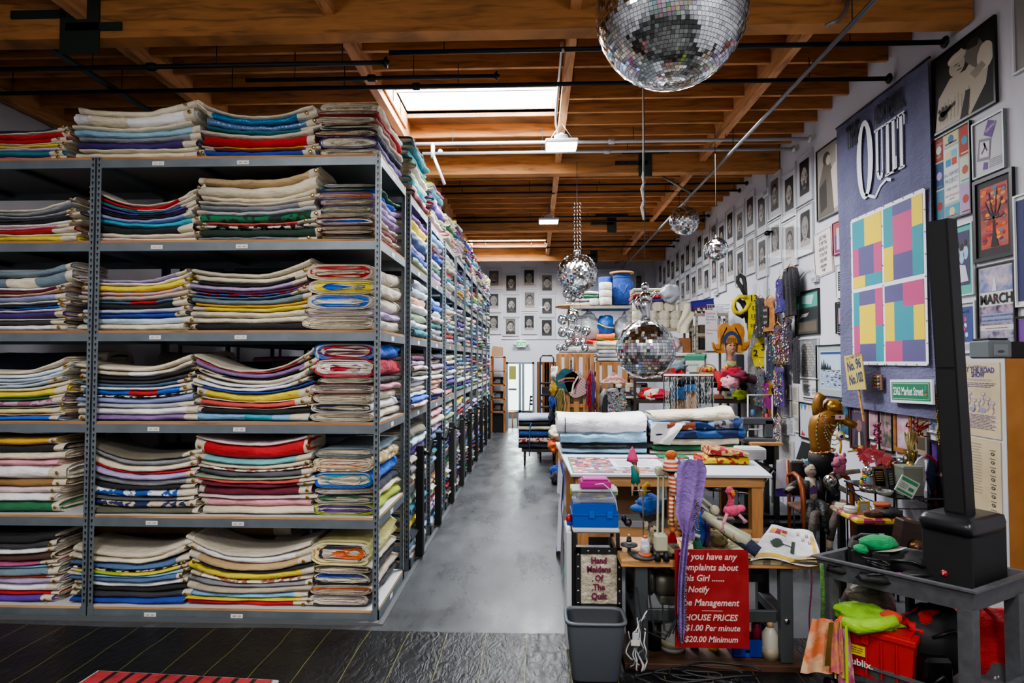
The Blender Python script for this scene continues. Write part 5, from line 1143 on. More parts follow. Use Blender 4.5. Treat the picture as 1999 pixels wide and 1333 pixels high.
for i,(px,c)in enumerate(((1386,'#c8c8cc'),(1390,'#d0d0d2'),(1394,'#a8242c'),(1398,'#c8c8cc'),(1402,'#b8bcc4'),(1406,'#8a8c92'),(1410,'#c8c8cc'),(1414,'#303238'),(1418,'#c0c0c4'))):
 b=MB();b.box(0,.033,0,.25,0,.27,mat(c,.6),.003);b.rect(.008,.026,.12,.22,M_paper,.0015);tag(b.obj('file_binder',loc=(U(px,Y),Y+.03,Zp(651,Y))),'%s upright binder, %s from left on the upper file shelf'%('red' if i==2 else 'pale' if i not in(5,7)else 'dark',ordn[i]),'binder','binders on the file shelf')
for i,(px,c)in enumerate(((1388,'#1c1c20'),(1393,'#2c2c34'),(1399,'#c0c0c4'),(1407,'#3a3a42'),(1414,'#b4b0b0'))):
 b=MB();b.box(0,.045,0,.25,0,.24,mat(c,.6),.003);b.rect(.01,.035,.08,.18,M_paper,.0015);tag(b.obj('file_binder',loc=(U(px,Y),Y+.03,Zp(683,Y))),'upright binder, %s from left on the middle file shelf'%ordn[i],'binder','binders on the file shelf')
p=PY(1385,620,Y-.03);b=MB();b.rect(-.08,.14,-.6,.14,mat('#c9c6c8',.7),0);
for i,s in enumerate(('Fashion','Group','Banners','etc')):b.text(s,-.06,.06-i*.055,.055,C('#303a5c')if i else C('#a82430'),.002)
b.text('Costume',-.06,-.24,.055,C('#a82430'),.002);b.text('Parts',-.06,-.3,.055,C('#a82430'),.002);tag(b.obj('handwritten_sign',loc=p),'long handwritten paper list taped to the file shelving','sign')
t=thing('wire_basket','white wire basket on top of the file shelving','basket',(U(1382,Y),Y,zt));b=MB();W=U(1425,Y)-U(1382,Y)
for i in range(13):b.tube([(W*i/12,0,.15),(W*i/12*.9+W*.05,.03,.0),(W*i/12*.9+W*.05,.35,0),(W*i/12,.4,.15)],.004,C('#b8bac0'),4)
for z in(0.02,.08,.15):b.tube([(0,0,z),(W,0,z),(W,.4,z),(0,.4,z),(0,0,z)],.005,C('#b8bac0'),4)
b.obj('wire_mesh',t)
t=thing('purple_crate','tilted translucent purple plastic bin with a red cloth, on the top of the shelves','plastic bin',PY(1352,606,Y+.05),rot=(0,-.14,0));b=MB();W=.4;m_=mat('#2b2480',.3);b.box(0,W,0,.3,0,.01,m_);b.box(0,W,0,.01,0,.16,m_);b.box(0,W,.29,.3,0,.16,m_);b.box(0,.01,0,.3,0,.16,m_);b.box(W-.01,W,0,.3,0,.16,m_);b.box(-.01,W+.01,-.012,.0,.14,.17,m_);b.obj('bin_shell',t)
b=MB();b.box(.02,W-.02,-.003,-.001,.01,.05,C('#6a1c4c'));b.obj('cloth_inside',t)
for i in(0,1,2):b=MB();b.lathe([(.0,0),(.04,.01),(.05,.04),(.035,.09),(0,.1)],mat('#2a2620',.5,kind='print',col2='#b8a890',scale=30.),12);tag(b.obj('small_shoe',loc=(U(1367,Y)+.1*i,Y+.05,zt)),'small dark patterned object on the file shelving under the purple bin, %s'%['left','middle','right'][i],'ornament','ornaments under the purple bin')
Y=10.2;ZT=Zp(738,Y);ZM=Zp(779,Y);x0,x1=U(1237,Y),U(1471,Y)
M_dk=mat('#2a211c',.6,kind='wood')
shelving('dark_workbench','long dark wooden workbench shelf with sewing machines, behind the quilt piles',x0,x1,Y,.7,[.45,.95,ZM,ZT],M_dk)
machine('sewing_machine','beige sewing machine at the left end of the dark workbench',(U(1247,Y),Y+.3,ZM),0,.9,'#b8aea0')
machine('sewing_machine','teal sewing machine at the right end of the dark workbench',(U(1447,Y),Y+.3,ZM),0,.9,'#3a6a70')
machine('sewing_machine','black sewing machine in the middle of the dark workbench',(U(1408,Y),Y+.35,ZM),0,.9,'#1c1c20')
box_('white_box','small white box with green label on the dark workbench','box',1414,1433,764,779,Y+.02,.2,'#b8b2a0',None,lambda b,W,H:b.rect(W*.25,W*.75,H*.35,H*.7,C('#3f7a60'),.002))
box_('orange_box','flat reddish brown box on the dark workbench','box',1390,1412,771,779,Y+.02,.25,'#8a5038')
for i,(px,c,lab)in enumerate(((1267,'red','dark red bundled cloth beside the beige sewing machine'),(1272,'cream','cream bundled cloth among the red ones on the workbench'),(1290,'crimson','crimson heaped cloth on the left part of the workbench'),(1446,'lime','lime and blue bundle on the workbench by the teal machine'))):
 b=MB();rnd_cloth(b,(0,0,.07),(.14 if i!=2 else .2,.12,.08+.03*(i<2)),cloth(c),i*5+2,.5);tag(b.obj('bundled_cloth',loc=(U(px,Y),Y+.12-.02*i,ZM)),lab,'fabric')
for i,(px,c,lab)in enumerate(((1317,'red','red crumpled fabric beside the banker box'),(1330,'slate','grey blue crumpled fabric above the red one'),(1310,'brown','brown crumpled fabric at the left of the workbench top'))):
 b=MB();rnd_cloth(b,(0,0,.09+.1*(i==1)),(.2-.04*i,.2,.1),cloth(c),i*9+1,.6);tag(b.obj('crumpled_fabric',loc=(U(px,Y),Y+.3,ZT)),lab,'fabric')
t=thing('banker_box','tilted white and green cardboard file box on the workbench top','file box',(U(1344,Y),Y+.2,ZT+.1),rot=(.1,-.0,-.35));b=MB();b.box(0,.3,0,.38,-.0,.22,mat('#b8bcb4',.7));b.obj('box_body',t)
b=MB();b.box(-.008,.308,-.008,.388,.2,.27,mat('#2f7a60',.7));b.obj('lid',t);b=MB();b.text('banker',.03,.1,.07,C('#2f7a60'),.002)
for i in range(5):b.lathe([(.008,0),(.008,.001)],C('#2b3038'),8,c=(.03+.05*i,.02,.272))
b.obj('printing',t)
box_('beige_case','beige hard case under the tilted banker box','case',1361,1387,716,728,Y+.1,.3,'#a89668')
box_('red_book','flat red book lying below the beige case','book',1355,1389,729,734,Y+.05,.3,'#7c1c24')
for i in range(1):pass
t=thing('wicker_basket','small wicker basket with yellow and red toys on the workbench top','basket',(U(1384,Y),Y+.06,ZT));b=MB();b.lathe([(.1,0),(.12,.02),(.135,.1),(.125,.1),(.11,.02),(0,.015)],mat('#8a5a30',.7,kind='wood'),18,sx=1.2);b.obj('woven_body',t)
b=MB();b.tube([(-.14*math.cos(a),0,.1+.13*math.sin(a))for a in[pi*i/10 for i in range(11)]],.007,mat('#8a5a30',.7),6);b.obj('handle',t)
for i,(dx,c,lab)in enumerate(((-.05,'#b8303c','red ball toy'),(.02,'#c8a030','yellow ball toy'),(.08,'#b84c5c','pink ball toy'))):b=MB();b.ell((0,0,0),.05,mat(c,.6),12,8);b.ell((0,-.04,.03),.02,mat('#c8c040',.6),8,6);tag(b.obj('ball_toy',loc=(U(1384,Y)+dx,Y+.05,ZT+.13+.02*(i==1))),lab+' sitting in the small wicker basket','toy')
b=MB();b.tube([(0,0,.05),(.02,-.08,0),(.03,-.12,-.1),(.0,-.12,-.22)],[.07,.06,.05,.03],cloth('red'),8);tag(b.obj('red_cloth_strip',loc=(U(1398,Y),Y-.0,ZT+.02)),'red cloth hanging over the workbench edge beside the wicker basket','fabric')
Yh=9.9;s=Yh/FOC
t=thing('wig_mannequin','mannequin bust with giant flat orange flip wig and blue headband','mannequin',PY(1424,738,Yh))
def hz(py):return Zp(py,Yh)-Zp(738,Yh)
def hx(px):return(px-1424)*s
M_wig=mat('#b07424',.7,kind='blotch',col2='#96601c',scale=9.)
pts=[(1412,690),(1402,690),(1396,686),(1392,676),(1391,669),(1396,674),(1403,672),(1404,660),(1402,648),(1403,638),(1410,633),(1418,633),(1424,638),(1431,633),(1441,633),(1449,640),(1451,650),(1449,662),(1451,672),(1457,668),(1461,664),(1459,676),(1453,685),(1445,690),(1437,688),(1438,668),(1432,658),(1418,658),(1412,668)]
b=MB();prism(b,[(hx(x),hz(y))for x,y in pts],-.02,.08,M_wig);b.obj('orange_wig',t)
b=MB();band=[]
for i in range(13):a=pi*i/12;band.append((hx(1425)+.135*math.cos(a),hz(672)+.2*math.sin(a)))
for i in range(13):a=pi-pi*i/12;band.append((hx(1425)+.085*math.cos(a),hz(672)+.13*math.sin(a)))
prism(b,band,.08,.1,mat('#1d2c58',.7));b.obj('blue_headband',t)
b=MB();f=[(hx(1416),hz(664)),(hx(1435),hz(664)),(hx(1436),hz(671)),(hx(1416),hz(672))];n=14
prism(b,[(hx(1425.5)+.088*math.cos(pi*i/n),hz(671)+.13*math.sin(pi*i/n))for i in range(n+1)],.085,.105,M_wig)
for i in range(9):x=hx(1417+2*i);b.line([(x,hz(671)),(x*.9,hz(661))],.006,M_black,.107)
for sgn in(-1,1):
 for k in range(5):b.line([(hx(1425+sgn*8),hz(640+1*k)),(hx(1425+sgn*(13+1.5*k)),hz(650+3*k)),(hx(1425+sgn*(15+1.5*k)),hz(668+3*k))],.006,M_black,.082)
 for k in range(3):b.line([(hx(1425+sgn*18),hz(680+2*k)),(hx(1425+sgn*28),hz(683+1*k)),(hx(1425+sgn*34),hz(672+3*k))],.005,M_black,.082)
b.obj('drawn_fringe',t)
sk=mat('#a87a60',.5);b=MB()
loft(b,[(hx(1426),0,hz(712),.055,.045),(hx(1426),0,hz(700),.045,.04),(hx(1426),-.01,hz(692),.05,.05),(hx(1426),-.03,hz(687),.075,.07),(hx(1426),-.03,hz(678),.092,.085),(hx(1426),-.02,hz(668),.092,.085),(hx(1426),0,hz(655),.05,.05)],sk,18)
loft(b,[(hx(1426),0,hz(740),.09,.06),(hx(1426),0,hz(722),.11,.07),(hx(1426),0,hz(710),.1,.06),(hx(1426),0,hz(704),.04,.04)],sk,18)
b.obj('head_and_neck',t)
b=MB()
for k in(-1,1):b.oval(hx(1426)+k*.032,hz(675),.018,.008,M_black,.118);b.line([(hx(1426)+k*.05,hz(672)),(hx(1426)+k*.015,hz(671.5))],.008,M_black,.118)
b.oval(hx(1426),hz(686),.028,.009,C('#8c1c2c'),.1);b.rect(hx(1426)-.022,hx(1426)+.022,hz(686)-.003,hz(686)+.004,C('#d8d0c8'),.101);b.ell((hx(1426),-.118,hz(680)),(.012,.018,.02),sk,8,6)
b.obj('painted_face',t)
b=MB();b.tube([(hx(1426)+.07*math.cos(a),-.03-.07*abs(math.sin(a)),hz(706)-.07*abs(math.sin(a)))for a in[pi*i/10 for i in range(11)]],.01,C('#3f9a5a'),6);b.ell((hx(1416),-.1,hz(716)),(.025,.02,.035),mat('#c8a020',.3,.6),8,6);b.obj('necklace',t)
b=MB();rnd_cloth(b,(hx(1428),-.02,hz(727)),(.16,.12,.1),cloth('crimson'),4,.5);b.obj('pink_ruffle',t)
b=MB();rnd_cloth(b,(hx(1438),-.03,hz(735)),(.2,.15,.08),cloth('maroon'),8,.6);rnd_cloth(b,(hx(1422),-.1,hz(745)),(.14,.08,.1),cloth('pink'),3,.5);b.obj('lace_skirt',t)
b=MB();b.tube([(0,0,0),(.2,-.05,.02),(.4,0,-.02),(.5,.05,0)],[.06,.07,.08,.05],mat('#3c1424',kind='fabric',scale=20.),8);tag(b.obj('feather_boa',loc=PY(1437,741,Yh)),'dark red feather boa lying on the workbench right of the wig bust','boa')
b=MB();b.box(0,.14,0,.1,0,.42,mat('#3c3f44',.7),.02);tag(b.obj('upright_panel',loc=PY(1437,740,Y+.2)),'dark grey upright pad behind the wig bust','pad')
Yc=9.6;p=PY(1296,731,Yc);W=U(1392,Yc)-U(1296,Yc)
t=thing('bead_curtain','clear bead curtain hanging from a white bar in front of the workbench','bead curtain',p)
b=MB();b.box(0,W,-.015,.015,-.02,.01,C('#c9cace'));b.obj('bar',t)
b=MB();rr=random.Random(2);mb_=mat('#b4b8ba',.15,.5)
for i in range(34):
 u=i/33
 if .3<u<.66 and i%3:continue
 L=rr.uniform(.45,.68);x=u*W
 b.tube([(x+.006*math.sin(k*2+i),0,-.02-L*k/16)for k in range(17)],[.003+.006*(k%2)for k in range(17)],mb_ if i%4 else mat('#3c5a50',.2,.5),5)
o=b.obj('bead_strings',t);o['kind']='stuff'
b=MB()
for x in(0.0,W-.01):b.tube([(x,.02,0),(x,.02,-p.z)],.008,M_iron,6)
b.obj('stand',t)
t=thing('fringe_dress','blue topped dress with long straw fringe hanging behind the bead curtain','dress',PY(1308,757,Yc+.1));Mf=mat('#a88c74',kind='stripe',col2='#86694f',scale=18.)
b=MB();b.sheet(lambda u,v:(u*.24,.02*math.sin(u*14),-.62*v),16,6,Mf);b.obj('straw_fringe',t)
b=MB();prism(b,[(-.01,-.17),(.25,-.17),(.25,.02),(.02,0)],.02,.04,mat('#1f4f80',kind='fabric'));b.obj('blue_yoke',t)
t=thing('fringe_dress','second straw fringe skirt with short blue top, right beside the first','dress',PY(1335,757,Yc+.05));b=MB();b.sheet(lambda u,v:(u*.2,.02*math.sin(u*12),-.66*v+.0),14,6,Mf);b.obj('straw_fringe',t)
b=MB();prism(b,[(-.01,-.05),(.2,-.05),(.18,.06),(0,.05)],.02,.04,mat('#1f4f80',kind='fabric'));b.obj('blue_yoke',t)
b=MB();rr=random.Random(8)
for i in range(40):
 a=rr.uniform(0,pi);b.tube([(.2*math.cos(a)*rr.uniform(.6,1),rr.uniform(-.05,.05),.1*math.sin(a)*rr.uniform(.5,1)+.02),(.25*math.cos(a),0,-.08),(.24*math.cos(a)+.02,0,-.3*(1 if math.cos(a)>.3 else .2))],.009,M_blackm,4)
b.ell((0,.03,.03),(.2,.08,.09),M_blackm,14,8,.3,2);tag(b.obj('black_wig',loc=PY(1341,750,Yc+.12)),'curly black wig draped above the straw fringe dresses','wig')
Yd=12.4;zq=Zp(876,Yd)
t=thing('quilt_dolly','low dark wooden dolly loaded with quilts, right side of the aisle','dolly',(U(1018,Yd),Yd,0));W=U(1090,Yd)-U(1018,Yd)
b=MB();b.box(0,W,0,.9,zq-.06,zq,mat('#3a3028',.7,kind='wood'));b.obj('platform',t)
for(x,y)in((.06,.05),(W-.08,.05),(.06,.8),(W-.08,.8)):
 b=MB();b.tube([(x,y,zq-.06),(x,y,.1)],.02,M_iron,6);b.lathe([(.05,-.015),(.05,.015)],M_black,14,c=(x,y,.05),ax=(1,0,0));b.obj('caster',t)
cols='navy check green cream black lightprint'.split();zz=zq+.002;hs=[.1,.13,.13,.1,.08,.13]
for i,c in enumerate(cols):
 b=MB();m_=mat('#8c2430',kind='print',col2='#d8cdb8',scale=30.)if i==1 else(mat('#20488c',kind='fabric')if i==2 else cloth(c));quilt_into(b,W*1.08,.85,hs[i],0,0,0,0,0,m_,([m_,CANV,m_],[CANV,m_]),0,1,14,14,i*3.3,0,1.4)
 tag(b.obj('folded_quilt',loc=(U(1018,Yd)+W/2-.03,Yd+.42,zz)),'%s folded quilt on the dolly in the aisle, %s from bottom'%(['navy blue','red patterned','blue','cream','black','pale blue'][i],ordn[i]),'quilt','quilts on the dolly');zz+=hs[i]
b=MB();b.tube([(.1,-.06,-.14),(.1,-.06,.2),(.11,-.06,.46),(.14,0,.52)],.012,C('#1d5a90'),6);tag(b.obj('blue_strap',loc=(U(1018,Yd)+.06,Yd,zq)),'blue strap running down over the quilts on the dolly','strap')
XG=XR-.14
def wg(name,label,cat,x0,x1,y0,y1,mt,nb,seed,cols=None,sleeves=False,hanger=True,depth=.12):
 a=PX(x0,y0,XG);c=PX(x1,y0,XG);d=PX(x0,y1,XG);w=a.y-c.y;h=a.z-d.z
 return garment(name,label,cat,((XG),(a.y+c.y)/2,a.z),-pi/2,w,h,mt,nb,cols,seed,sleeves,hanger=hanger,depth=depth)
wg('black_shirt','long black jacket on a hanger high on the right wall','jacket',1533,1553,525,618,cloth('black'),0,1,sleeves=True)
wg('badge_vest','purple vest with badges on a pink hanger left of the black jacket','vest',1514,1532,548,612,mat('#34286c',kind='fabric'),16,2)
wg('black_vest','black vest hanging left of the tan leather vest','vest',1474,1494,585,660,cloth('black'),5,3)
t=wg('leather_vest','tan leather vest with a dark lettered patch on its back','vest',1491,1514,585,648,mat('#9a6430',.6,kind='fabric'),0,4)
b=MB();b.rect(-.1,.1,-.42,-.12,M_black,.065);b.text('Hand',0,-.2,.07,C('#b0b0b8'),.068,align='CENTER');b.text('Maidens',0,-.29,.05,C('#b0b0b8'),.068,align='CENTER');b.text('Quilt',0,-.38,.06,C('#b0b0b8'),.068,align='CENTER');b.obj('back_patch',t)
wg('badge_vest','brown vest crowded with pins, directly under the purple vest','vest',1509,1527,636,710,mat('#4a3024',kind='fabric'),50,5)
wg('badge_vest','dark vest crowded with red and white pins, below the black jacket','vest',1526,1546,622,712,mat('#2c2430',kind='fabric'),70,6)
wg('blue_vest','long navy garment with a red tag hanging at the left of the pin vests','vest',1496,1514,658,740,cloth('navy'),6,7)
wg('lettered_stole','narrow black sash with grey lettered panels beside the pin vests','sash',1547,1560,660,748,cloth('black'),0,8,hanger=False,depth=.04)
wg('grey_vest','grey vest with pins and golden tassels above the wire stand','vest',1472,1494,720,790,mat('#4a5054',kind='fabric'),18,9)
wg('purple_vest','purple and white vest full of pins, lowest on the right wall','vest',1511,1532,716,792,mat('#3c2c64',kind='fabric'),70,10)
wg('sequin_garment','gold and magenta sequinned garment hanging beside the lowest pin vest','garment',1488,1510,745,812,mat('#8c6a28',.3,.6,kind='print',col2='#8a2a7c',scale=16.),12,11)
wg('badge_stole','white and red pin covered sash low on the wall by the sewing table','sash',1511,1525,812,860,mat('#8a7c80',kind='fabric'),50,12,depth=.05)
YS=10.1;t=thing('giant_scissors','giant dark scissors sculpture standing behind the yellow tape measure','scissors',PY(1450,640,YS));o3=PY(1450,640,YS)
def sp(px,py):q=PY(px,py,YS);return(q.x-o3.x,0,q.z-o3.z)
b=MB();b.tube([sp(*q)for q in((1455,575),(1448,562),(1440,550),(1440,541),(1445,537),(1451,541),(1454,552),(1455,575),(1456,600))],.035,mat('#2c2a2a',.7),8);b.obj('upper_handle',t)
b=MB();b.tube([sp(*q)for q in((1452,618),(1440,612),(1433,600),(1433,588),(1440,584),(1448,590),(1454,600),(1460,630))],.04,mat('#2c2a2a',.7),8);b.obj('lower_handle',t)
b=MB();prism(b,[tuple(sp(*q)[i]for i in(0,2))for q in((1455,600),(1464,605),(1474,650),(1474,672),(1468,690),(1458,640))],-.01,.02,mat('#8c9096',.25,.9));b.obj('blade',t)
t=thing('giant_tape_measure','giant yellow tape measure curling over the scissors, marked 2 3 and 12 13','tape measure',o3+Vector((0,-.12,0)))
M_y=mat('#c9b81c',.5)
def strip(b,L,R_,y=0.0,th=.01):
 for k in range(len(L)-1):
  q=[sp(*L[k]),sp(*R_[k]),sp(*R_[k+1]),sp(*L[k+1])];b.add([(v[0],y-.015*math.sin(k),v[2])for v in q],[(0,1,2,3)],M_y,True)
b=MB();strip(b,[(1440,580),(1449,588),(1455,602),(1455,622),(1455,645),(1455,668)],[(1470,575),(1473,590),(1472,606),(1470,625),(1464,650),(1461,662)]);b.obj('main_strip',t)
b=MB();b.tube([sp(*q)for q in((1452,582),(1438,580),(1429,588),(1426,600),(1430,610),(1440,612),(1450,606),(1458,592))],.035,M_y,6);b.obj('curl',t)
b=MB();strip(b,[(1468,655),(1472,668),(1462,680),(1461,695),(1467,715)],[(1492,665),(1494,680),(1491,680),(1488,698),(1484,716)],-.02);b.obj('lower_fold',t)
b=MB()
for(s_,px,py,sz)in(('13',1456,590,.14),('12',1460,607,.1),('11',1458,622,.09),('10',1457,640,.08),('2',1464,695,.14),('3',1478,684,.15)):
 q=sp(px,py);b.text(s_,q[0],q[2],sz,M_black,.045,bold=.02)
for i in range(12):q=sp(1464+i*2.2,676-i*.6);b.line([(q[0],q[2]),(q[0]+.005,q[2]-(.04 if i%4==0 else .02))],.005,M_black,.045)
b.obj('markings',t)
b=MB();b.tube([PY(1472,620,10.1),PY(1474,700,10.1),PY(1478,800,10.1)],[.05,.12,.1],mat('#8a8d90',.4,kind='fabric'),10);tag(b.obj('grey_drape'),'grey shiny fabric hanging behind the yellow tape measure','fabric')
Yw=9.2;t=thing('wire_stand','white wire rack with thread cones behind the sewing table','rack',PY(1463,876,Yw));o4=t.location
b=MB()
for py in(771,816,838):q0,q1=PY(1458,py,Yw),PY(1509,py,Yw);b.tube([q0-o4,q1-o4],.01,C('#b8b8ae'),6)
for px in(1508,1460):q0,q1=PY(px,770,Yw),PY(px,1000,Yw);b.tube([q0-o4,(q1.x-o4.x,0,-o4.z+.02)],.012,C('#b8b8ae'),6)
b.obj('wire_frame',t)
for i,(px,py,c,n_)in enumerate(((1495,816,'#17171a','tall black'),(1497,820,'#a82030','small red'),(1470,812,'#3a5a80','blue grey'))):
 b=MB();b.lathe([(.03,0),(.035,.01),(.03,.14 if i==0 else .09),(.0,.15 if i==0 else .1)],mat(c,.6),12);b.lathe([(.012,-.02),(.012,0)],C('#c8c0b0'),8);tag(b.obj('thread_cone',loc=PY(px,py,Yw-.02-.03*i)),'%s thread cone on the white wire rack'%n_,'thread cone')
ZTB=.95;TX0,TX1,TY0,TY1=.40,2.33,6.33,8.75
t=thing('worktable','large white topped wooden worktable in the middle right of the room','table',(TX0,TY0,0));W,D=TX1-TX0,TY1-TY0
b=MB();q=[(-.04,-.04),(W+.04,-.04),(W+.42,D),(-.12,D)];b.add([(x,y,z)for z in(ZTB-.025,ZTB)for x,y in q],[(3,2,1,0),(4,5,6,7),(0,1,5,4),(1,2,6,5),(2,3,7,6),(3,0,4,7)],mat('#c2c6ce',.45));b.obj('tabletop',t)
for(x,y)in((.03,.03),(W-.14,.03),(.03,D-.14),(W+.22,D-.14),(W*.5,.06)):b=MB();b.box(x,x+.11,y,y+.11,0,ZTB-.025,M_pinez);b.obj('leg',t)
for(x0,x1,y0,y1,z0,z1)in((.03,W-.03,.01,.05,ZTB-.13,ZTB-.025),(.03,W+.3,D-.05,D-.01,ZTB-.13,ZTB-.025),(.01,.05,.03,D-.03,ZTB-.13,ZTB-.025),(W-.05,W-.01,.03,D-.03,ZTB-.13,ZTB-.025),(.03,W-.03,.04,.08,.3,.39)):b=MB();b.box(x0,x1,y0,y1,z0,z1,M_pine);b.obj('rail',t)
b=MB();b.box(.1,W*.55,.12,D-.1,.31,.335,mat('#8a8e92',.7));b.obj('lower_shelf',t)
t=thing('photo_poster','large poster of crowded colour photos lying on the left half of the table','poster',(TX0,TY0,ZTB+.001));b=MB()
b.box(-.02,1.22,.03,1.05,0,.003,mat('#6c6a70',.5));b.obj('poster_sheet',t);b=MB();rr=random.Random(12)
for i in range(26):
 for j in range(16):
  x=.0+i*.0455;y=.05+j*.061
  if .42<x<.98 and .35<y<.95:continue
  b.add([(x,y,.0035+.0001*(i%3)),(x+rr.uniform(.03,.05),y,.0035),(x+.045,y+rr.uniform(.03,.06),.0035),(x,y+.055,.0035)],[(0,1,2,3)],C(rr.choice(['#a03848','#c9a9b0','#3a3040','#d0c8c0','#5c7aa0','#b88a40','#7a2a38','#8c8c94','#c84858','#444c60']),.5))
b.add([(.45,.38,.004),(1.02,.38,.004),(1.02,.93,.004),(.45,.93,.004)],[(0,1,2,3)],C('#c4cad4',.5))
for j in range(9):b.add([(.5,.43+.05*j,.0045),(.95-.05*(j%3),.43+.05*j,.0045),(.95-.05*(j%3),.445+.05*j,.0045),(.5,.445+.05*j,.0045)],[(0,1,2,3)],C('#5c6470'))
b.add([(-.02,.03,.004),(.0,.03,.004),(.0,1.05,.004),(-.02,1.05,.004)],[(0,1,2,3)],C('#2f7a5a'));b.obj('printed_photos',t)
def tq(name_,label,xa,xb,ya,yb,Y,D,c,caps=None,grp='quilts on the worktable',la=0.,lb=.02,seed=1,patch=None):
 p0_=U(xa,Y);p1_=U(xb,Y);z0=max(ZTB+.001,Zp(yb,Y));tt=Zp(ya,Y)-z0;m_=c if not isinstance(c,str)else cloth(c)
 b=MB();quilt_into(b,p1_-p0_,D,tt,0,la,lb,0,1,m_,(caps or[m_,CANV],caps or[CANV,m_,CANV]),0,1,26,20,seed,0,1.5);o=b.obj(name_,loc=((p0_+p1_)/2,Y+D/2,z0));return tag(o,label,'quilt',grp)
Y=7.62
tq('folded_quilt','light blue folded quilt with cream hem, lowest of left table pile',1097,1262,874,889,Y,.8,'ltblue',seed=1)
tq('folded_quilt','black folded quilt, second from bottom of the left table pile',1096,1270,866,875,Y,.8,'black',seed=2)
tq('folded_quilt','thick grey blue folded quilt under the white one on the table',1094,1262,843,867,Y,.78,cloth('ltblue'),seed=3)
o=tq('folded_quilt','large white folded quilt with thin purple lines, top of left table pile',1088,1262,811,849,Y+.02,.76,cloth('white'),seed=4,la=.01)
W=U(1262,Y)-U(1088,Y);b=MB();b.sheet(lambda u,v:(-W*.42+.012*u,-.38-.025+.05*abs(v-.5),.02+v*.2),2,6,cloth('purple'));b.obj('purple_line',o);b=MB();b.box(W*.46,W*.5,-.36,.2,.02,.2,cloth('violet'),.02);b.obj('purple_edge',o)
tq('folded_quilt','cream folded quilt, lowest of the right table pile',1268,1445,878,890,Y,.8,'canvas',seed=5)
tq('folded_quilt','thin green folded quilt, second from bottom of right table pile',1272,1440,869,879,Y,.8,'green',seed=6)
tq('folded_quilt','cream folded quilt over the green one, right table pile',1274,1440,855,870,Y,.8,'cream',seed=7)
M_patch=mat('#1f3a6c',kind='print',col2='#6f92b8',scale=6.)
tq('patchwork_quilt','denim blue patchwork folded quilt, lower of two on the right pile',1270,1455,836,857,Y,.75,mat('#28508a',kind='print',col2='#1a2a54',scale=5.),seed=8)
o=tq('patchwork_quilt','blue patchwork quilt with brown picture panel, upper of the two',1266,1448,819,840,Y+.02,.7,M_patch,seed=9,lb=.04)
b=MB();b.sheet(lambda u,v:(-.35+.34*u,-.37-.02*math.sin(v*3),.02+v*.09),6,4,mat('#b8a894',kind='print',col2='#7c3c24',scale=22.));b.sheet(lambda u,v:(.22+.22*u,-.37-.02*math.sin(v*3),.04+v*.09),6,4,mat('#8c8c94',kind='print',col2='#3c3430',scale=22.));b.obj('picture_panel',o)
b=MB();b.sheet(lambda u,v:(-.56+.4*u*(1-v*.4),-.4-.03*math.sin(u*7+v*4),.1-.22*v-.05*u*v),12,10,cloth('white'));b.obj('folded_back_corner',o)
tq('crumpled_quilt','white and tan crumpled cloth lying on top of the blue patchwork quilts',1272,1432,803,824,Y+.05,.6,cloth('cream'),seed=10,la=-.02,lb=.06)
Yp=6.85;zt=ZTB+.001
t=thing('printed_cloth_bundle','yellow and red patterned folded cloth bundle at the right end of the table','fabric bundle',(U(1418,Yp),Yp+.25,zt))
b=MB();quilt_into(b,.5,.42,.085,0,.0,.0,0,0,mat('#c9b020',kind='print',col2='#9c3024',scale=22.),([mat('#c9b020',kind='print',col2='#9c3024',scale=22.),cloth('red')],None),0,1,16,14,3,0,1.5);b.obj('lower_fold',t)
b=MB();b.T=Matrix.Translation((.04,0,.085))@Matrix.Rotation(.06,4,'Y');quilt_into(b,.42,.4,.08,0,.03,-.02,0,1,mat('#8c1c24',kind='print',col2='#b89a60',scale=26.),(None,[cloth('red'),CANV,cloth('red')]),0,1,16,14,7,0,1.8);b.obj('upper_fold',t)
b=MB();b.box(0,.3,0,.25,0,.13,C('#c6c8cc'),.01);b.box(.02,.28,-.002,0,.02,.1,C('#aeb2b8'));b.box(0.01,.29,.01,.24,.13,.134,C('#b8bcc2'));tag(b.obj('white_box',loc=(U(1440,7.3),7.25,ZTB+.001)),'low white box behind the patterned bundle on the table','box')
b=MB();b.box(0,.34,0,.22,0,.02,C('#1c6a40'),.003);b.rect(.05,.2,.004,.016,C('#c9c9c9'),.001);tag(b.obj('green_folder',loc=(U(1285,7.35),7.3,ZTB+.001)),'flat green folder lying before the right table pile','folder')
t=thing('striped_cloth','white cloth with purple wavy stripes hanging off the left side of the table','fabric',(TX0-.05,TY0,ZTB))
Mz=mat('#c2c2cc',kind='stripe',col2='#4a3c90',scale=3.2)
def zfn(u,v):return(-.05-.05*v-.03*math.sin(u*8+v*3)*v,-.05+u*1.1-.25*v,-.93*v*(1-.12*math.sin(u*5)))
b=MB();b.sheet(zfn,26,20,Mz);b.obj('cloth_drop',t);b=MB();b.sheet(lambda u,v:(zfn(u,v*.35)[0]-.02,zfn(u,v*.35)[1]+.1,zfn(u,v*.35)[2]-.02),20,8,cloth('ltgrey'));b.obj('grey_upper_fold',t)
for i,(px,py,c,lab)in enumerate(((1085,920,'royal','blue bunched cloth sticking out low at the left of the table'),(1082,868,'orange','orange and white bunched cloth at the left side of the table piles'),(1087,933,'black','black shoe-like bundle at the far left foot of the table'),(1084,845,'cream','cream bunched cloth at the left edge behind the worktable'))):
 Yb=9.6;p=PY(px,py,Yb)if i in(1,3)else PZ(px,py,.1);b=MB();rnd_cloth(b,(0,0,0),(.1,.16,.11),cloth(c),i*4+1,.5);tag(b.obj('bunched_fabric',loc=p),lab,'fabric')
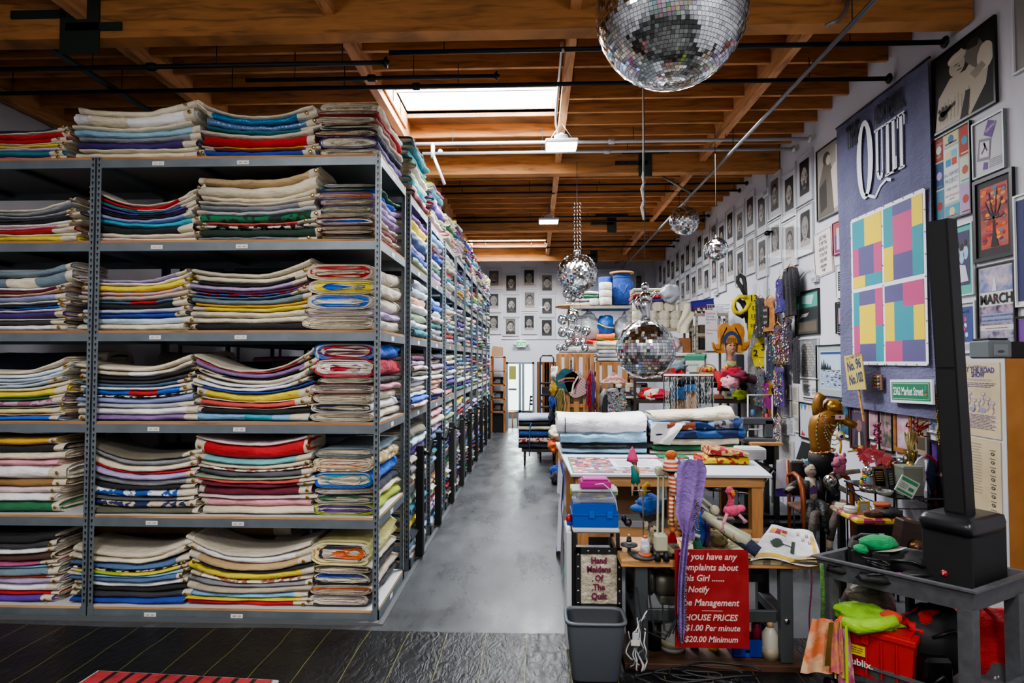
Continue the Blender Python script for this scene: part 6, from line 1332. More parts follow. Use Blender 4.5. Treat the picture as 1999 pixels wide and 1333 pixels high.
t=thing('cardboard_box','big brown cardboard box with a hand hole standing under the table','cardboard box',(U(1196,6.9),6.9,.336));b=MB();b.box(0,.48,0,.4,0,.4,mat('#8a6848',.8,kind='paint'));b.obj('box_body',t);b=MB();n=16;b.oval(.24,.3,.055,.025,M_black,.002,16);b.obj('hand_hole',t);b=MB();b.box(-.005,.485,-.005,.02,.39,.44,mat('#9c7854',.8));b.obj('top_flap',t)
b=MB();b.box(0,.5,0,.3,0,.42,mat('#8e9296',.5),.01);b.rect(.1,.4,.08,.12,M_paper,.002);b.text('E DO',.12,.085,.03,M_ink,.003);tag(b.obj('grey_cabinet',loc=(U(1190,6.6),6.55,.0)),'low pale grey cabinet under the left end of the worktable','cabinet')
for i in range(3):
 b=MB();b.box(0,.3,0,.4,0,.2,mat(['#1c1c20','#26303c','#2c2420'][i],.6),.01);b.box(.1,.2,-.006,0,.1,.14,M_chrome);tag(b.obj('storage_case',loc=(1.55+.34*(i%2),7.2,.335*0+.002+.21*(i//2))),'dark case stored low beneath the table, %s'%['left','right','upper'][i],'case')
Yd=4.52;x0,x1=U(1117,Yd),U(1208,Yd);W=x1-x0;zt=Zp(1030,Yd)
t=thing('drawer_unit','white topped plastic drawer unit with smoked drawers beside the sewing bench','drawer unit',(x0,Yd,0));Mwp=mat('#bfc1c4',.4)
b=MB();b.box(0,W,0,.38,zt-.035,zt,Mwp,.01);b.obj('white_top',t)
for x in(.0,W-.025):
 for y in(.0,.35):b=MB();b.box(x,x+.025,y,y+.025,0,zt-.035,M_blackm);b.obj('leg',t)
for z in(.08,.3,.5):
 b=MB();b.box(.028,W-.028,.01,.36,z,z+.16,mat('#3c3e40',.25,alpha=.9),.006);d=b.obj('drawer',t);b=MB();b.box(W*.4,W*.6,-.01,.01,z+.12,z+.14,M_blackm);b.obj('handle',d)
b=MB();b.box(-.045,-.005,.02,.35,0.0,zt-.03,Mwp,.008);b.obj('white_side_rail',t)
t=thing('hanging_banner','silver cloth banner in a black eyelet frame reading Hand Maidens Of The Quilt','banner',(U(1123,Yd-.04),Yd-.03,Zp(1180,Yd)));W2=U(1211,Yd)-U(1123,Yd);H2=Zp(1064,Yd)-Zp(1180,Yd)
b=MB()
for(a,c,d,e)in((0,.035,0,H2),(W2-.035,W2,0,H2),(0,W2,0,.03),(0,W2,H2-.045,H2)):card(b,a,c,d,e,0,.012,M_blackm)
b.obj('black_border',t)
b=MB();b.sheet(lambda u,v:(.03+u*(W2-.06),-.004-.004*math.sin(u*14+v*9),.025+v*(H2-.065)),20,20,mat('#d2cab4',.35,.3,kind='satin'));b.obj('silver_cloth',t)
b=MB();Mm=C('#6c1c40')
for i,s_ in enumerate(('Hand','Maidens','Of','The','Quilt')):b.text(s_,W2/2,H2*(.745-i*.148),.062,Mm,.014,align='CENTER',bold=.035,sx=.85)
for i,s_ in enumerate(('Hand','Maidens','Of','The','Quilt')):b.line([(W2/2-.05-.03*(i==1),H2*(.735-i*.148)),(W2/2-.04-.03*(i==1),H2*(.735-i*.148)+.012)],.008,Mm,.0145)
b.obj('lettering',t)
for k in range(5):
 for x in(.017,W2-.017):b=MB();b.lathe([(.005,0),(.009,0),(.009,.003),(.005,.003)],M_chrome,10,c=(x,-.012,H2*(.08+.2*k)),ax=(0,-1,0));b.obj('eyelet',t)
for k in range(3):b=MB();b.lathe([(.005,0),(.009,0),(.009,.003),(.005,.003)],M_chrome,10,c=(W2*(.27+.23*k),-.012,H2-.024),ax=(0,-1,0));b.obj('eyelet',t)
t=thing('tool_box','bright blue plastic tool box on the white drawer unit','tool box',(U(1117,Yd)+.0,Yd+.02,zt));W=U(1206,Yd)-U(1117,Yd);Mb=mat('#0f4ca8',.35);H=.17
b=MB();b.box(0,W,0,.25,0,.095,Mb,.008);b.box(-.006,W+.006,-.006,.256,.085,.1,Mb,.003);b.obj('base',t)
b=MB();prism(b,[(0,.1),(W,.1),(W-.008,H),(.008,H)],-.25,.0,Mb);b.obj('lid',t)
for x in(.12,.25):b=MB();b.box(x,x+.04,-.014,0,.07,.12,mat('#1658b8',.35),.003);b.obj('latch',t)
t=thing('clear_container','clear lidded plastic box full of markers stacked on the blue tool box','plastic box',(U(1119,Yd),Yd+.04,zt+H+.001));W=U(1203,Yd)-U(1119,Yd)
b=MB();Mc_=mat('#a8b0b4',.1,alpha=.35);b.box(.0,W,0,.2,0,.085,Mc_,.01);b.obj('clear_body',t);b=MB();b.box(-.012,W+.012,-.012,.212,.085,.1,mat('#b9bfc4',.3,alpha=.7),.005);b.obj('clear_lid',t)
for x in(-.016,W+.004):b=MB();b.box(x,x+.014,.05,.15,.05,.1,mat('#9cae40',.4),.003);b.obj('clip',t)
b=MB();rr=random.Random(4)
for i in range(16):y=rr.uniform(.02,.17);x=rr.uniform(.02,W-.13);z=rr.uniform(.012,.06);b.tube([(x,y,z),(x+.11,y+rr.uniform(-.02,.02),z+rr.uniform(-.01,.02))],.007,C(rr.choice(['#b02a6c','#c8a030','#30303c','#7a3090','#c03848','#b8b840','#3860a8']),.4),6)
o=b.obj('markers',t);o['kind']='stuff'
t=thing('pink_case','translucent magenta plastic case on top of the clear box of markers','plastic case',(U(1133,Yd),Yd+.05,zt+H+.104));W=U(1194,Yd)-U(1133,Yd);b=MB();b.box(0,W,0,.16,0,.055,mat('#b02a84',.25,alpha=.85),.012);b.obj('case_body',t);b=MB();b.box(.02,W-.02,.02,.14,.055,.072,mat('#c040a0',.25),.006);b.obj('raised_lid',t)
b=MB();pts=[(.0,0,.17),(.06,0,.175),(.11,0,.13),(.15,0,.05),(.16,0,-.02)];b.tube(pts,.004,C('#c0c2c8'),6);tag(b.obj('bent_wire',loc=(U(1160,Yd),Yd-.02,zt+H*.9)),'thin white wire handle arching over the pink case','wire')
b=MB();b.ell((0,0,.04),(.025,.03,.04),mat('#a02028',.5),12,8);b.box(-.02,.02,-.03,.03,0,.03,C('#1c3f8c'),.005);tag(b.obj('small_red_toy',loc=(U(1112,Yd),Yd+.1,zt)),'small red and blue object left of the blue tool box','toy')
Yb=4.05;p=PY(1160,1316,Yb);z1=Zp(1190,Yb);r0x,r1x=(U(1208,Yb)-U(1115,Yb))/2,(U(1222,Yb)-U(1104,Yb))/2
t=thing('waste_bin','grey rectangular plastic waste bin standing in front of the drawer unit','waste bin',(U(1163,Yb),Yb+.14,.008));Mg=mat('#4c5158',.5)
def rr_(w,d,z):return(0,0,z,w,d)
b=MB();z1=.39
loft(b,[rr_(r0x*.97,.1,0),rr_(r0x,.105,.01),rr_(r1x*.97,.14,z1-.03),rr_(r1x*.97,.14,z1-.012)],Mg,32,False,True,.35)
loft(b,[rr_(r1x*.93,.13,z1-.014),rr_(r0x*.95,.098,.02),rr_(.001,.001,.02)],mat('#3a3e44',.6),32,False,True,.35)
loft(b,[rr_(r0x*.97,.1,0),rr_(.001,.001,0)],Mg,32,False,True,.35);b.obj('bin_body',t)
b=MB();loft(b,[rr_(r1x*.95,.135,z1-.012),rr_(r1x*1.04,.15,z1-.014),rr_(r1x*1.04,.15,z1+.002),rr_(r1x*.94,.13,z1+.002),rr_(r1x*.93,.13,z1-.014)],mat('#596068',.45),32,False,True,.35);b.obj('rolled_rim',t)
BX0,BX1,BY0,BY1,BZ=.585,1.98,4.27,4.83,.74
t=thing('sewing_bench','industrial sewing bench with wooden top and grey steel legs, crowded with toys','work bench',(BX0,BY0,0));W,D=BX1-BX0,BY1-BY0
b=MB();b.box(0,W-.02,0,D,BZ-.05,BZ,M_pine,.006);b.obj('bench_top',t);Mgs=mat('#4a4f52',.45,.3)
for x in(.1,1.08):
 b=MB();b.box(x,x+.085,.03,.09,.05,BZ-.05,Mgs,.004);b.obj('leg',t);b=MB();b.box(x,x+.085,D-.1,D-.04,.05,BZ-.05,Mgs,.004);b.obj('leg',t)
 b=MB();b.box(x,x+.085,.09,D-.1,.3,.37,Mgs,.004);b.obj('side_brace',t);b=MB();b.lathe([(.0,0),(.018,0),(.018,.01),(0,.012)],M_chrome,10,c=(x+.04,.03,.335),ax=(0,-1,0));b.obj('bolt',t)
b=MB();b.box(.185,1.08,.1,.13,.29,.37,Mgs,.004);b.obj('cross_brace',t)
b=MB();b.box(.02,W-.12,.0,D,.0,.045,mat('#4a3020',.7,kind='wood'),.004);b.obj('base_board',t)
b=MB()
b.lathe([(.0,-.09),(.09,-.085),(.1,-.05),(.1,.03),(.085,.05),(.085,.08),(0,.09)],mat('#77766a',.4,.3),20,c=(.36,.28,.5),ax=(1,0,0));b.lathe([(.03,0),(.12,.005),(.125,.025),(.11,.04),(.03,.04)],mat('#6c6b60',.35,.5),24,c=(.22,.28,.53),ax=(1,0,0));b.box(.3,.46,.2,.36,.36,.42,mat('#77766a',.4,.3),.01);b.box(.34,.38,.22,.3,.56,BZ-.05,mat('#77766a',.4,.3));b.obj('motor',t)
b=MB();b.box(.62,1.0,.12,.3,.56,.69,M_blackm,.004);b.obj('drawer_box',t)
bx=lambda px,Y=4.4:U(px,Y)
Ys=BY0-.03;t=thing('price_sign','red sign with white lettering about house prices hung on the bench front','sign',PY(1318,1262,Ys));W=U(1460,Ys)-U(1318,Ys);H=Zp(1073,Ys)-Zp(1262,Ys)
b=MB();card(b,0,W,0,H,0,.012,mat('#8c1c20',.35,kind='paint'));b.obj('sign_panel',t);b=MB();Mt=C('#d0b8b4')
for i,(s_,u,v,sz)in enumerate((('"If" you have any',.04,.9,.062),('complaints about',.06,.79,.06),('this Girl .......',.09,.68,.06),('Notify',.17,.565,.058),('the Management',.07,.43,.062),('HOUSE PRICES',.12,.28,.058),('$1.00 Per minute',.13,.175,.056),('$20.00 Minimum',.12,.06,.056))):
 b.text(s_,W*u,H*v,sz,Mt,.013,sx=.93,bold=.018,shear=.22)
b.rect(W*.36,W*.64,H*.375,H*.38,Mt,.013);b.obj('lettering',t)
zb=BZ+.001
b=MB()
def clofn(u,v):x=BX0+.5+u*.84;y=BY0-.0+v*.5;return(x-BX0,y-BY0,.004+.012*noise.noise(Vector((x*7,y*7,0)))+.01*abs(math.sin(u*9)))
b.sheet(clofn,30,20,mat('#6c6448',kind='print',col2='#a89878',scale=20.));b.sheet(lambda u,v:(clofn(u,0)[0],-.008,.006-.03*v),20,3,mat('#6c6448',kind='print',col2='#a89878',scale=20.));tag(b.obj('floral_cloth',loc=(BX0,BY0,zb+.006)),'faded floral cloth spread over the bench top','fabric')
t=thing('thread_stand','grey thread stand with disc trays and an upright rod at the bench left corner','thread stand',(bx(1252),BY0+.06,zb));Mts=mat('#3c4046',.5)
b=MB();b.lathe([(0,.0),(.085,.0),(.085,.012),(0,.014)],Mts,22,c=(0,0,.005));b.lathe([(0,0),(.06,0),(.06,.01),(0,.012)],Mts,20,c=(-.09,.1,.05));b.box(-.1,0,.03,.08,.005,.016,Mts);b.tube([(-.09,.1,0),(-.09,.1,.05)],.012,Mts,8);b.obj('disc_trays',t)
b=MB();b.tube([(.01,.1,0),(.01,.1,.42),(0,.08,.445),(-.02,.08,.44)],.005,M_chrome,6);b.tube([(-.06,.08,.44),(.06,.08,.44)],.004,M_chrome,5);b.obj('upright_rod',t)
def cone(label,x,y,z,c,r_=.03,h=.1,base=None):
 t=thing('thread_cone',label,'thread cone',(x,y,z));b=MB();b.lathe([(r_,.012),(r_*1.02,h*.5),(r_*.75,h*.9),(r_*.5,h)],mat(c,.5,kind='fabric',scale=30.),18);b.obj('wound_thread',t)
 b=MB();b.lathe([(r_*1.5 if base else r_,0),(r_*1.4 if base else r_,.012),(r_*.6,.014)],mat(base or '#b8a890',.5),18);b.lathe([(r_*.45,h),(r_*.42,h+.015),(.004,h+.016)],mat(base or '#b8a890',.5),12);b.obj('spool',t)
cone('white thread cone with orange base on the grey disc tray',bx(1253),BY0+.05,zb+.019,'#c6c9d4',.032,.115,'#c05a30');cone('small dark green thread spool on the rear tray',bx(1252)-.09,BY0+.16,zb+.064,'#14281c',.018,.05)
cone('black and cream spool beside the thread stand',bx(1232),BY0+.3,zb,'#16161a',.02,.05)
def limb(b,pts,r_,mt,n=8):b.tube(pts,r_,mt,n)
def o_at(px,py,Y):return PY(px,py,Y)
Yn=4.25
t=thing('pink_hat_doll','small doll with pink pointed hat and teal dress standing on the thread rod','doll',o_at(1240,968,BY0+.16));sk=mat('#a88a68',.6);s=4.43/FOC
def q_(dx,dy,y=0):return(dx*s,y,-dy*s)
b=MB();b.tube([q_(-1,-45),q_(-1,-60)],[.022,.012],sk,8);b.ell(q_(-2,-66),(.02,.02,.026),sk,12,8);limb(b,[q_(-3,-35),q_(-5,-15),q_(-6,0)],[.014,.009,.006],sk);limb(b,[q_(3,-35),q_(7,-15),q_(9,2)],[.014,.009,.006],sk);limb(b,[q_(5,-55),q_(7,-40)],[.01,.006],sk);b.obj('body',t)
b=MB();b.tube([q_(-4,-57),q_(-1,-45),q_(1,-26)],[.016,.024,.036],mat('#14706a',.7),10);b.obj('teal_dress',t)
b=MB();b.tube([q_(-9,-64,.01),q_(-3,-74,.01),q_(1,-62,.02),q_(2,-50,.02)],[.008,.02,.016,.006],mat('#4a3a30',.8),8);b.obj('brown_hair',t)
b=MB();b.lathe([(.042,-.02),(.036,.01),(.022,.05),(.002,.085)],mat('#c83c70',.6,kind='fabric'),12,c=q_(-5,-72));b.obj('pink_hat',t)
Ym=BY0-.02;t=thing('striped_sock_doll','orange and white striped sock doll with woolly hat hanging over the lamp arm','doll',o_at(1318,968,Ym));s=Ym/FOC
Mst=mat('#c0502c',kind='stripe',col2='#d0c4b8',scale=11.,bump=.1);Mor=mat('#b85c20',kind='fabric',scale=20.)
b=MB();b.tube([q_(-2,-50),q_(0,-38),q_(2,-15),q_(0,0)],[.02,.045,.045,.035],Mst,14)
limb(b,[q_(-6,0),q_(-8,30),q_(-6,62)],[.02,.017,.018],Mst);limb(b,[q_(6,0),q_(8,30),q_(9,68)],[.02,.017,.018],Mst)
limb(b,[q_(8,-42),q_(17,-58),q_(12,-72)],[.016,.016,.018],Mst);limb(b,[q_(-8,-42),q_(-20,-50),q_(-19,-60)],[.016,.015,.016],Mst);b.obj('striped_body',t)
b=MB();b.ell(q_(-8,-53,-.02),(.045,.042,.036),mat('#1a1412',.8),14,10);b.ell(q_(-1,-42,-.05),(.014,.01,.022),M_paper,8,6);b.obj('dark_head',t)
b=MB();b.lathe([(.05,-.03),(.052,-.01),(.045,.03),(.02,.055)],Mst,16,c=q_(-9,-58,-.02));b.ell(q_(-8,-80,-.02),(.04,.04,.03),Mor,12,8,.1);b.obj('woolly_hat',t)
b=MB();b.ell(q_(-6,64),(.02,.03,.025),Mor,8,6);b.obj('foot',t);b=MB();b.ell(q_(9,72),(.016,.025,.014),Mor,8,6);b.obj('foot',t);b=MB();b.box(-.012,.012,-.05,-.045,-.015,.012,M_paper);b.obj('cloth_tag',t)
Ml=mat('#a8a890',.4);t=thing('spring_arm_lamp','cream spring arm lamp clamped to the bench, tube head reaching right','lamp',o_at(1291,1064,BY0+.02));s=(BY0+.02)/FOC
b=MB();b.box(-.045,.04,-.03,.05,-.04,.075,Ml,.012);b.tube([q_(-8,12,-.02),q_(-8,28,-.02)],[.012,.022],M_iron,8);b.tube([q_(8,12,-.02),q_(8,28,-.02)],[.012,.022],M_iron,8);b.obj('clamp',t)
for dx in(-4,6):b=MB();b.bar(q_(dx-2,-20,.02),q_(dx+3,-135,.06),.012,.018,Ml);b.obj('lower_arm',t)
for dy in(0,14):b=MB();b.bar(q_(8,-150+dy,.08),q_(112,-62+dy,.1),.012,.016,Ml);b.obj('upper_arm',t)
b=MB();b.box(-.02,.035,.04,.12,.46,.52,Ml,.01);b.obj('elbow_joint',t)
b=MB();b.tube([q_(84,-56,.06),q_(100,-46,.03),q_(140,-22,-.0),q_(160,-12,-.03),q_(163,-10,-.035)],[.028,.035,.045,.05,.03],Ml,14);b.obj('tube_head',t)
b=MB();b.box(.38,.5,.0,.06,.175,.185,M_chrome);b.ell(q_(108,-62,.08),.035,Ml,10,8);b.obj('head_joint',t)
Yv=BY0-.05;t=thing('purple_scarf','long purple chiffon scarf with sequinned edge draped from the lamp to the sign','scarf',o_at(1335,1070,Yv));s=Yv/FOC;Mpv=mat('#8468a8',.6,kind='fabric')
def scf(u,v):
 cx=(8-18*v)+3*math.sin(v*7);w_=(46 if v<.3 else(46-32*min(1,(v-.3)/.1)))*(1 if v>.05 else .4+v*12)*(1 if v<.92 else max(.25,1-(v-.92)*9));
 x=cx+(u-.5)*w_+(18*max(0,.3-v)*u*3);y=-170+345*v
 return(x*s,-.02-.02*math.sin(u*12+v*3),-y*s)
b=MB();b.sheet(scf,18,50,Mpv);b.obj('scarf_cloth',t)
b=MB();prism(b,[tuple(q_(*q)[i]for i in(0,2))for q in((-8,-172),(5,-150),(34,-112),(20,-95),(14,-60),(6,-20),(-6,-20),(-14,-90))],-.03,-.02,Mpv);b.sheet(lambda u,v:((14+12*u-6*v)*s,-.0-.01*math.sin(u*9),(95-80*v)*s),8,12,mat('#9a86b8',.4,kind='satin'));b.obj('draped_corner',t)
b=MB();rr=random.Random(9);Msq=mat('#a89c98',.2,.9)
for i in range(110):
 v=rr.uniform(.62,1);q=scf(1 if v<.9 else rr.random(),v);b.lathe([(.006,0),(.0,.001)],Msq,6,c=(q[0]+rr.uniform(-.006,.008),q[1]-.006,q[2]),ax=(rr.uniform(-.6,.6),-1,rr.uniform(-.6,.6)))
for i in range(40):q=q_(22+rr.uniform(-4,4),-95+rr.uniform(0,60));b.lathe([(.007,0),(.0,.001)],Msq,6,c=(q[0],-.04,q[2]),ax=(rr.uniform(-.6,.6),-1,rr.uniform(-.6,.6)))
o=b.obj('sequins',t);o['kind']='stuff'
t=thing('stuffed_sheepdog','cream and grey plush animal sitting on the bench behind the thread cone','plush toy',(bx(1275,4.5),4.5,zb));Mf1=mat('#a89c80',kind='fabric',scale=30.);Mf2=mat('#5c544c',kind='fabric',scale=30.)
b=MB();b.ell((0,0,.065),(.065,.055,.075),Mf1,16,12,.12);b.ell((0,-.02,.16),(.05,.05,.05),Mf2,16,12,.12);b.tube([(-.04,-.03,.09),(-.07,-.06,.04),(-.06,-.09,.02)],[.025,.022,.022],Mf1,8);b.tube([(.04,-.03,.09),(.07,-.06,.05),(.08,-.08,.02)],[.025,.022,.022],Mf1,8);b.tube([(-.04,-.03,.03),(-.06,-.11,.025)],.028,Mf1,8);b.tube([(.04,-.03,.03),(.06,-.11,.025)],.028,Mf1,8);b.obj('plush_body',t)
b=MB();b.ell((-.01,-.055,.15),(.035,.03,.038),Mf1,12,8);b.ell((-.055,.0,.17),(.018,.02,.035),Mf1,8,6);b.ell((.055,0,.17),(.018,.02,.035),Mf2,8,6);b.ell((.012,-.07,.185),.006,M_black,6,5);b.ell((-.03,-.07,.185),.006,M_black,6,5);b.ell((-.01,-.085,.16),(.01,.006,.008),M_black,6,5);b.obj('muzzle_and_ears',t)
b=MB();b.ell((0,0,0),(.1,.09,.075),mat('#0f4a96',kind='fabric'),18,12,.25,3);b.ell((-.08,-.03,-.02),(.07,.06,.03),mat('#0f4a96',kind='fabric'),12,8);b.ell((-.0,.03,-.06),(.07,.07,.08),mat('#3c3a38',kind='fabric',scale=20.),14,10,.2,5);tag(b.obj('blue_plush_cap',loc=o_at(1268,985,4.6)),'floppy bright blue cloth cap on a plush toy behind the lamp','cap')
b=MB();b.tube([(0,0,0),(-.005,0,.05),(.0,0,.09),(.03,0,.12),(.04,0,.1)],[.026,.024,.018,.014,.008],mat('#a88820',kind='fabric'),10);b.ell((.0,0,.07),(.022,.02,.018),mat('#a88820',kind='fabric'),8,6);tag(b.obj('yellow_knit_finger',loc=o_at(1258,975,4.62)),'mustard knitted hand-like toy on top of the blue cap','toy')
b=MB();b.ell((0,0,.03),(.03,.03,.03),M_black,12,8,.3,2);b.ell((-.03,0,.06),(.02,.02,.025),M_black,8,6,.3,4);tag(b.obj('black_yarn_bundle',loc=o_at(1226,1028,4.6)),'small black yarn bundle at the left rear of the bench','yarn')
t=thing('red_elf_doll','doll with yellow hair and red clothes slumped behind the purple scarf','doll',(bx(1307,4.5),4.48,zb));b=MB();b.tube([(0,0,.0),(0,0,.08),(.01,0,.13)],[.045,.04,.015],cloth('red'),10);b.tube([(-.02,-.02,.02),(-.06,-.1,.02)],.02,cloth('red'),8);b.tube([(.02,-.02,.02),(.04,-.12,.015)],.02,cloth('red'),8);b.obj('red_body',t);b=MB();b.ell((.01,-.01,.17),(.03,.03,.035),mat('#a88068',.6),12,8);b.obj('head',t);b=MB();b.ell((.01,.01,.2),(.038,.036,.03),mat('#c0a038',kind='fabric',scale=30.),12,8,.3);b.obj('yellow_hair',t)
t=thing('green_elf_doll','small doll in green with red mittens and red shoes by the purple cushion','doll',(bx(1353,4.4),BY0+.08,zb));b=MB();b.tube([(0.02,0.02,.03),(.01,.03,.09),(-.01,.03,.14)],[.035,.03,.012],mat('#145c44',kind='fabric'),10);b.tube([(.01,0,.03),(.0,-.05,.03)],.018,mat('#145c44',kind='fabric'),8);b.tube([(-.02,.02,.12),(-.01,-.01,.15),(.02,-.02,.145)],.012,mat('#b8a8a0',.6),8);b.obj('green_body',t);b=MB();b.ell((-.03,-.055,.025),(.028,.03,.022),mat('#b01420',.4),12,8);b.ell((.025,-.06,.03),(.03,.03,.024),mat('#b01420',.4),12,8);b.ell((-.035,0,.13),.014,mat('#b01420',.4),8,6);b.obj('red_shoes_and_mitten',t)
b=MB();b.ell((0,0,0),(.035,.09,.12),mat('#1a5aa8',kind='fabric'),16,14,.1,2);b.ell((.035,.0,0),(.03,.1,.13),mat('#54348c',kind='satin'),16,14,.08,5);tag(b.obj('purple_round_cushion',loc=o_at(1366,1032,4.52)),'round blue and purple padded cushion standing on edge on the bench','cushion')
b=MB();rr=random.Random(3)
for i in range(26):b.tube([(-.06+rr.uniform(-.01,.01),rr.uniform(-.01,.01),.015),(0,rr.uniform(-.02,.02),.02),(.06+rr.uniform(-.02,.03),rr.uniform(-.04,.04),.008)],.005,mat('#b8a824',.7),4)
tag(b.obj('yellow_yarn_tassel',loc=(bx(1408,BY0+.08),BY0+.06,zb+.01)),'bright yellow yarn tassel lying on the bench front edge','tassel')
for i,(px,py,rx,c,c2,lab)in enumerate(((1390,1020,.1,'#6c5a40','#8c8454','brown and olive patterned crumpled cloth in the middle of the bench'),(1398,985,.08,'#a89870','#4a4838','tan camouflage cloth heap behind the purple cushion'),(1290,1050,.08,'#4a4438','#7c7458','olive cloth crumpled beside the lamp clamp'))):
 b=MB();b.ell((0,0,rx*.5),(rx*1.2,rx,rx*.62),mat(c,kind='print',col2=c2,scale=20.),22,14,.4,i*3);tag(b.obj('crumpled_fabric',loc=(bx(px,4.5),[4.6,4.7,4.36][i],zb)),lab,'fabric')
b=MB();b.box(-.03,.03,-.03,.02,0,.06,C('#a8a8b0'),.01);b.box(-.02,.02,-.04,-.03,.01,.05,C('#c8c8d0'));tag(b.obj('clear_trinket',loc=(bx(1382,4.78),4.74,zb+.12)),'small clear trinket above the camouflage heap','trinket')
t=thing('plush_flamingo','pink plush flamingo with orange beak draped over the lamp head','plush toy',o_at(1425,990,BY0+.04));s=4.3/FOC;Mpk=mat('#c8446c',kind='fabric',scale=20.);Mpp=mat('#b8808c',kind='fabric')
b=MB();b.ell(q_(3,6,0),(.055,.05,.04),Mpk,16,10,.1);b.tube([q_(-2,3),q_(3,-14),q_(0,-26),q_(-3,-33)],[.025,.02,.018,.024],Mpk,10);b.ell(q_(-1,-33,-.01),(.025,.026,.026),Mpk,12,8);b.ell(q_(20,2),(.035,.03,.025),Mpk,10,8);b.obj('pink_body',t)
b=MB();b.tube([q_(1,-34,-.03),q_(4,-26,-.035),q_(3,-20,-.03)],[.016,.014,.005],mat('#c86a1c',.5),8);b.obj('orange_beak',t)
for i,(pts)in enumerate((((-8,10),(-16,30),(-17,44)),((14,12),(22,20),(26,26)))):b=MB();b.tube([q_(*p_,-.03)for p_ in pts],[.012,.01,.018],Mpp,8);b.obj('leg',t)
Yj=BY0;b=MB();b.tube([o_at(1395,1010,4.45),o_at(1420,1035,4.35),o_at(1450,1055,4.27),o_at(1480,1078,4.22)],[.04,.045,.045,.04],mat('#182440',kind='fabric'),10);tag(b.obj('navy_jeans_leg'),'navy denim trouser leg lying diagonally over the bench corner','trousers')
b=MB();b.poly([(0,0),(.04,.0),(.05,.05),(.0,.05)],mat('#7a5a3c',.7));tag(b.obj('leather_patch',loc=o_at(1432,1056,4.25)),'tan leather patch on the navy trouser leg','patch')
t=thing('white_flag','white flag with yellow border, dark tree emblem and coloured squares over the bench end','flag',(0,0,0))
A,B_,C_,D_=Vector((U(1452,4.3),4.22,BZ+.02)),Vector((U(1600,4.3)-.03,4.24,BZ+.0)),Vector((U(1565,4.9),4.75,BZ+.06)),Vector((U(1500,4.9)-.05,4.75,BZ+.12))
def fl(u,v,off=0.0):
 p=(A*(1-u)+B_*u)*(1-v)+(D_*(1-u)+C_*u)*v
 return Vector((p.x,p.y,p.z+.022*math.sin(u*6+v*2)+.015*math.sin(v*5)+.04*math.sin(u*pi)*v+off))
b=MB();b.sheet(lambda u,v:fl(u,v),30,24,mat('#c6c6cc',kind='fabric'));b.obj('flag_cloth',t)
def fpatch(b,u0,u1,v0,v1,mt,off=.003):b.sheet(lambda u,v:fl(u0+(u1-u0)*u,v0+(v1-v0)*v,off),8,6,mt)
b=MB();Mfy=mat('#c8a420',.5,kind='fabric');fpatch(b,.02,.98,.03,.1,Mfy);fpatch(b,.9,.96,.05,.8,Mfy);b.obj('yellow_border',t)
b=MB()
for i in range(3):
 for j in range(2):fpatch(b,.06+.12*i,.165+.12*i,.7+.1*j,.79+.1*j,[mat('#c87a28',.7),mat('#c8a030',.7),mat('#8c1c38',.7),mat('#a8283c',.7),mat('#a8a03c',.7),mat('#8c1c38',.7)][i*2+j])
b.obj('coloured_squares',t)
b=MB();Mtr=mat('#24382c',.7)
for i in range(8):
 fpatch(b,.2+.2*(i/7)*.9,.24+.2*(i/7)*.9,.36-.13*math.sin(pi*(i+.5)/8),.36+.15*math.sin(pi*(i+.5)/8),Mtr,.005)
fpatch(b,.4,.56,.36,.385,Mtr,.005);fpatch(b,.54,.6,.2,.56,Mtr,.005);b.obj('tree_emblem',t)
b=MB();Mrd=mat('#8c3a48',.7)
for i,(u,v)in enumerate(((.62,.8),(.72,.62),(.8,.74),(.84,.5))):fpatch(b,u,u+.05,v,v+.02,Mrd,.005);fpatch(b,u,u+.012,v,v+.1,Mrd,.005);fpatch(b,u+.04,u+.05,v,v+.1,Mrd,.005)
b.obj('red_letters',t)
tag(t,None);
b=MB();b.sheet(lambda u,v:(u*.22+.06*v,-.02*v+.0,.0-.02*u-.01*v+.03*v),8,4,cloth('tan'));b.sheet(lambda u,v:(.18+.1*u,-.05*v,-.0-.02*u),4,3,cloth('tan'));tag(b.obj('tan_cloth_edge',loc=(U(1530,4.25),4.22,BZ+.012)),'tan cloth tongue hanging at the right end of the bench under the flag','fabric')
b=MB();b.sheet(lambda u,v:((u-.5)*.012+.01*math.sin(v*7)+(.1*max(0,v-.88)*8),0,-v*.66*(1 if v<.93 else .93/v)),2,24,mat('#9c4c70',.5));tag(b.obj('pink_ribbon',loc=PY(1581,1085,4.3)),'thin pink patterned ribbon hanging to the floor beside the bench','ribbon')
b=MB();b.tube([(0,0,0),(.005,0,-.2),(-.005,0,-.5)],.012,mat('#3c6c20',kind='fabric',scale=40.),6);tag(b.obj('green_chenille_strip',loc=PY(1604,1100,4.0)),'green fuzzy strip hanging from the cart left end','ribbon')
zf=.046
def lath(name,label,cat,px,Y,prof,c,cap=None,band=None,rough=.4,alpha=1.):
 t=thing(name,label,cat,(U(px,Y),Y,zf));b=MB();b.lathe(prof,mat(c,rough,alpha=alpha),18);b.obj('body',t)
 if cap:r_,z0,z1,cc=cap;b=MB();b.lathe([(r_,z0),(r_,z1),(r_*.7,z1+.008),(0,z1+.009)],mat(cc,.4),12);b.obj('cap',t)
 if band:
  for(r_,z0,z1,cc)in band:b=MB();b.lathe([(r_,z0),(r_,z1)],mat(cc,.5),18);b.obj('printed_label',t)
 return t
Yq=4.5
lath('plastic_jug','large translucent white jug under the bench left of the red sign','jug',1308,Yq,[(0,0),(.085,0),(.09,.02),(.09,.2),(.07,.24),(.03,.27),(.025,.29)],'#a8aaa8',(.028,.28,.3,'#b0b4b8'),[(.091,.03,.08,'#a09a80')])
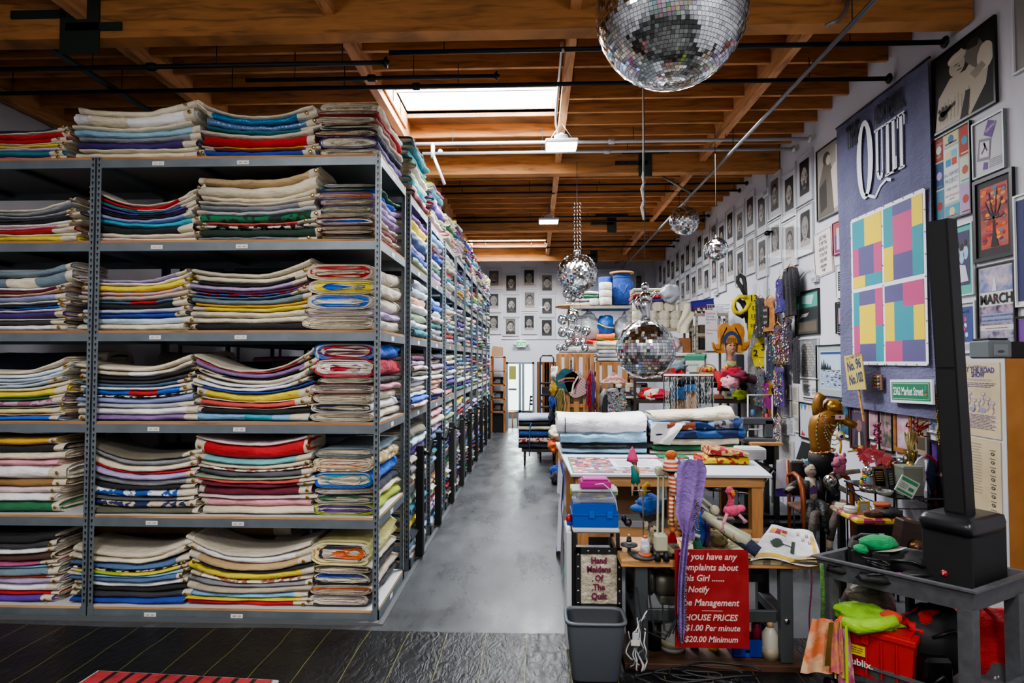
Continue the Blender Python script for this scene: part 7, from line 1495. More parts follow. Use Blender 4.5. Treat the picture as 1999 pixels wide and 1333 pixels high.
lath('black_cylinder','black perforated cylinder container standing under the bench','container',1273,Yq,[(0,0),(.055,0),(.055,.2),(.05,.2),(.05,.02),(0,.02)],'#141416')
lath('spray_can','blue and silver spray can under the red sign, left','spray can',1350,Yq,[(0,0),(.03,0),(.03,.15),(.02,.165)],'#24488c',(.014,.165,.19,'#c8c8cc'),[(.031,.04,.09,'#a8b0b8')])
lath('spray_can','white and yellow can under the red sign, middle','spray can',1387,Yq,[(0,0),(.036,0),(.036,.13),(.025,.14)],'#b0a8a0',(.014,.14,.16,'#a02a50'),[(.037,.0,.03,'#c8b020'),(.037,.06,.1,'#8c3c48')])
lath('spray_can','dark red spray can with silver top right of the red sign','spray can',1470,Yq-.05,[(0,0),(.034,0),(.034,.2),(.02,.225)],'#6c1430',(.014,.225,.26,'#b8bcc0'))
lath('glue_bottle','tall translucent bottle of yellowish liquid beside the bench leg','bottle',1496,Yq-.12,[(0,0),(.052,0),(.055,.02),(.053,.17),(.03,.2),(.02,.215)],'#a8a49a',(.022,.21,.24,'#a8845c'),[(.056,.005,.08,'#8c8270')])
lath('spray_can','blue and yellow can behind the tall translucent bottle','spray can',1480,Yq+.02,[(0,0),(.028,0),(.028,.17),(.015,.18)],'#1c3478',(.012,.18,.2,'#c8a828'),[(.029,.05,.09,'#c8b028')])
t=thing('blue_caddy','royal blue plastic caddy with a notched front, right under the sign','caddy',(U(1422,Yq-.1),Yq-.12,zf));b=MB();Mbc=mat('#10308c',.4);W=U(1480,Yq)-U(1422,Yq)
prism(b,[(0,0),(W*.42,0),(W*.42,.05),(W*.58,.05),(W*.58,0),(W,0),(W*1.02,.12),(-.01,.12)],-.006,0,Mbc);b.box(0,.006,0,.14,0,.12,Mbc);b.box(W-.006,W,0,.14,0,.12,Mbc);b.box(0,W,.134,.14,0,.12,Mbc);b.box(0,W,0,.14,0,.006,Mbc);b.obj('caddy_shell',t)
rr=random.Random(11)
for i in range(4):
 b=MB();cx,cy=.86+.12*i,4.12+.02*i;pts=[(cx+(.2+.02*i)*math.cos(a)*(1+.1*math.sin(3*a+i)),cy+(.07+.01*i)*math.sin(a),.022+.012*i+.006*math.sin(4*a))for a in[k*2*pi/28 for k in range(26)]]
 b.tube(pts,.007,mat('#1e1f22',.5),6);tag(b.obj('black_cable'),'loop of black cable on the floor before the bench, %s of the tangle'%['leftmost','second','third','rightmost'][i],'cable','cable tangle')
b=MB();b.tube([(1.0,4.1,.02),(1.25,3.98,.02),(1.5,4.0,.02),(1.9,3.92,.02),(2.3,3.9,.02)],.008,M_blackm,6);tag(b.obj('floor_cable'),'long black cable snaking right across the dark floor','cable')
for i in range(6):
 b=MB();x=U(1238,4.3)-.05+.02*i;pts=[(x+.06*noise.noise(Vector((k*.13,i*5.3,0))),4.22+.03*math.cos(k*.33+i),.03+.011*k+.02*noise.noise(Vector((k*.3,i,4))))for k in range(22+3*i)];b.tube(pts,.005,C(['#b8bcc0','#a8acb2','#c8c8c8'][i%3]),5);tag(b.obj('white_cable'),'white cable hanging in the tangle between bin and bench, strand %s'%ordn[i],'cable','white cables')
b=MB();b.box(-.02,.02,-.01,.01,0,.05,C('#c0c4c8'),.005);b.rect(-.03,.03,-.03,.01,M_paper,.012);tag(b.obj('power_adapter',loc=PY(1240,1250,4.2)),'white power adapter with paper tag among the white cables','adapter')
for i in range(3):b=MB();b.tube([(U(1240+25*i,4.25),4.26,.56-.05*i),(U(1250+20*i,4.25),4.2,.3),(U(1290+8*i,4.25),4.2,.24+.02*i),(U(1318,4.25),4.22,.4)],.006,M_blackm,6);tag(b.obj('hanging_cable'),'black cable looping down in front of the bench leg, %s'%['lowest','middle','highest'][i],'cable')
b=MB();b.lathe([(0,0),(.17,0),(.17,.012),(.04,.02),(0,.02)],mat('#55585c',.4,.4),24);tag(b.obj('round_tray',loc=(U(1232,4.7),4.9,.55)),'round grey metal disc beside the bench motor','disc')
b=MB();b.tube([(0,0,0),(0,0,-.54)],.02,M_iron,8);b.lathe([(.14,-.55),(.14,-.53),(.02,-.52)],M_iron,16);tag(b.obj('disc_stand',loc=(U(1232,4.7),4.9,.549)),'dark iron stand below the round grey disc','stand')
t=thing('plaid_quilt','red plaid quilt with white border lying on the floor at the bottom edge','quilt',(U(345,3.9),3.42,.0),rz=-.06);b=MB()
b.box(-.65,.62,-.4,.62,.006,.03,mat('#b0b0b4',kind='fabric'),.008);b.obj('white_border',t);b=MB();b.box(-.62,.59,-.37,.595,.03,.042,mat('#9c1420',kind='fabric'),.008);o=b.obj('red_field',t);b=MB()
for i in range(9):b.box(-.5+i*.12,-.47+i*.12,-.34,.585,.0425,.0432,M_blackm)
for i in range(6):b.box(-.55,.52,-.3+i*.14,-.275+i*.14,.0433,.0438,C('#b8b0b0'))
b.obj('plaid_lines',o)
b=MB();b.box(-.0,.3,0,.16,0,.012,mat('#a89c80',.7,kind='fabric'),.003);b.box(.3,.36,-.02,.14,0,.02,M_blackm,.004);tag(b.obj('canvas_webbing_strip',loc=(U(1525,4.0),3.93,.012)),'flat beige webbing strip with black end on the floor at bottom right','webbing')
Y=8.0
t=thing('chrome_lounger','black leather lounger on a bent chrome frame, towels over its headrest','lounger',(2.62,7.9,0));Mle=mat('#141417',.35)
prof=[(0,.42),(.28,.38),(.5,.32),(.62,.5),(.68,.52),(.85,.4),(.98,.34),(1.0,.5),(1.06,.9)]
prof=[(.0,.46),(.2,.48),(.42,.44),(.52,.38),(.62,.58),(.68,.62),(.78,.52),(.92,.42)]
b=MB()
def strip3(b,P,y0,y1,th,mt):
 for(xa,za),(xb,zb_)in zip(P,P[1:]):b.add([(xa,y0,za),(xb,y0,zb_),(xb,y1,zb_),(xa,y1,za),(xa,y0,za-th),(xb,y0,zb_-th),(xb,y1,zb_-th),(xa,y1,za-th)],[(0,1,2,3),(7,6,5,4),(0,4,5,1),(2,6,7,3),(0,3,7,4),(1,5,6,2)],mt)
strip3(b,[(-.45,.52),(-.25,.56),(.0,.5),(.14,.46),(.34,.74),(.4,.74),(.56,.56),(.74,.48),(.82,.6),(.96,1.02)],-.0,.55,.05,Mle);b.obj('leather_pad',t)
for y in(-.03,.58):b=MB();b.tube([(-.45,y,.48),(0,y,.44),(.14,y,.42),(.36,y,.72),(.56,y,.52),(.74,y,.42),(.9,y,.5),(1.0,y,.8)],.014,M_chrome,8);b.obj('side_rail',t)
for x in(.1,.62):
 for y in(0,.5):b=MB();b.tube([(x,y,.44),(x,y,0)],.014,M_chrome,8);b.obj('leg',t)
b=MB();b.tube([(-.1,.1,.02),(.9,.1,.02)],.02,M_black,8);b.tube([(-.1,.5,.02),(.9,.5,.02)],.02,M_black,8);b.obj('base_rail',t)
for i,(x0,x1,c,lab,dz)in enumerate(((1507,1552,'cream','cream printed towel with purple border over the lounger back',0),(1552,1562,'canvas','narrow folded beige towel beside the cream one',.01),(1558,1580,'white','pale blue white towel at the right of the lounger back',-.01))):
 t=thing('folded_towel',lab,'towel',(U(x0,8.0),7.95,Zp(892,8.0)));W=U(x1,8.)-U(x0,8.)
 b=MB();b.sheet(lambda u,v:(u*W-.06*v,-.05-.12*v-.01*math.sin(u*7),.0-.34*v+.02*math.sin(u*3)),10,12,mat('#b0a8a4',kind='print',col2='#9c94a0',scale=9.)if i==0 else cloth(c));b.obj('towel_cloth',t)
 if i<2:b=MB();b.sheet(lambda u,v:(u*W*1.04-.06-.01*v,-.16-.02*v,-.33-.1*v),8,4,cloth('violet'));b.obj('purple_border',t)
Y=8.3;t=thing('sewing_table','small wooden topped sewing machine table below the pin covered garments','table',(U(1466,Y),Y,0));W=U(1527,Y)-U(1466,Y);z=Zp(862,Y)
b=MB();b.box(0,W,0,.5,z-.04,z,M_pine,.005);b.obj('table_top',t)
for x in(.04,W-.1):
 for y in(.05,.4):b=MB();b.box(x,x+.06,y,y+.06,0,z-.04,mat('#55594f',.5,.3));b.obj('leg',t)
b=MB();b.lathe([(.0,-.1),(.09,-.09),(.1,0),(.09,.09),(0,.1)],mat('#3c3a36',.4,.4),16,c=(W*.45,.2,z-.16),ax=(1,0,0));b.box(W*.6,W*.8,.1,.2,z-.3,z-.06,M_black,.01);b.obj('motor',t)
machine('sewing_machine','grey industrial sewing machine on the small wooden table',(U(1487,Y),Y+.2,z),0,1.1,'#4c5054')
Yt=6.7;t=thing('gold_torso','gold painted male mannequin torso wearing a gold helmet and bead necklaces','mannequin',PY(1612,888,Yt));s=Yt/FOC;Mgo=mat('#86602a',.45,.6)
def g_(x,y,yy=0):return((x-1612)*s,yy,(888-y)*s)
b=MB();secs=[]
for(px,py,rx,ry)in((1604,888,.1,.09),(1602,870,.1,.09),(1602,852,.115,.1),(1606,835,.14,.11),(1612,820,.155,.12),(1618,808,.14,.11),(1622,800,.09,.08),(1624,794,.05,.05)):
 q=g_(px,py);secs.append((q[0],0,q[2],rx,ry))
loft(b,secs,Mgo,22);b.tube([g_(1600,812),g_(1597,796),g_(1600,782),g_(1606,774)],[.06,.055,.05,.055],Mgo,12);b.tube([g_(1632,818),g_(1642,822,-.08),g_(1654,830,-.16)],[.06,.045,.035],Mgo,12);b.obj('torso_body',t)
b=MB();q=g_(1625,800);b.ell((q[0],-.02,q[2]+.02),(.095,.1,.085),mat('#a07a30',.3,.8),20,14);b.tube([g_(1608,806,-.02),g_(1616,812,-.12),(q[0]+.04,-.13,q[2]-.04),g_(1642,804,-.02)],.014,mat('#96702a',.2,.95),6);b.obj('gold_helmet',t)
b=MB();rr=random.Random(6)
for i in range(5):
 cols=['#a0a0a0','#a82a30','#c8b040','#3a8a60','#b8b8c0'];w=.06+.015*i;L=.1+.05*i;cx,cz=g_(1618,815)[0],g_(1618,812)[2]
 for k in range(26):a=pi*k/25;b.ell((cx+w*math.cos(a),-.1-.025*math.sin(a),cz-L*math.sin(a)),.007,mat(cols[(i+k//3)%5],.3,.3),6,4)
for k in range(44):u=k/43;q=g_(1592+10*math.sin(u*3.1)*-1+u*6,806+u*84,-.13);b.ell(q,.008,mat(['#8a1c28','#c8b040','#2a6c50','#20202a'][k%4],.3),6,4)
for k in range(40):a=2*pi*k/40;q=g_(1606,880);b.ell((q[0]+.12*math.cos(a),.11*math.sin(a)*1.0,q[2]+.02*math.cos(a)),.012,mat(['#c8c0b0','#a83a38','#b89a3c'][k%3],.3),6,4)
o=b.obj('bead_strings',t);o['kind']='stuff'
b=MB();secs=[(g_(1604,0)[0],0,z_,r_,r_*.9)for(z_,r_)in((.02,.13),(-.06,.135),(-.16,.12),(-.2,.06))];loft(b,secs[::-1],M_blackm,18);b.tube([(g_(1604,0)[0],0,-.2),(g_(1604,0)[0],0,-t.location.z+.02)],.03,M_black,8);b.lathe([(.18,0),(.17,.02),(.04,.04)],M_black,18,c=(g_(1604,0)[0],0,-t.location.z));b.obj('black_stand',t)
b=MB();b.rect(-.05,.05,-.02,.03,C('#c0b0b0'),0);b.oval(0,.005,.012,.012,C('#a82030'),.002,8);tag(b.obj('name_tag',loc=PY(1640,815,Yt-.2)),'white name tag with red mark on the gold shoulder','tag')
Yk=6.6
p=PY(1600,900,Yk+.1);t=thing('mirror_ball','tabletop mirror ball partly hidden behind the leather jacketed doll','mirror ball',p);b=MB();ball_mesh(b,.075,14,4,.05);b.obj('mirror_tiles',t);b=MB();b.ell((0,0,0),.073,M_core,16,10);b.obj('ball_core',t)
t=thing('armchair','wooden armchair with curved orange brown arms holding the dolls, against the right wall','chair',(U(1600,6.6),6.7,0));Mar=mat('#7c3a18',.35,kind='wood',scale=7.);hw=.24
def ch(x,y,z):return(x,y,z)
for sx in(-1,1):
 b=MB();b.tube([(sx*hw,-.25,0),(sx*hw,-.24,.5),(sx*(hw+.01),-.22,.78),(sx*(hw+.01),-.14,.88),(sx*(hw),.0,.9),(sx*hw*.9,.2,.84)],[.022,.026,.028,.026,.024,.022],Mar,8);b.obj('arm_and_front_leg',t)
 b=MB();b.tube([(sx*hw*.9,.22,0),(sx*hw*.9,.2,.5),(sx*hw*.85,.26,1.0)],.02,Mar,8);b.obj('rear_leg',t)
b=MB();b.box(-hw,hw,-.24,.22,.5,.56,mat('#5a3a24',.7,kind='fabric'),.02);b.obj('seat',t);b=MB();b.box(-hw*.8,hw*.8,.2,.24,.62,1.0,mat('#3a3030',.8),.02);b.obj('backrest',t)
cx,cy=t.location.x,t.location.y
t=thing('jacket_doll','cloth doll in a black leather jacket and white shirt seated in the armchair','doll',(cx-.08,cy-.02,.56));Msk=mat('#a89c8c',kind='fabric');Mlj=mat('#1a1c20',.5,kind='fabric')
b=MB();b.tube([(0,0,.0),(0,.0,.16),(0,0,.3)],[.085,.08,.05],Msk,12);b.ell((0,-.01,.38),(.06,.055,.072),Msk,14,10);b.tube([(-.18,-.06,.22),(-.3,-.14,.2)],[.022,.02],Msk,8);b.obj('body_and_head',t)
b=MB();b.ell((0,.015,.415),(.064,.06,.05),M_blackm,12,8);b.obj('black_hair',t)
b=MB();b.tube([(-.08,0,.26),(-.2,-.05,.22),(-.3,-.12,.18)],[.045,.042,.035],Mlj,10);b.tube([(.08,0,.26),(.17,-.06,.2),(.2,-.12,.14)],[.045,.04,.035],Mlj,10);b.tube([(-.065,-.05,.28),(-.075,-.06,.1)],[.035,.04],Mlj,8);b.tube([(.065,-.05,.28),(.075,-.06,.1)],[.035,.04],Mlj,8);b.obj('leather_jacket',t)
b=MB();b.tube([(-.05,-.04,.05),(-.1,-.22,.04),(-.14,-.28,-.18)],[.055,.05,.04],Mlj,10);b.tube([(.05,-.04,.05),(.02,-.24,.05),(.0,-.3,-.15)],[.055,.05,.04],Mlj,10);b.ell((-.15,-.3,-.2),(.04,.06,.03),M_black,8,6);b.ell((0,-.32,-.17),(.04,.06,.03),M_black,8,6);b.obj('black_trousers',t)
b=MB();b.poly([(-.03,.14),(.03,.15),(.04,.2),(.0,.24),(-.04,.2)],C('#5a2f7c'),.078);b.line([(-.03,.4),(-.012,.395)],.008,M_black,.07);b.line([(.012,.395),(.03,.4)],.008,M_black,.07);b.line([(-.015,.35),(.015,.35)],.008,C('#8c2a38'),.068);b.obj('drawn_face_and_print',t)
t=thing('long_leg_doll','tall cloth doll with bare beige legs and brown stockings over the armchair edge','doll',(cx+.12,cy-.05,.56));Mst2=mat('#4a403a',kind='fabric')
b=MB();b.tube([(.04,.05,.02),(.06,.08,.2),(.06,.08,.32)],[.07,.07,.04],mat('#1c1a20',kind='fabric'),10);b.tube([(.08,.04,.3),(.18,.02,.36),(.3,0,.38)],[.03,.028,.025],Msk,8);b.tube([(.1,.02,.2),(.2,-.1,.14),(.22,-.16,.05)],[.03,.028,.025],Msk,8);b.obj('torso_and_arms',t)
b=MB();b.tube([(.02,-.02,.03),(-.02,-.24,.06),(-.12,-.3,-.08),(-.16,-.3,-.26)],[.05,.045,.04,.035],Mst2,10);b.tube([(-.18,-.12,.0),(-.3,-.28,-.02),(-.34,-.3,-.2),(-.34,-.3,-.3)],[.045,.042,.038,.033],Mst2,10);b.obj('stockinged_legs',t)
b=MB();b.tube([(-.16,-.3,-.26),(-.17,-.3,-.36)],.032,Msk,8);b.tube([(-.17,-.3,-.36),(-.12,-.4,-.42),(-.02,-.42,-.44)],[.035,.035,.02],Mst2,8);b.obj('foot',t);b=MB();b.tube([(-.34,-.3,-.3),(-.34,-.3,-.4)],.032,Msk,8);b.tube([(-.34,-.3,-.4),(-.35,-.34,-.47)],[.035,.03],Mst2,8);b.obj('foot',t)
t=thing('pink_pig_head','pink felt pig head puppet above the seated dolls','puppet',PY(1640,912,6.5));Mpg=mat('#a85c78',kind='fabric');s=6.5/FOC
b=MB();b.tube([(.0,.02,-.06),(.0,.01,.02),(-.01,0,.06)],[.055,.06,.05],Mpg,14);b.ell((0,0,.07),(.065,.06,.055),Mpg,16,10);b.tube([(-.04,-.03,.05),(-.09,-.06,.035)],[.04,.032],Mpg,12);b.obj('felt_head',t)
b=MB();b.lathe([(.02,0),(.015,.03),(0,.045)],Mpg,8,c=(-.035,0,.11));b.lathe([(.02,0),(.015,.03),(0,.045)],Mpg,8,c=(.045,0,.11));b.obj('ears',t);b=MB();b.ell((-.03,-.055,.085),.008,M_black,6,5);b.ell((.025,-.058,.085),.008,M_black,6,5);b.ell((-.11,-.075,.04),.006,C('#6c2c44'),6,5);b.obj('eyes',t)
t=thing('googly_antenna','orange springy antennae with big googly eyes above the pig head','toy',PY(1640,885,6.52));b=MB();b.tube([(0,0,0),(.01,0,.08),(.0,0,.16)],.012,mat('#c89a40',.6),6);b.tube([(.08,0,.02),(.15,0,.03),(.2,0,.05)],.01,mat('#c89a40',.6),6);b.obj('stalks',t);b=MB();b.lathe([(.045,-.01),(.05,0),(.045,.01)],mat('#c8a85c',.5),16,c=(0,-.01,.18),ax=(0,-1,0));b.lathe([(.035,0),(.03,.015),(0,.02)],mat('#b0b4b8',.2),14,c=(0,-.02,.18),ax=(0,-1,0));b.lathe([(.018,0),(0,.008)],M_black,12,c=(0,-.038,.18),ax=(0,-1,0));b.obj('eyeball',t);b=MB();b.lathe([(.035,0),(.03,.015),(0,.02)],mat('#c89a40',.4),14,c=(.21,-.01,.05),ax=(0,-1,0));b.obj('eyeball',t)
p=PY(1620,938,6.2);t=thing('mirror_ball','small mirror ball resting on the doll laps in the armchair','mirror ball',p);b=MB();ball_mesh(b,.06,12,8,.05);b.obj('mirror_tiles',t);b=MB();b.ell((0,0,0),.058,M_core,14,8);b.obj('ball_core',t)
b=MB();rnd_cloth(b,(0,0,0),(.1,.05,.05),mat('#1a6c80',.3,.4,kind='fabric'),3,.6);b.tube([(.05,-.02,0),(.06,-.04,-.15),(.05,-.04,-.5)],[.03,.02,.015],mat('#1a6c80',.4,kind='fabric'),8);tag(b.obj('teal_sequin_cloth',loc=PY(1590,905,6.75)),'teal sequinned cloth behind the doll and down the armchair side','fabric')
for i in range(3):b=MB();b.tube([(0,-.0,0),(.03,-.05,.0),(.04,-.1,-.02)],[.03,.035,.025],mat(['#7a6a50','#a89880','#5c4c44'][i],kind='print',col2='#c8b8a0',scale=30.),8);tag(b.obj('plush_animal',loc=(cx+.02+.05*i,cy-.26,.6+.03*i)),'small patterned plush animal lying on the armchair seat, %s'%['left','middle','right'][i],'plush toy')
b=MB();b.box(0,.14,0,.1,0,.08,mat('#4c8890',.2,alpha=.7),.01);b.box(-.003,.143,-.003,.103,.075,.088,mat('#5c98a0',.3),.003);tag(b.obj('teal_plastic_tub',loc=(U(1620,6.3),6.3,0.002)),'small teal plastic tub on the floor before the armchair','tub')
b=MB();b.box(0,.2,0,.12,0,.09,mat('#4c8890',.2,alpha=.7),.01);b.box(-.003,.203,-.003,.123,.085,.098,mat('#5c98a0',.3),.003);tag(b.obj('teal_plastic_tub',loc=(U(1655,6.0),6.0,0.002)),'second teal plastic tub on the floor under the floral stool','tub')
Zg=.9;GX0,GX1,GY0,GY1=3.1,3.6,5.55,6.35
t=thing('wire_glass_table','low table with black wire frame and dark glass top crowded with trophies','table',(GX0,GY0,0));W,D=GX1-GX0,GY1-GY0
b=MB();prism_pts=[(0,.25),(.06,0),(W,0),(W,D),(0,D)];n=5
b.add([(x,y,Zg)for x,y in prism_pts]+[(x,y,Zg-.015)for x,y in prism_pts],[[0,1,2,3,4],[9,8,7,6,5]]+[[i,5+i,5+(i+1)%5,(i+1)%5]for i in range(5)],mat('#26282c',.12,.2));b.obj('glass_top',t)
for(x,y)in((.07,.02),(W-.02,.02),(.02,D-.02),(W-.02,D-.02),(.02,.26)):b=MB();b.tube([(x,y,Zg-.015),(x,y,0)],.009,M_black,6);b.obj('leg',t)
b=MB();b.tube([(.07,.02,Zg-.1),(W-.02,.02,Zg-.1),(W-.02,D-.02,Zg-.1),(.02,D-.02,Zg-.1),(.02,.26,Zg-.1),(.07,.02,Zg-.1)],.006,M_black,5);b.tube([(.07,.02,.35),(W-.02,.02,.35)],.006,M_black,5);b.tube([(W-.2,.02,Zg-.02),(W-.02,.02,Zg-.2)],.006,M_black,5);b.tube([(.02,D,Zg-.05),(.07,.02,Zg-.28)],.007,M_chrome,5);b.obj('wire_brace',t)
def gp(px,Y):return U(px,Y)
zg=Zg+.001
t=thing('grey_file_box','tall sage grey box at the front of the glass table','box',(gp(1757,5.62),5.6,zg));b=MB();b.box(0,.17,0,.14,0,.26,mat('#5c6258',.6),.004);b.obj('box_body',t);b=MB();b.box(-.003,.173,-.003,.143,.24,.264,mat('#6a7066',.6),.003);b.obj('lid',t)
t=thing('green_card_bag','clear bag with green and white printed card leaning on the grey box','card',PY(1745,955,5.55),rot=(0,.5,0));b=MB();card(b,0,.17,0,.15,0,.01,mat('#a8b4b0',.25));b.obj('clear_sleeve',t);b=MB();b.rect(.01,.16,.11,.14,C('#2a7a54'),.012);b.rect(.01,.16,.01,.03,C('#2a7a54'),.012);b.rect(.1,.15,.05,.08,C('#2a7a54'),.012);lines(b,.02,.09,.045,.095,3,C('#5c6468'),.012);b.obj('printing',t)
t=thing('tricolour_fan','big round red, navy and white quilted disc standing behind the grey box','fan',PY(1806,930,5.75));r_=.19
b=MB()
for(m_,a0,a1)in((mat('#a8a8ae',kind='fabric'),100,260),(mat('#16284c',kind='fabric'),-70,75)):
 ring=[(r_*.62*math.cos(math.radians(a)),r_*math.sin(math.radians(a)))for a in range(a0,a1,9)];prism(b,[(0,0)]+ring,0,.02,m_)
b.obj('quilted_panels',t)
b=MB();b.tube([(r_*.62*math.cos(math.radians(a)),-.01,r_*math.sin(math.radians(a)))for a in range(-80,95,8)],.014,mat('#a01428',kind='fabric'),8);b.obj('red_rim',t)
b=MB();b.tube([(0,.02,-r_*.9),(0,.03,-.21)],.01,M_black,6);b.obj('foot',t)
def trophy(label,px,Y,h,c,seed=0):
 t=thing('trophy',label,'trophy',(gp(px,Y),Y,zg));M_=mat(c,.25,.9)
 b=MB();b.box(-.035,.035,-.03,.03,0,.04,M_black,.004);b.obj('plinth',t)
 b=MB();b.lathe([(.022,.04),(.01,.06),(.01,h*.45),(.022,h*.5),(.03,h*.6),(.045,h*.85),(.05,h),(.045,h),(.02,h*.6),(0,h*.55)],M_,16);b.obj('cup',t)
 b=MB()
 for sx in(-1,1):b.tube([(sx*.04,0,h*.92),(sx*.075,0,h*.88),(sx*.07,0,h*.68),(sx*.03,0,h*.6)],.005,M_,6)
 b.obj('handle',t);return t
trophy('tall gold trophy with flared cup beside red ribbons',1776,5.9,.36,'#96824c')
trophy('silver trophy standing left of the gold one',1757,5.95,.28,'#8c8c90')
trophy('small gold trophy at the rear of the glass table',1745,6.1,.22,'#8a6c30')
b=MB();rr=random.Random(14)
for i in range(14):
 a=rr.uniform(0,2*pi);L=rr.uniform(.08,.17);b.tube([(L*k/8*math.cos(a)+.012*math.sin(k*2+i),-.02*math.sin(k),L*k/8*math.sin(a)*.8+.012*math.cos(k*1.7))for k in range(9)],.007,mat('#7c141c',.35),5)
tag(b.obj('red_curly_ribbon',loc=PY(1792,842,5.8)),'burst of dark red curly ribbon at the top of the trophies','ribbon')
b=MB();rr=random.Random(15)
for i in range(16):a=rr.uniform(-.5,.5);b.tube([(0,0,0),(.04*a,0,.12),(.16*a,.02*rr.random(),.28)],[.004,.004,.008],mat('#8c7c4c',.4,.6),4)
b.lathe([(.03,0),(.045,.03),(.03,.08),(.02,.1)],mat('#a08440',.3,.8),12,c=(0,0,-.08));tag(b.obj('gold_reed_vase',loc=PY(1776,905,5.7)),'small gold vase with dried golden reeds on the grey box','vase')
t=thing('poinsettia_vase','rainbow striped vase of coral pink silk flowers on the glass table','flower vase',(gp(1688,6.2),6.2,zg))
b=MB()
for i,c in enumerate(('#5a2a7c','#2a4a9c','#2a8a50','#c8b030','#c86a28','#a82a30')):b.lathe([(.04,i*.02),(.042,i*.02+.02)],mat(c,.4),16)
b.obj('striped_vase',t);b=MB();rr=random.Random(1)
for(fx,fz,r_)in((-.06,.3,.1),(.12,.26,.11),(.03,.33,.08),(.16,.17,.08),(-.02,.22,.08)):
 for k in range(12):
  a=2*pi*k/12+rr.random();L=r_*rr.uniform(.7,1);c=Vector((fx,-.05,fz));d=Vector((math.cos(a),-.3,math.sin(a)));w=Vector((-math.sin(a),0,math.cos(a)))*L*.25
  b.add([c,c+d*L*.5+w,c+d*L,c+d*L*.5-w],[(0,1,2,3)],mat(rr.choice(['#b8404c','#c8606c','#c05058']),.6))
b.obj('silk_flowers',t)
b=MB()
for i in range(4):b.tube([(0,0,.12),(.03*i-.04,0,.25)],.004,mat('#2c4a28',.6),5)
b.obj('stems',t)
b=MB();rr=random.Random(21)
for i in range(40):b.ell((rr.uniform(-.03,.03),rr.uniform(-.03,.03),rr.uniform(0,.2)),.012,mat('#7c2c48',.5),6,4)
tag(b.obj('berry_spray',loc=PY(1713,865,6.25)),'upright spray of dark pink berries behind the coral flowers','flowers')
def plaque(label,px,Y,w,h,c,c2,lean=-.2,rz=0.):
 t=thing('award_plaque',label,'plaque',(gp(px,Y),Y,zg),rot=(lean,0,rz));b=MB();card(b,0,w,0,h,0,.02,mat(c,.35));b.obj('board',t);b=MB();b.rect(w*.12,w*.88,h*.1,h*.9,C(c2,.3),.022);lines(b,w*.2,w*.8,h*.3,h*.8,5,C('#a89868'),.023);b.obj('engraved_plate',t)
 b=MB();b.box(w*.4,w*.6,.0,.06,0,.01,mat(c,.4));b.obj('stand_foot',t)
plaque('walnut framed award plaque with black plate at the table left',1700,5.95,.12,.2,'#7c5838','#1c1a18');plaque('blue certificate leaning high among the flowers',1713,6.15,.1,.3,'#5c6c84','#2c4468',-.3,.2);plaque('black upright plaque leaning beside the grey box',1727,5.75,.09,.22,'#2a2a2e','#3c4048',-.1,.5);plaque('dark framed award standing behind the gold trophy',1738,6.25,.1,.24,'#3a2a20','#4a5058')
t=thing('mirror_ball','small mirror ball on a tray at the left of the glass table','mirror ball',PY(1694,918,5.9));b=MB();ball_mesh(b,.045,10,3,.05);b.obj('mirror_tiles',t);b=MB();b.ell((0,0,0),.043,M_core,14,8);b.obj('ball_core',t)
b=MB();b.lathe([(.0,0),(.09,0),(.095,.045),(.085,.045),(.08,.01),(0,.01)],mat('#8c8c84',.15,.9),24);tag(b.obj('mirror_tin',loc=(gp(1695,5.8),5.8,zg)),'round mirrored tin dish under the small mirror ball','dish')
b=MB();b.lathe([(.0,0),(.035,0),(.038,.06),(.03,.1),(.03,.11)],mat('#7c9098',.1,alpha=.6),16);b.lathe([(.032,.11),(.032,.125),(0,.126)],M_chrome,14);tag(b.obj('glass_jar',loc=(3.17,5.98,zg)),'clear glass jar at the left corner of the glass table','jar')
b=MB();b.ell((0,0,.02),(.02,.02,.03),mat('#b8a020',.4),10,8);b.ell((0,0,.055),(.016,.016,.016),mat('#2a6a3c',.4),8,6);tag(b.obj('yellow_figurine',loc=(3.16,6.12,zg)),'tiny yellow figurine left of the glass jar','figurine')
b=MB();b.lathe([(.05,0),(.075,.04),(.07,.04),(.045,.005),(0,.004)],mat('#8c9094',.15,.3,alpha=.7),20);tag(b.obj('glass_bowl',loc=(gp(1722,5.66),5.66,zg)),'shallow clear glass bowl on the front edge of the glass table','bowl')
b=MB();b.box(0,.12,0,.08,0,.015,mat('#a02030',.5),.003);b.rect(.01,.11,.003,.012,M_paper,.001);tag(b.obj('red_booklet',loc=(gp(1683,6.05),6.05,zg)),'small red booklet lying behind the mirrored tin','booklet')
t=thing('floral_stool','black legged stool with a yellow floral patterned top before the glass table','stool',(2.68,5.28,0));W,D=.46,.34;Zs=.78
b=MB();b.box(0,W,0,D,Zs-.05,Zs,mat('#b8a020',kind='print',col2='#8c2c50',scale=16.),.015);b.obj('floral_top',t)
for(x,y)in((.0,0),(W-.05,0),(0,D-.05),(W-.05,D-.05)):b=MB();b.box(x,x+.05,y,y+.05,0,Zs-.05,M_black);b.obj('leg',t)
b=MB();b.box(.05,W-.05,.01,.03,Zs-.12,Zs-.05,M_black);b.obj('apron',t)
t=thing('terracotta_pot','terracotta pot under the glass table behind the stool','pot',(2.98,5.45,Zs+.001));b=MB();b.lathe([(.04,0),(.06,.09),(.052,.09),(.035,.01),(0,.01)],mat('#8c4428',.7),18);b.obj('pot_body',t);b=MB();b.lathe([(.06,.07),(.066,.075),(.066,.095),(.055,.095)],mat('#8c4428',.7),18);b.obj('pot_rim',t)
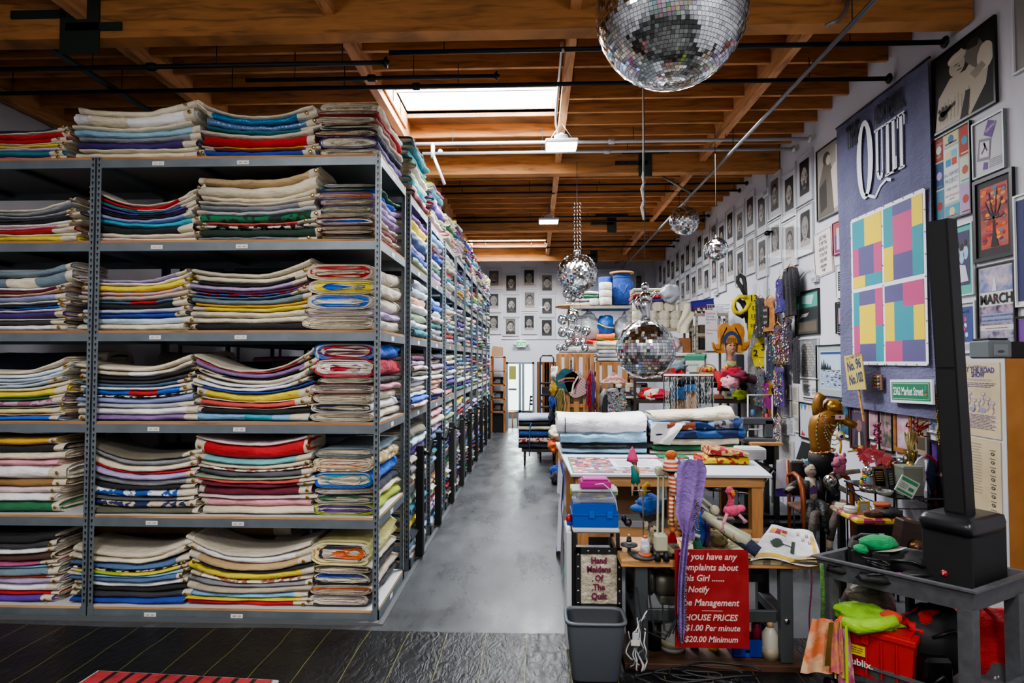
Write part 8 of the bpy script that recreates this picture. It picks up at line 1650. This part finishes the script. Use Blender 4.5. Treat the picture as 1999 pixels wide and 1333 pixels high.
b=MB();b.lathe([(.05,0),(.055,.03),(.05,.035),(0,.03)],mat('#b0b0b0',.4),18);b.lathe([(.05,.035),(.055,.05),(0,.05)],mat('#c0c0c0',.4),18);tag(b.obj('white_tin',loc=(2.74,5.5,Zs+.001)),'round white lidded tin at the left of the floral stool','tin')
t=thing('small_picture','yellow framed small picture standing on the floral stool','photo frame',(2.8,5.5,Zs+.001));frame(t,.1,.1,.012,mat('#b8921c',.5),.012,C('#8c9094'))
b=MB();b.ell((0,0,.025),(.09,.05,.03),mat('#4c2c1c',kind='fabric',scale=30.),16,8,.5,3);tag(b.obj('pine_cone_heap',loc=(2.86,5.36,Zs+.001)),'brown dried bundle lying on the front of the stool','dried bundle')
b=MB();b.ell((0,0,.03),(.1,.09,.035),M_blackm,16,8,.4,5);tag(b.obj('black_cloth_heap',loc=(3.0,5.38,Zs+.001)),'black cloth heap at the right end of the floral stool','fabric')
t=thing('gold_garland','gold beaded garland hanging at the left edge of the speaker column','garland',PX(1830,770,XR-.06));b=MB()
for k in range(60):b.ell((-.0,.01*math.sin(k*.3),-.0075*k),(.012,.012,.005),mat('#9c8030' if k%3 else '#3c2c14',.3,.8),6,4)
b.obj('beads',t)
p,W,H=wq(1820,1860,925,1130);t=thing('dark_poster_board','dark board with orange and red toy parts behind the speaker column','board',p,rz=-pi/2);b=MB();card(b,0,W,-p.z+.01 if False else 0,H,0,.03,M_blackm);b.obj('board',t);b=MB()
for(u,v,r_,c)in((.3,.82,.03,'#6c6c70'),(.25,.66,.035,'#a83424'),(.45,.74,.03,'#a84020'),(.4,.3,.04,'#a85a20')):b.oval(W*u,H*v,r_,r_*.8,C(c),.035,10);b.obj('toy_part',t);b=MB()
b.rect(W*.25,W*.5,H*.5,H*.54,M_pine,.034);b.obj('toy_part',t)
t=thing('ornate_clock_case','tilted brown wooden clock case with brass face low beside the cart','clock',PY(1745,1120,4.9),rot=(0,.2,0));b=MB();b.box(0,.24,0,.12,-.1,.42,mat('#2c1c14',.4,kind='wood'),.01);b.obj('case',t);b=MB();b.lathe([(.0,0),(.05,0),(.055,.008),(0,.01)],mat('#7c5c40',.3,.8),20,c=(.12,-.002,.24),ax=(0,-1,0));b.lathe([(.02,.01),(0,.013)],mat('#c8a080',.3,.8),12,c=(.12,-.002,.24),ax=(0,-1,0));b.obj('brass_face',t)
CX=3.19;CY0,CY1=4.3,4.9;ZC1=2.115
t=thing('tall_cabinet','tall tan cabinet with a white side at the right edge of the photo','cabinet',(CX,CY0,0))
b=MB();b.box(0,.44,0,CY1-CY0,0,ZC1,mat('#8c5a24',.8,kind='paint',scale=5.));b.obj('cabinet_body',t);b=MB();b.box(-.006,0,.004,CY1-CY0,0,ZC1,mat('#b8b8ba',.6));b.obj('white_side_panel',t)
b=MB();b.tube([(.1,-.006,.9),(.14,-.01,.6),(.2,-.01,.4)],.005,M_black,5);b.obj('cable',t)
XC=CX-.008
def on_cab(name,label,cat,x0,x1,yt,yb,art,back):
 a=PX(x0,yb,XC);c=PX(x0,yt,XC);d=PX(x1,yb,XC);W=a.y-d.y;H=c.z-a.z
 t=thing(name,label,cat,a,rz=-pi/2);b=MB();card(b,0,W,0,H,0,.004,back);b.obj('sheet',t);b=MB();art(b,W,H);b.obj('print',t)
def road(b,W,H):
 I=C('#4a3c78');b.text('The NAMES Project',W*.5,H*.93,W*.055,I,.006,align='CENTER');b.text('HIT THE ROAD',W*.5,H*.865,W*.125,I,.006,align='CENTER',bold=.03,fit=W*.78);b.text('SHOW',W*.5,H*.8,W*.125,I,.006,align='CENTER',bold=.03,fit=W*.32)
 lines(b,W*.15,W*.85,H*.75,H*.78,2,C('#8a80a0'),.006);lines(b,W*.08,W*.92,H*.66,H*.73,3,I,.006);rr=random.Random(3);G=C('#8c84a4')
 for i in range(7):
  x,y=W*(.18+.11*i),H*(.52+.06*math.sin(i*1.9));b.oval(x,y,W*.055,H*.028,G,.006,10);b.oval(x,y,W*.035,H*.018,C('#b8ac98'),.0065,8);b.line([(x,y-H*.03),(x+W*.02,y-H*.12),(x-W*.03,y-H*.16)],.006,G,.006);b.line([(x-W*.04,y-H*.06),(x+W*.05,y-H*.08)],.005,G,.006)
 b.oval(W*.6,H*.36,W*.08,H*.035,G,.006,12);b.oval(W*.35,H*.36,W*.08,H*.035,G,.006,12);lines(b,W*.08,W*.92,H*.1,H*.3,10,I,.006)
on_cab('show_poster','aged cream HIT THE ROAD SHOW poster with purple print on the cabinet side','poster',1874,1955,707,845,road,mat('#b8a888',.8,kind='paint',scale=5.))
def checkl(b,W,H):
 G=C('#8c8270')
 for i in range(24):b.rect(W*.06,W*.16,H*(.06+.036*i),H*(.075+.036*i),C('#a09682'),.006)
 lines(b,W*.28,W*.55,H*.3,H*.95,18,C('#a09682'),.006,.4);D=C('#4c463c')
 for i in range(8):y=H*(.1+.105*i);b.oval(W*.82,y,W*.05,H*.022,D,.006,8);b.rect(W*.75,W*.89,y+H*.04,y+H*.047,D,.006);b.oval(W*.82,y,W*.02,H*.01,C('#b0a488'),.0065,6)
on_cab('list_sheet','aged cream list sheet with a column of stamped symbols below the show poster','sheet',1879,1957,850,997,checkl,mat('#b4a484',.8,kind='paint',scale=5.))
t=thing('slide_projector','grey boxy projector standing on top of the tall cabinet','projector',(CX+.0,4.45,ZC1));b=MB();b.box(.0,.16,0,.2,0,.13,mat('#5c6468',.5),.012);b.box(.16,.26,0.02,.18,0,.12,M_blackm,.006);b.box(.01,.15,.02,.18,.13,.145,M_blackm,.005);b.obj('projector_body',t);b=MB();b.rect(.03,.13,.02,.1,mat('#6c7478',.5),.003);b.oval(.08,.05,.025,.01,mat('#3c4448',.5),.005,12);b.obj('front_plate',t)
Zr=.85;A2,B2=Vector((1.80,4.06,0)),Vector((2.385,3.48,0));e1=(B2-A2).normalized();L1=(B2-A2).length;ang=math.atan2(e1.y,e1.x);e2=Vector((.86,.51,0));wid=.62
t=thing('utility_cart','grey plastic utility cart with deep trays carrying the black speaker','utility cart',A2);Mct=mat('#4a4c50',.5,kind='paint',scale=20.)
def cp(u,v,z):q=e1*u+e2*v;return(q.x,q.y,z)
def tray(b,z0,z1,o=0):
 lip=.02
 def ring(d,z):return[cp(-d,-d,z),cp(L1+d,-d,z),cp(L1+d,wid+d,z),cp(-d,wid+d,z)]
 rs=[ring(-.02,z0),ring(0,z1-.02),ring(lip,z1-.012),ring(lip,z1),ring(-.015,z1),ring(-.03,z0+.04)]
 vs=[p for r_ in rs for p in r_];fs=[[0,3,2,1]]+[[i*4+k,i*4+(k+1)%4,(i+1)*4+(k+1)%4,(i+1)*4+k]for i in range(5)for k in range(4)]+[[20,21,22,23]]
 b.add(vs,fs,Mct)
b=MB();tray(b,.72,Zr);b.obj('top_tray',t);b=MB();tray(b,.14,.26);b.obj('bottom_tray',t)
for(u,v)in((.05,.05),(L1-.05,.05),(L1-.05,wid-.05),(.05,wid-.05)):
 b=MB();q0,q1=Vector(cp(u,v,.1)),Vector(cp(u,v,.73));b.bar(q0,q1,.075,.075,Mct,up=e2);b.obj('leg',t);b=MB();b.lathe([(.045,-.015),(.045,.015)],M_black,14,c=cp(u,v,.046),ax=tuple(e2));b.box(*[c_ for q in zip((q0.x-.015,q0.y-.015),(q0.x+.015,q0.y+.015))for c_ in q],.06,.12,M_iron);b.obj('caster',t)
def cw(u,v,z):q=A2+e1*u+e2*v;return(q.x,q.y,z)
zc=.761
t=thing('column_speaker','black subwoofer with a tall slim speaker column standing on the cart','speaker',(2.34,3.86,zc),rz=-1.05)
SW,SD,SH=.28,.38,.43
b=MB();secs=[]
b.box(0,SW,0,SD,0,SH-.03,M_blackm,.015);b.obj('subwoofer_box',t)
b=MB();loft(b,[(SW/2,SD/2-.01,SH-.1,SW/2+.004,SD/2+.0),(SW/2,SD/2-.015,SH-.05,SW/2+.01,SD/2+.02),(SW/2,SD/2,SH-.01,SW/2,SD/2),(SW/2,SD/2,SH,SW/2-.03,SD/2-.03)],mat('#1a1b1f',.3),40,True,True,.18);b.obj('curved_top',t)
b=MB();b.lathe([(0,0),(.019,0),(.019,.004),(0,.005)],mat('#a02028',.3),18,c=(SW*.45,-.001,.09),ax=(0,-1,0));b.text('F',SW*.45-.007,.08,.026,C('#c8b8b8'),.007,bold=.02);b.obj('round_badge',t)
b=MB();k=1.78*.04;a=Vector((.142,.15,SH-.02));c=a+Vector((-.4976*k,-.867*k,1.78));b.bar(a,c,.12,.1,mat('#0e0e10',.55),up=(0,1,0));b.bar(a+Vector((0,-.052,.03)),a+(c-a)*.49+Vector((0,-.052,0)),.1,.01,M_blackm,up=(0,1,0));b.bar(a+(c-a)*.5+Vector((0,-.052,0)),c+Vector((0,-.052,-.01)),.1,.01,M_blackm,up=(0,1,0));b.obj('speaker_column',t)
t=thing('black_camera_bag','black padded equipment bag with pockets at the left end of the cart','bag',cw(.02,.3,zc),rz=-.5);b=MB();b.box(0,.26,-.1,.14,0,.16,M_blackm,.03);b.obj('bag_body',t);b=MB();b.box(.02,.11,-.13,-.1,.02,.13,M_blackm,.015);b.box(.13,.24,-.13,-.1,.02,.13,M_blackm,.015);b.obj('front_pocket',t);b=MB();b.tube([(.04,0,.16),(.08,-.02,.2),(.17,-.02,.21),(.22,0,.16)],.014,mat('#222328',.6),6);b.obj('handle',t)
t=thing('black_duffel','low black bag behind the green cap on the cart','bag',cw(.26,.3,zc),rz=-.4);b=MB();b.ell((.12,0,.07),(.17,.12,.075),M_blackm,20,12,.25,3);b.obj('bag_body',t);b=MB();b.tube([(0,-.1,.1),(.1,-.14,.12),(.22,-.12,.08)],.01,M_black,6);b.obj('strap',t)
t=thing('green_hat','bright green cap lying upside on the black bag','cap',cw(.2,.3,zc+.145));b=MB();b.ell((0,0,.025),(.12,.07,.05),mat('#148a50',kind='fabric'),20,12,.15,4);b.ell((-.12,-.02,-.01),(.04,.05,.03),mat('#148a50',kind='fabric'),10,8,.3,2);b.obj('crown',t);b=MB();b.sheet(lambda u,v:(-.06+.2*u,-.07-.04*math.sin(u*pi)*v,-.01+.03*u),10,4,mat('#a8a490',.5));b.obj('brim',t)
for i,(u,v,w,lab)in enumerate(((.34,.05,.18,'black flat pouch in the middle of the cart tray'),(.46,.2,.16,'black pouch with cables near the speaker'),(.12,.06,.14,'dark pouch low at the cart left front'))):
 b=MB();b.ell((0,0,.03),(w*.7,w*.45,.035),M_blackm,18,10,.3,i*5);b.tube([(-w*.5,-.03,.05),(0,-.06,.07),(w*.5,-.02,.045)],.008,mat('#202226',.4),6);tag(b.obj('black_pouch',loc=cw(u,v,zc)),lab,'pouch')
b=MB();b.tube([cw(.3+.08*math.sin(k),.1+.03*math.cos(k*1.3),zc+.07+.004*k)for k in range(14)],.006,M_black,6);tag(b.obj('coiled_cable'),'coiled black cable lying on the pouches in the cart','cable')
b=MB();b.box(-.02,.02,-.01,.01,0,.012,C('#b01c90'),.003);tag(b.obj('magenta_tag',loc=cw(.44,.04,zc+.07)),'tiny magenta tag beside the speaker on the cart','tag')
b=MB();b.box(-.012,.012,-.01,.01,0,.16,C('#c0641c'),.003);tag(b.obj('orange_marker',loc=cw(.42,.4,zc)),'upright orange stick standing behind the pouches','marker')
b=MB();b.ell((0,0,.03),(.05,.04,.04),mat('#8c8c94',.6,kind='fabric'),12,8,.3,1);tag(b.obj('grey_cloth_wad',loc=cw(.06,.05,zc)),'crumpled grey white cloth in the cart left corner','fabric')
zl=.182
t=thing('red_crate','red plastic lidded crate printed Publix with a yellow label, lower cart shelf','crate',cw(.17,-.02,zl+.0),rz=ang+.06);Mrc=mat('#b01810',.4);W,D,H=.37,.34,.3
b=MB();vs=[(x,y,z)for z,k in((0,.02),(H-.04,0))for(x,y)in((k,k),(W-k,k),(W-k,D-k),(k,D-k))];b.add(vs,[(0,3,2,1),(4,5,6,7),(0,1,5,4),(1,2,6,5),(2,3,7,6),(3,0,4,7)],Mrc)
for x in(.12,.2,.28):b.box(x,x+.008,-.008,.01,.02,H-.05,Mrc)
b.obj('crate_body',t);b=MB();b.box(-.012,W+.012,-.012,D+.012,H-.04,H-.005,Mrc,.005);b.box(.02,W-.02,.02,D-.02,H-.005,H+.006,Mrc);b.box(.1,.14,-.022,-.01,H-.09,H-.02,Mrc,.003);b.obj('hinged_lid',t)
b=MB();b.rect(.02,.12,.13,.19,C('#c0a81c'),.012);lines(b,.03,.11,.14,.18,3,M_ink,.013);b.text('Publix.',.015,.07,.055,C('#d0c4c4'),.012,bold=.02);b.obj('printed_label',t)
b=MB()
def hv(u,v):return(-.02+.3*u,-.08+.26*v,.06+.05*math.sin(u*3+.5)+.02*math.sin(v*9+u*5))
t=thing('hi_vis_jacket','lime green and orange high visibility jacket heaped on the red crate','jacket',cw(.14,.0,zl+H-.04),rz=ang+.06);b=MB();b.ell((.12,.08,.075),(.19,.12,.065),mat('#7ab018',kind='fabric'),26,16,.35,3);b.obj('green_cloth',t);b=MB();b.tube([(.02,-.04,.05),(.12,-.08,.06),(.22,-.04,.09),(.3,.02,.12)],[.035,.045,.04,.03],mat('#8cbc1c',kind='fabric'),12);b.obj('sleeve',t);b=MB();b.tube([(.015,-.042,.05),(.03,-.05,.05)],[.038,.04],mat('#c84810',.6),12);b.ell((.26,.06,.115),(.06,.07,.035),mat('#c83c10',kind='fabric'),12,8,.3);b.obj('orange_cuff',t)
t=thing('tie_dye_cloths','orange, pink and lime tie-dyed cloths with gold trim hanging off the crate','fabric',cw(.13,-.08,zl+H));
for i,(x,w,L,c1,c2)in enumerate(((-.06,.12,.32,'#c86a3c','#c8a884'),(.03,.05,.34,'#c03c80','#c8b050'),(.06,.07,.38,'#b8a898','#a83c70'),(.0,.05,.3,'#b04a6c','#c89040'))):
 b=MB();b.sheet(lambda u,v:(x+w*(u-.5)*(1+.6*v)-.05*v*(i==0),-.02-.012*math.sin(u*9+i)-.012*i-.02*v,.03-L*v),10,14,mat(c1,.8,kind='blotch',col2=c2,scale=14.));o=b.obj('cloth_panel',t)
b=MB();b.sheet(lambda u,v:(.045+.016*u-.0*v,-.085,.02-.37*v),2,10,mat('#9cc81c',.5));b.obj('lime_strip',t);b=MB();b.sheet(lambda u,v:(-.045+.03*u-.03*v,-.075,.03-.26*v),3,10,mat('#96824c',.25,.8));b.obj('gold_strip',t)
t=thing('red_duffel','red cloth bag with white script lettering standing at the right of the cart','bag',(2.8,4.12,0.002));Mrb=mat('#a80c14',kind='fabric')
b=MB();b.ell((.1,.0,.26),(.3,.22,.26),Mrb,30,20,.22,6);b.obj('bag_body',t);b=MB();b.text('Mionett',-.06,.09,.11,C('#c8b8b8'),.24,sx=.8,bold=.02,shear=.3,rot=.5);b.obj('script_lettering',t);b=MB();b.tube([(-.1,-.1,.46),(0,-.1,.56),(.12,-.08,.46)],.015,Mrb,6);b.obj('strap',t)
t=thing('red_tote','red draped cloth behind the cart leg on the lower shelf','fabric',cw(.5,.28,zl));b=MB();b.ell((0,0,.33),(.18,.1,.09),Mrb,20,14,.4,2);b.obj('cloth_body',t)
t=thing('black_duffel','black bag slumped behind the red crate on the lower shelf','bag',cw(.5,.3,zl));b=MB();b.ell((0,0,.24),(.2,.14,.2),M_blackm,20,14,.3,8);b.obj('bag_body',t);b=MB();b.tube([(-.1,-.13,.3),(0,-.17,.36),(.1,-.13,.3)],.01,M_black,6);b.obj('strap',t)
t=thing('black_case','shiny black case on the lower shelf right of the red crate','case',cw(.58,.06,zl));b=MB();b.box(-.02,.14,0,.2,0,.2,mat('#0c0c0e',.25),.02);b.obj('case_body',t);b=MB();b.tube([(.0,-.01,.05),(.06,-.03,.12),(.1,-.01,.05)],.012,M_black,6);b.obj('handle',t)
b=MB();b.ell((0,0,.2),(.17,.12,.2),mat('#6c6458',.35,kind='fabric'),20,14,.08,3);tag(b.obj('grey_cushion',loc=cw(.08,.4,.262)),'grey beige shiny cushion at the back of the lower cart shelf','cushion')
t=thing('cardboard_box','brown cardboard box on the floor before the cart at the bottom edge','cardboard box',(2.0,3.22,.012),rz=-.35);b=MB();b.box(0,.42,0,.25,0,.12,mat('#8a6848',.8));b.obj('box_body',t);b=MB();b.box(0,.42,-.08,0,.115,.12,mat('#9c7854',.8));b.obj('top_flap',t)
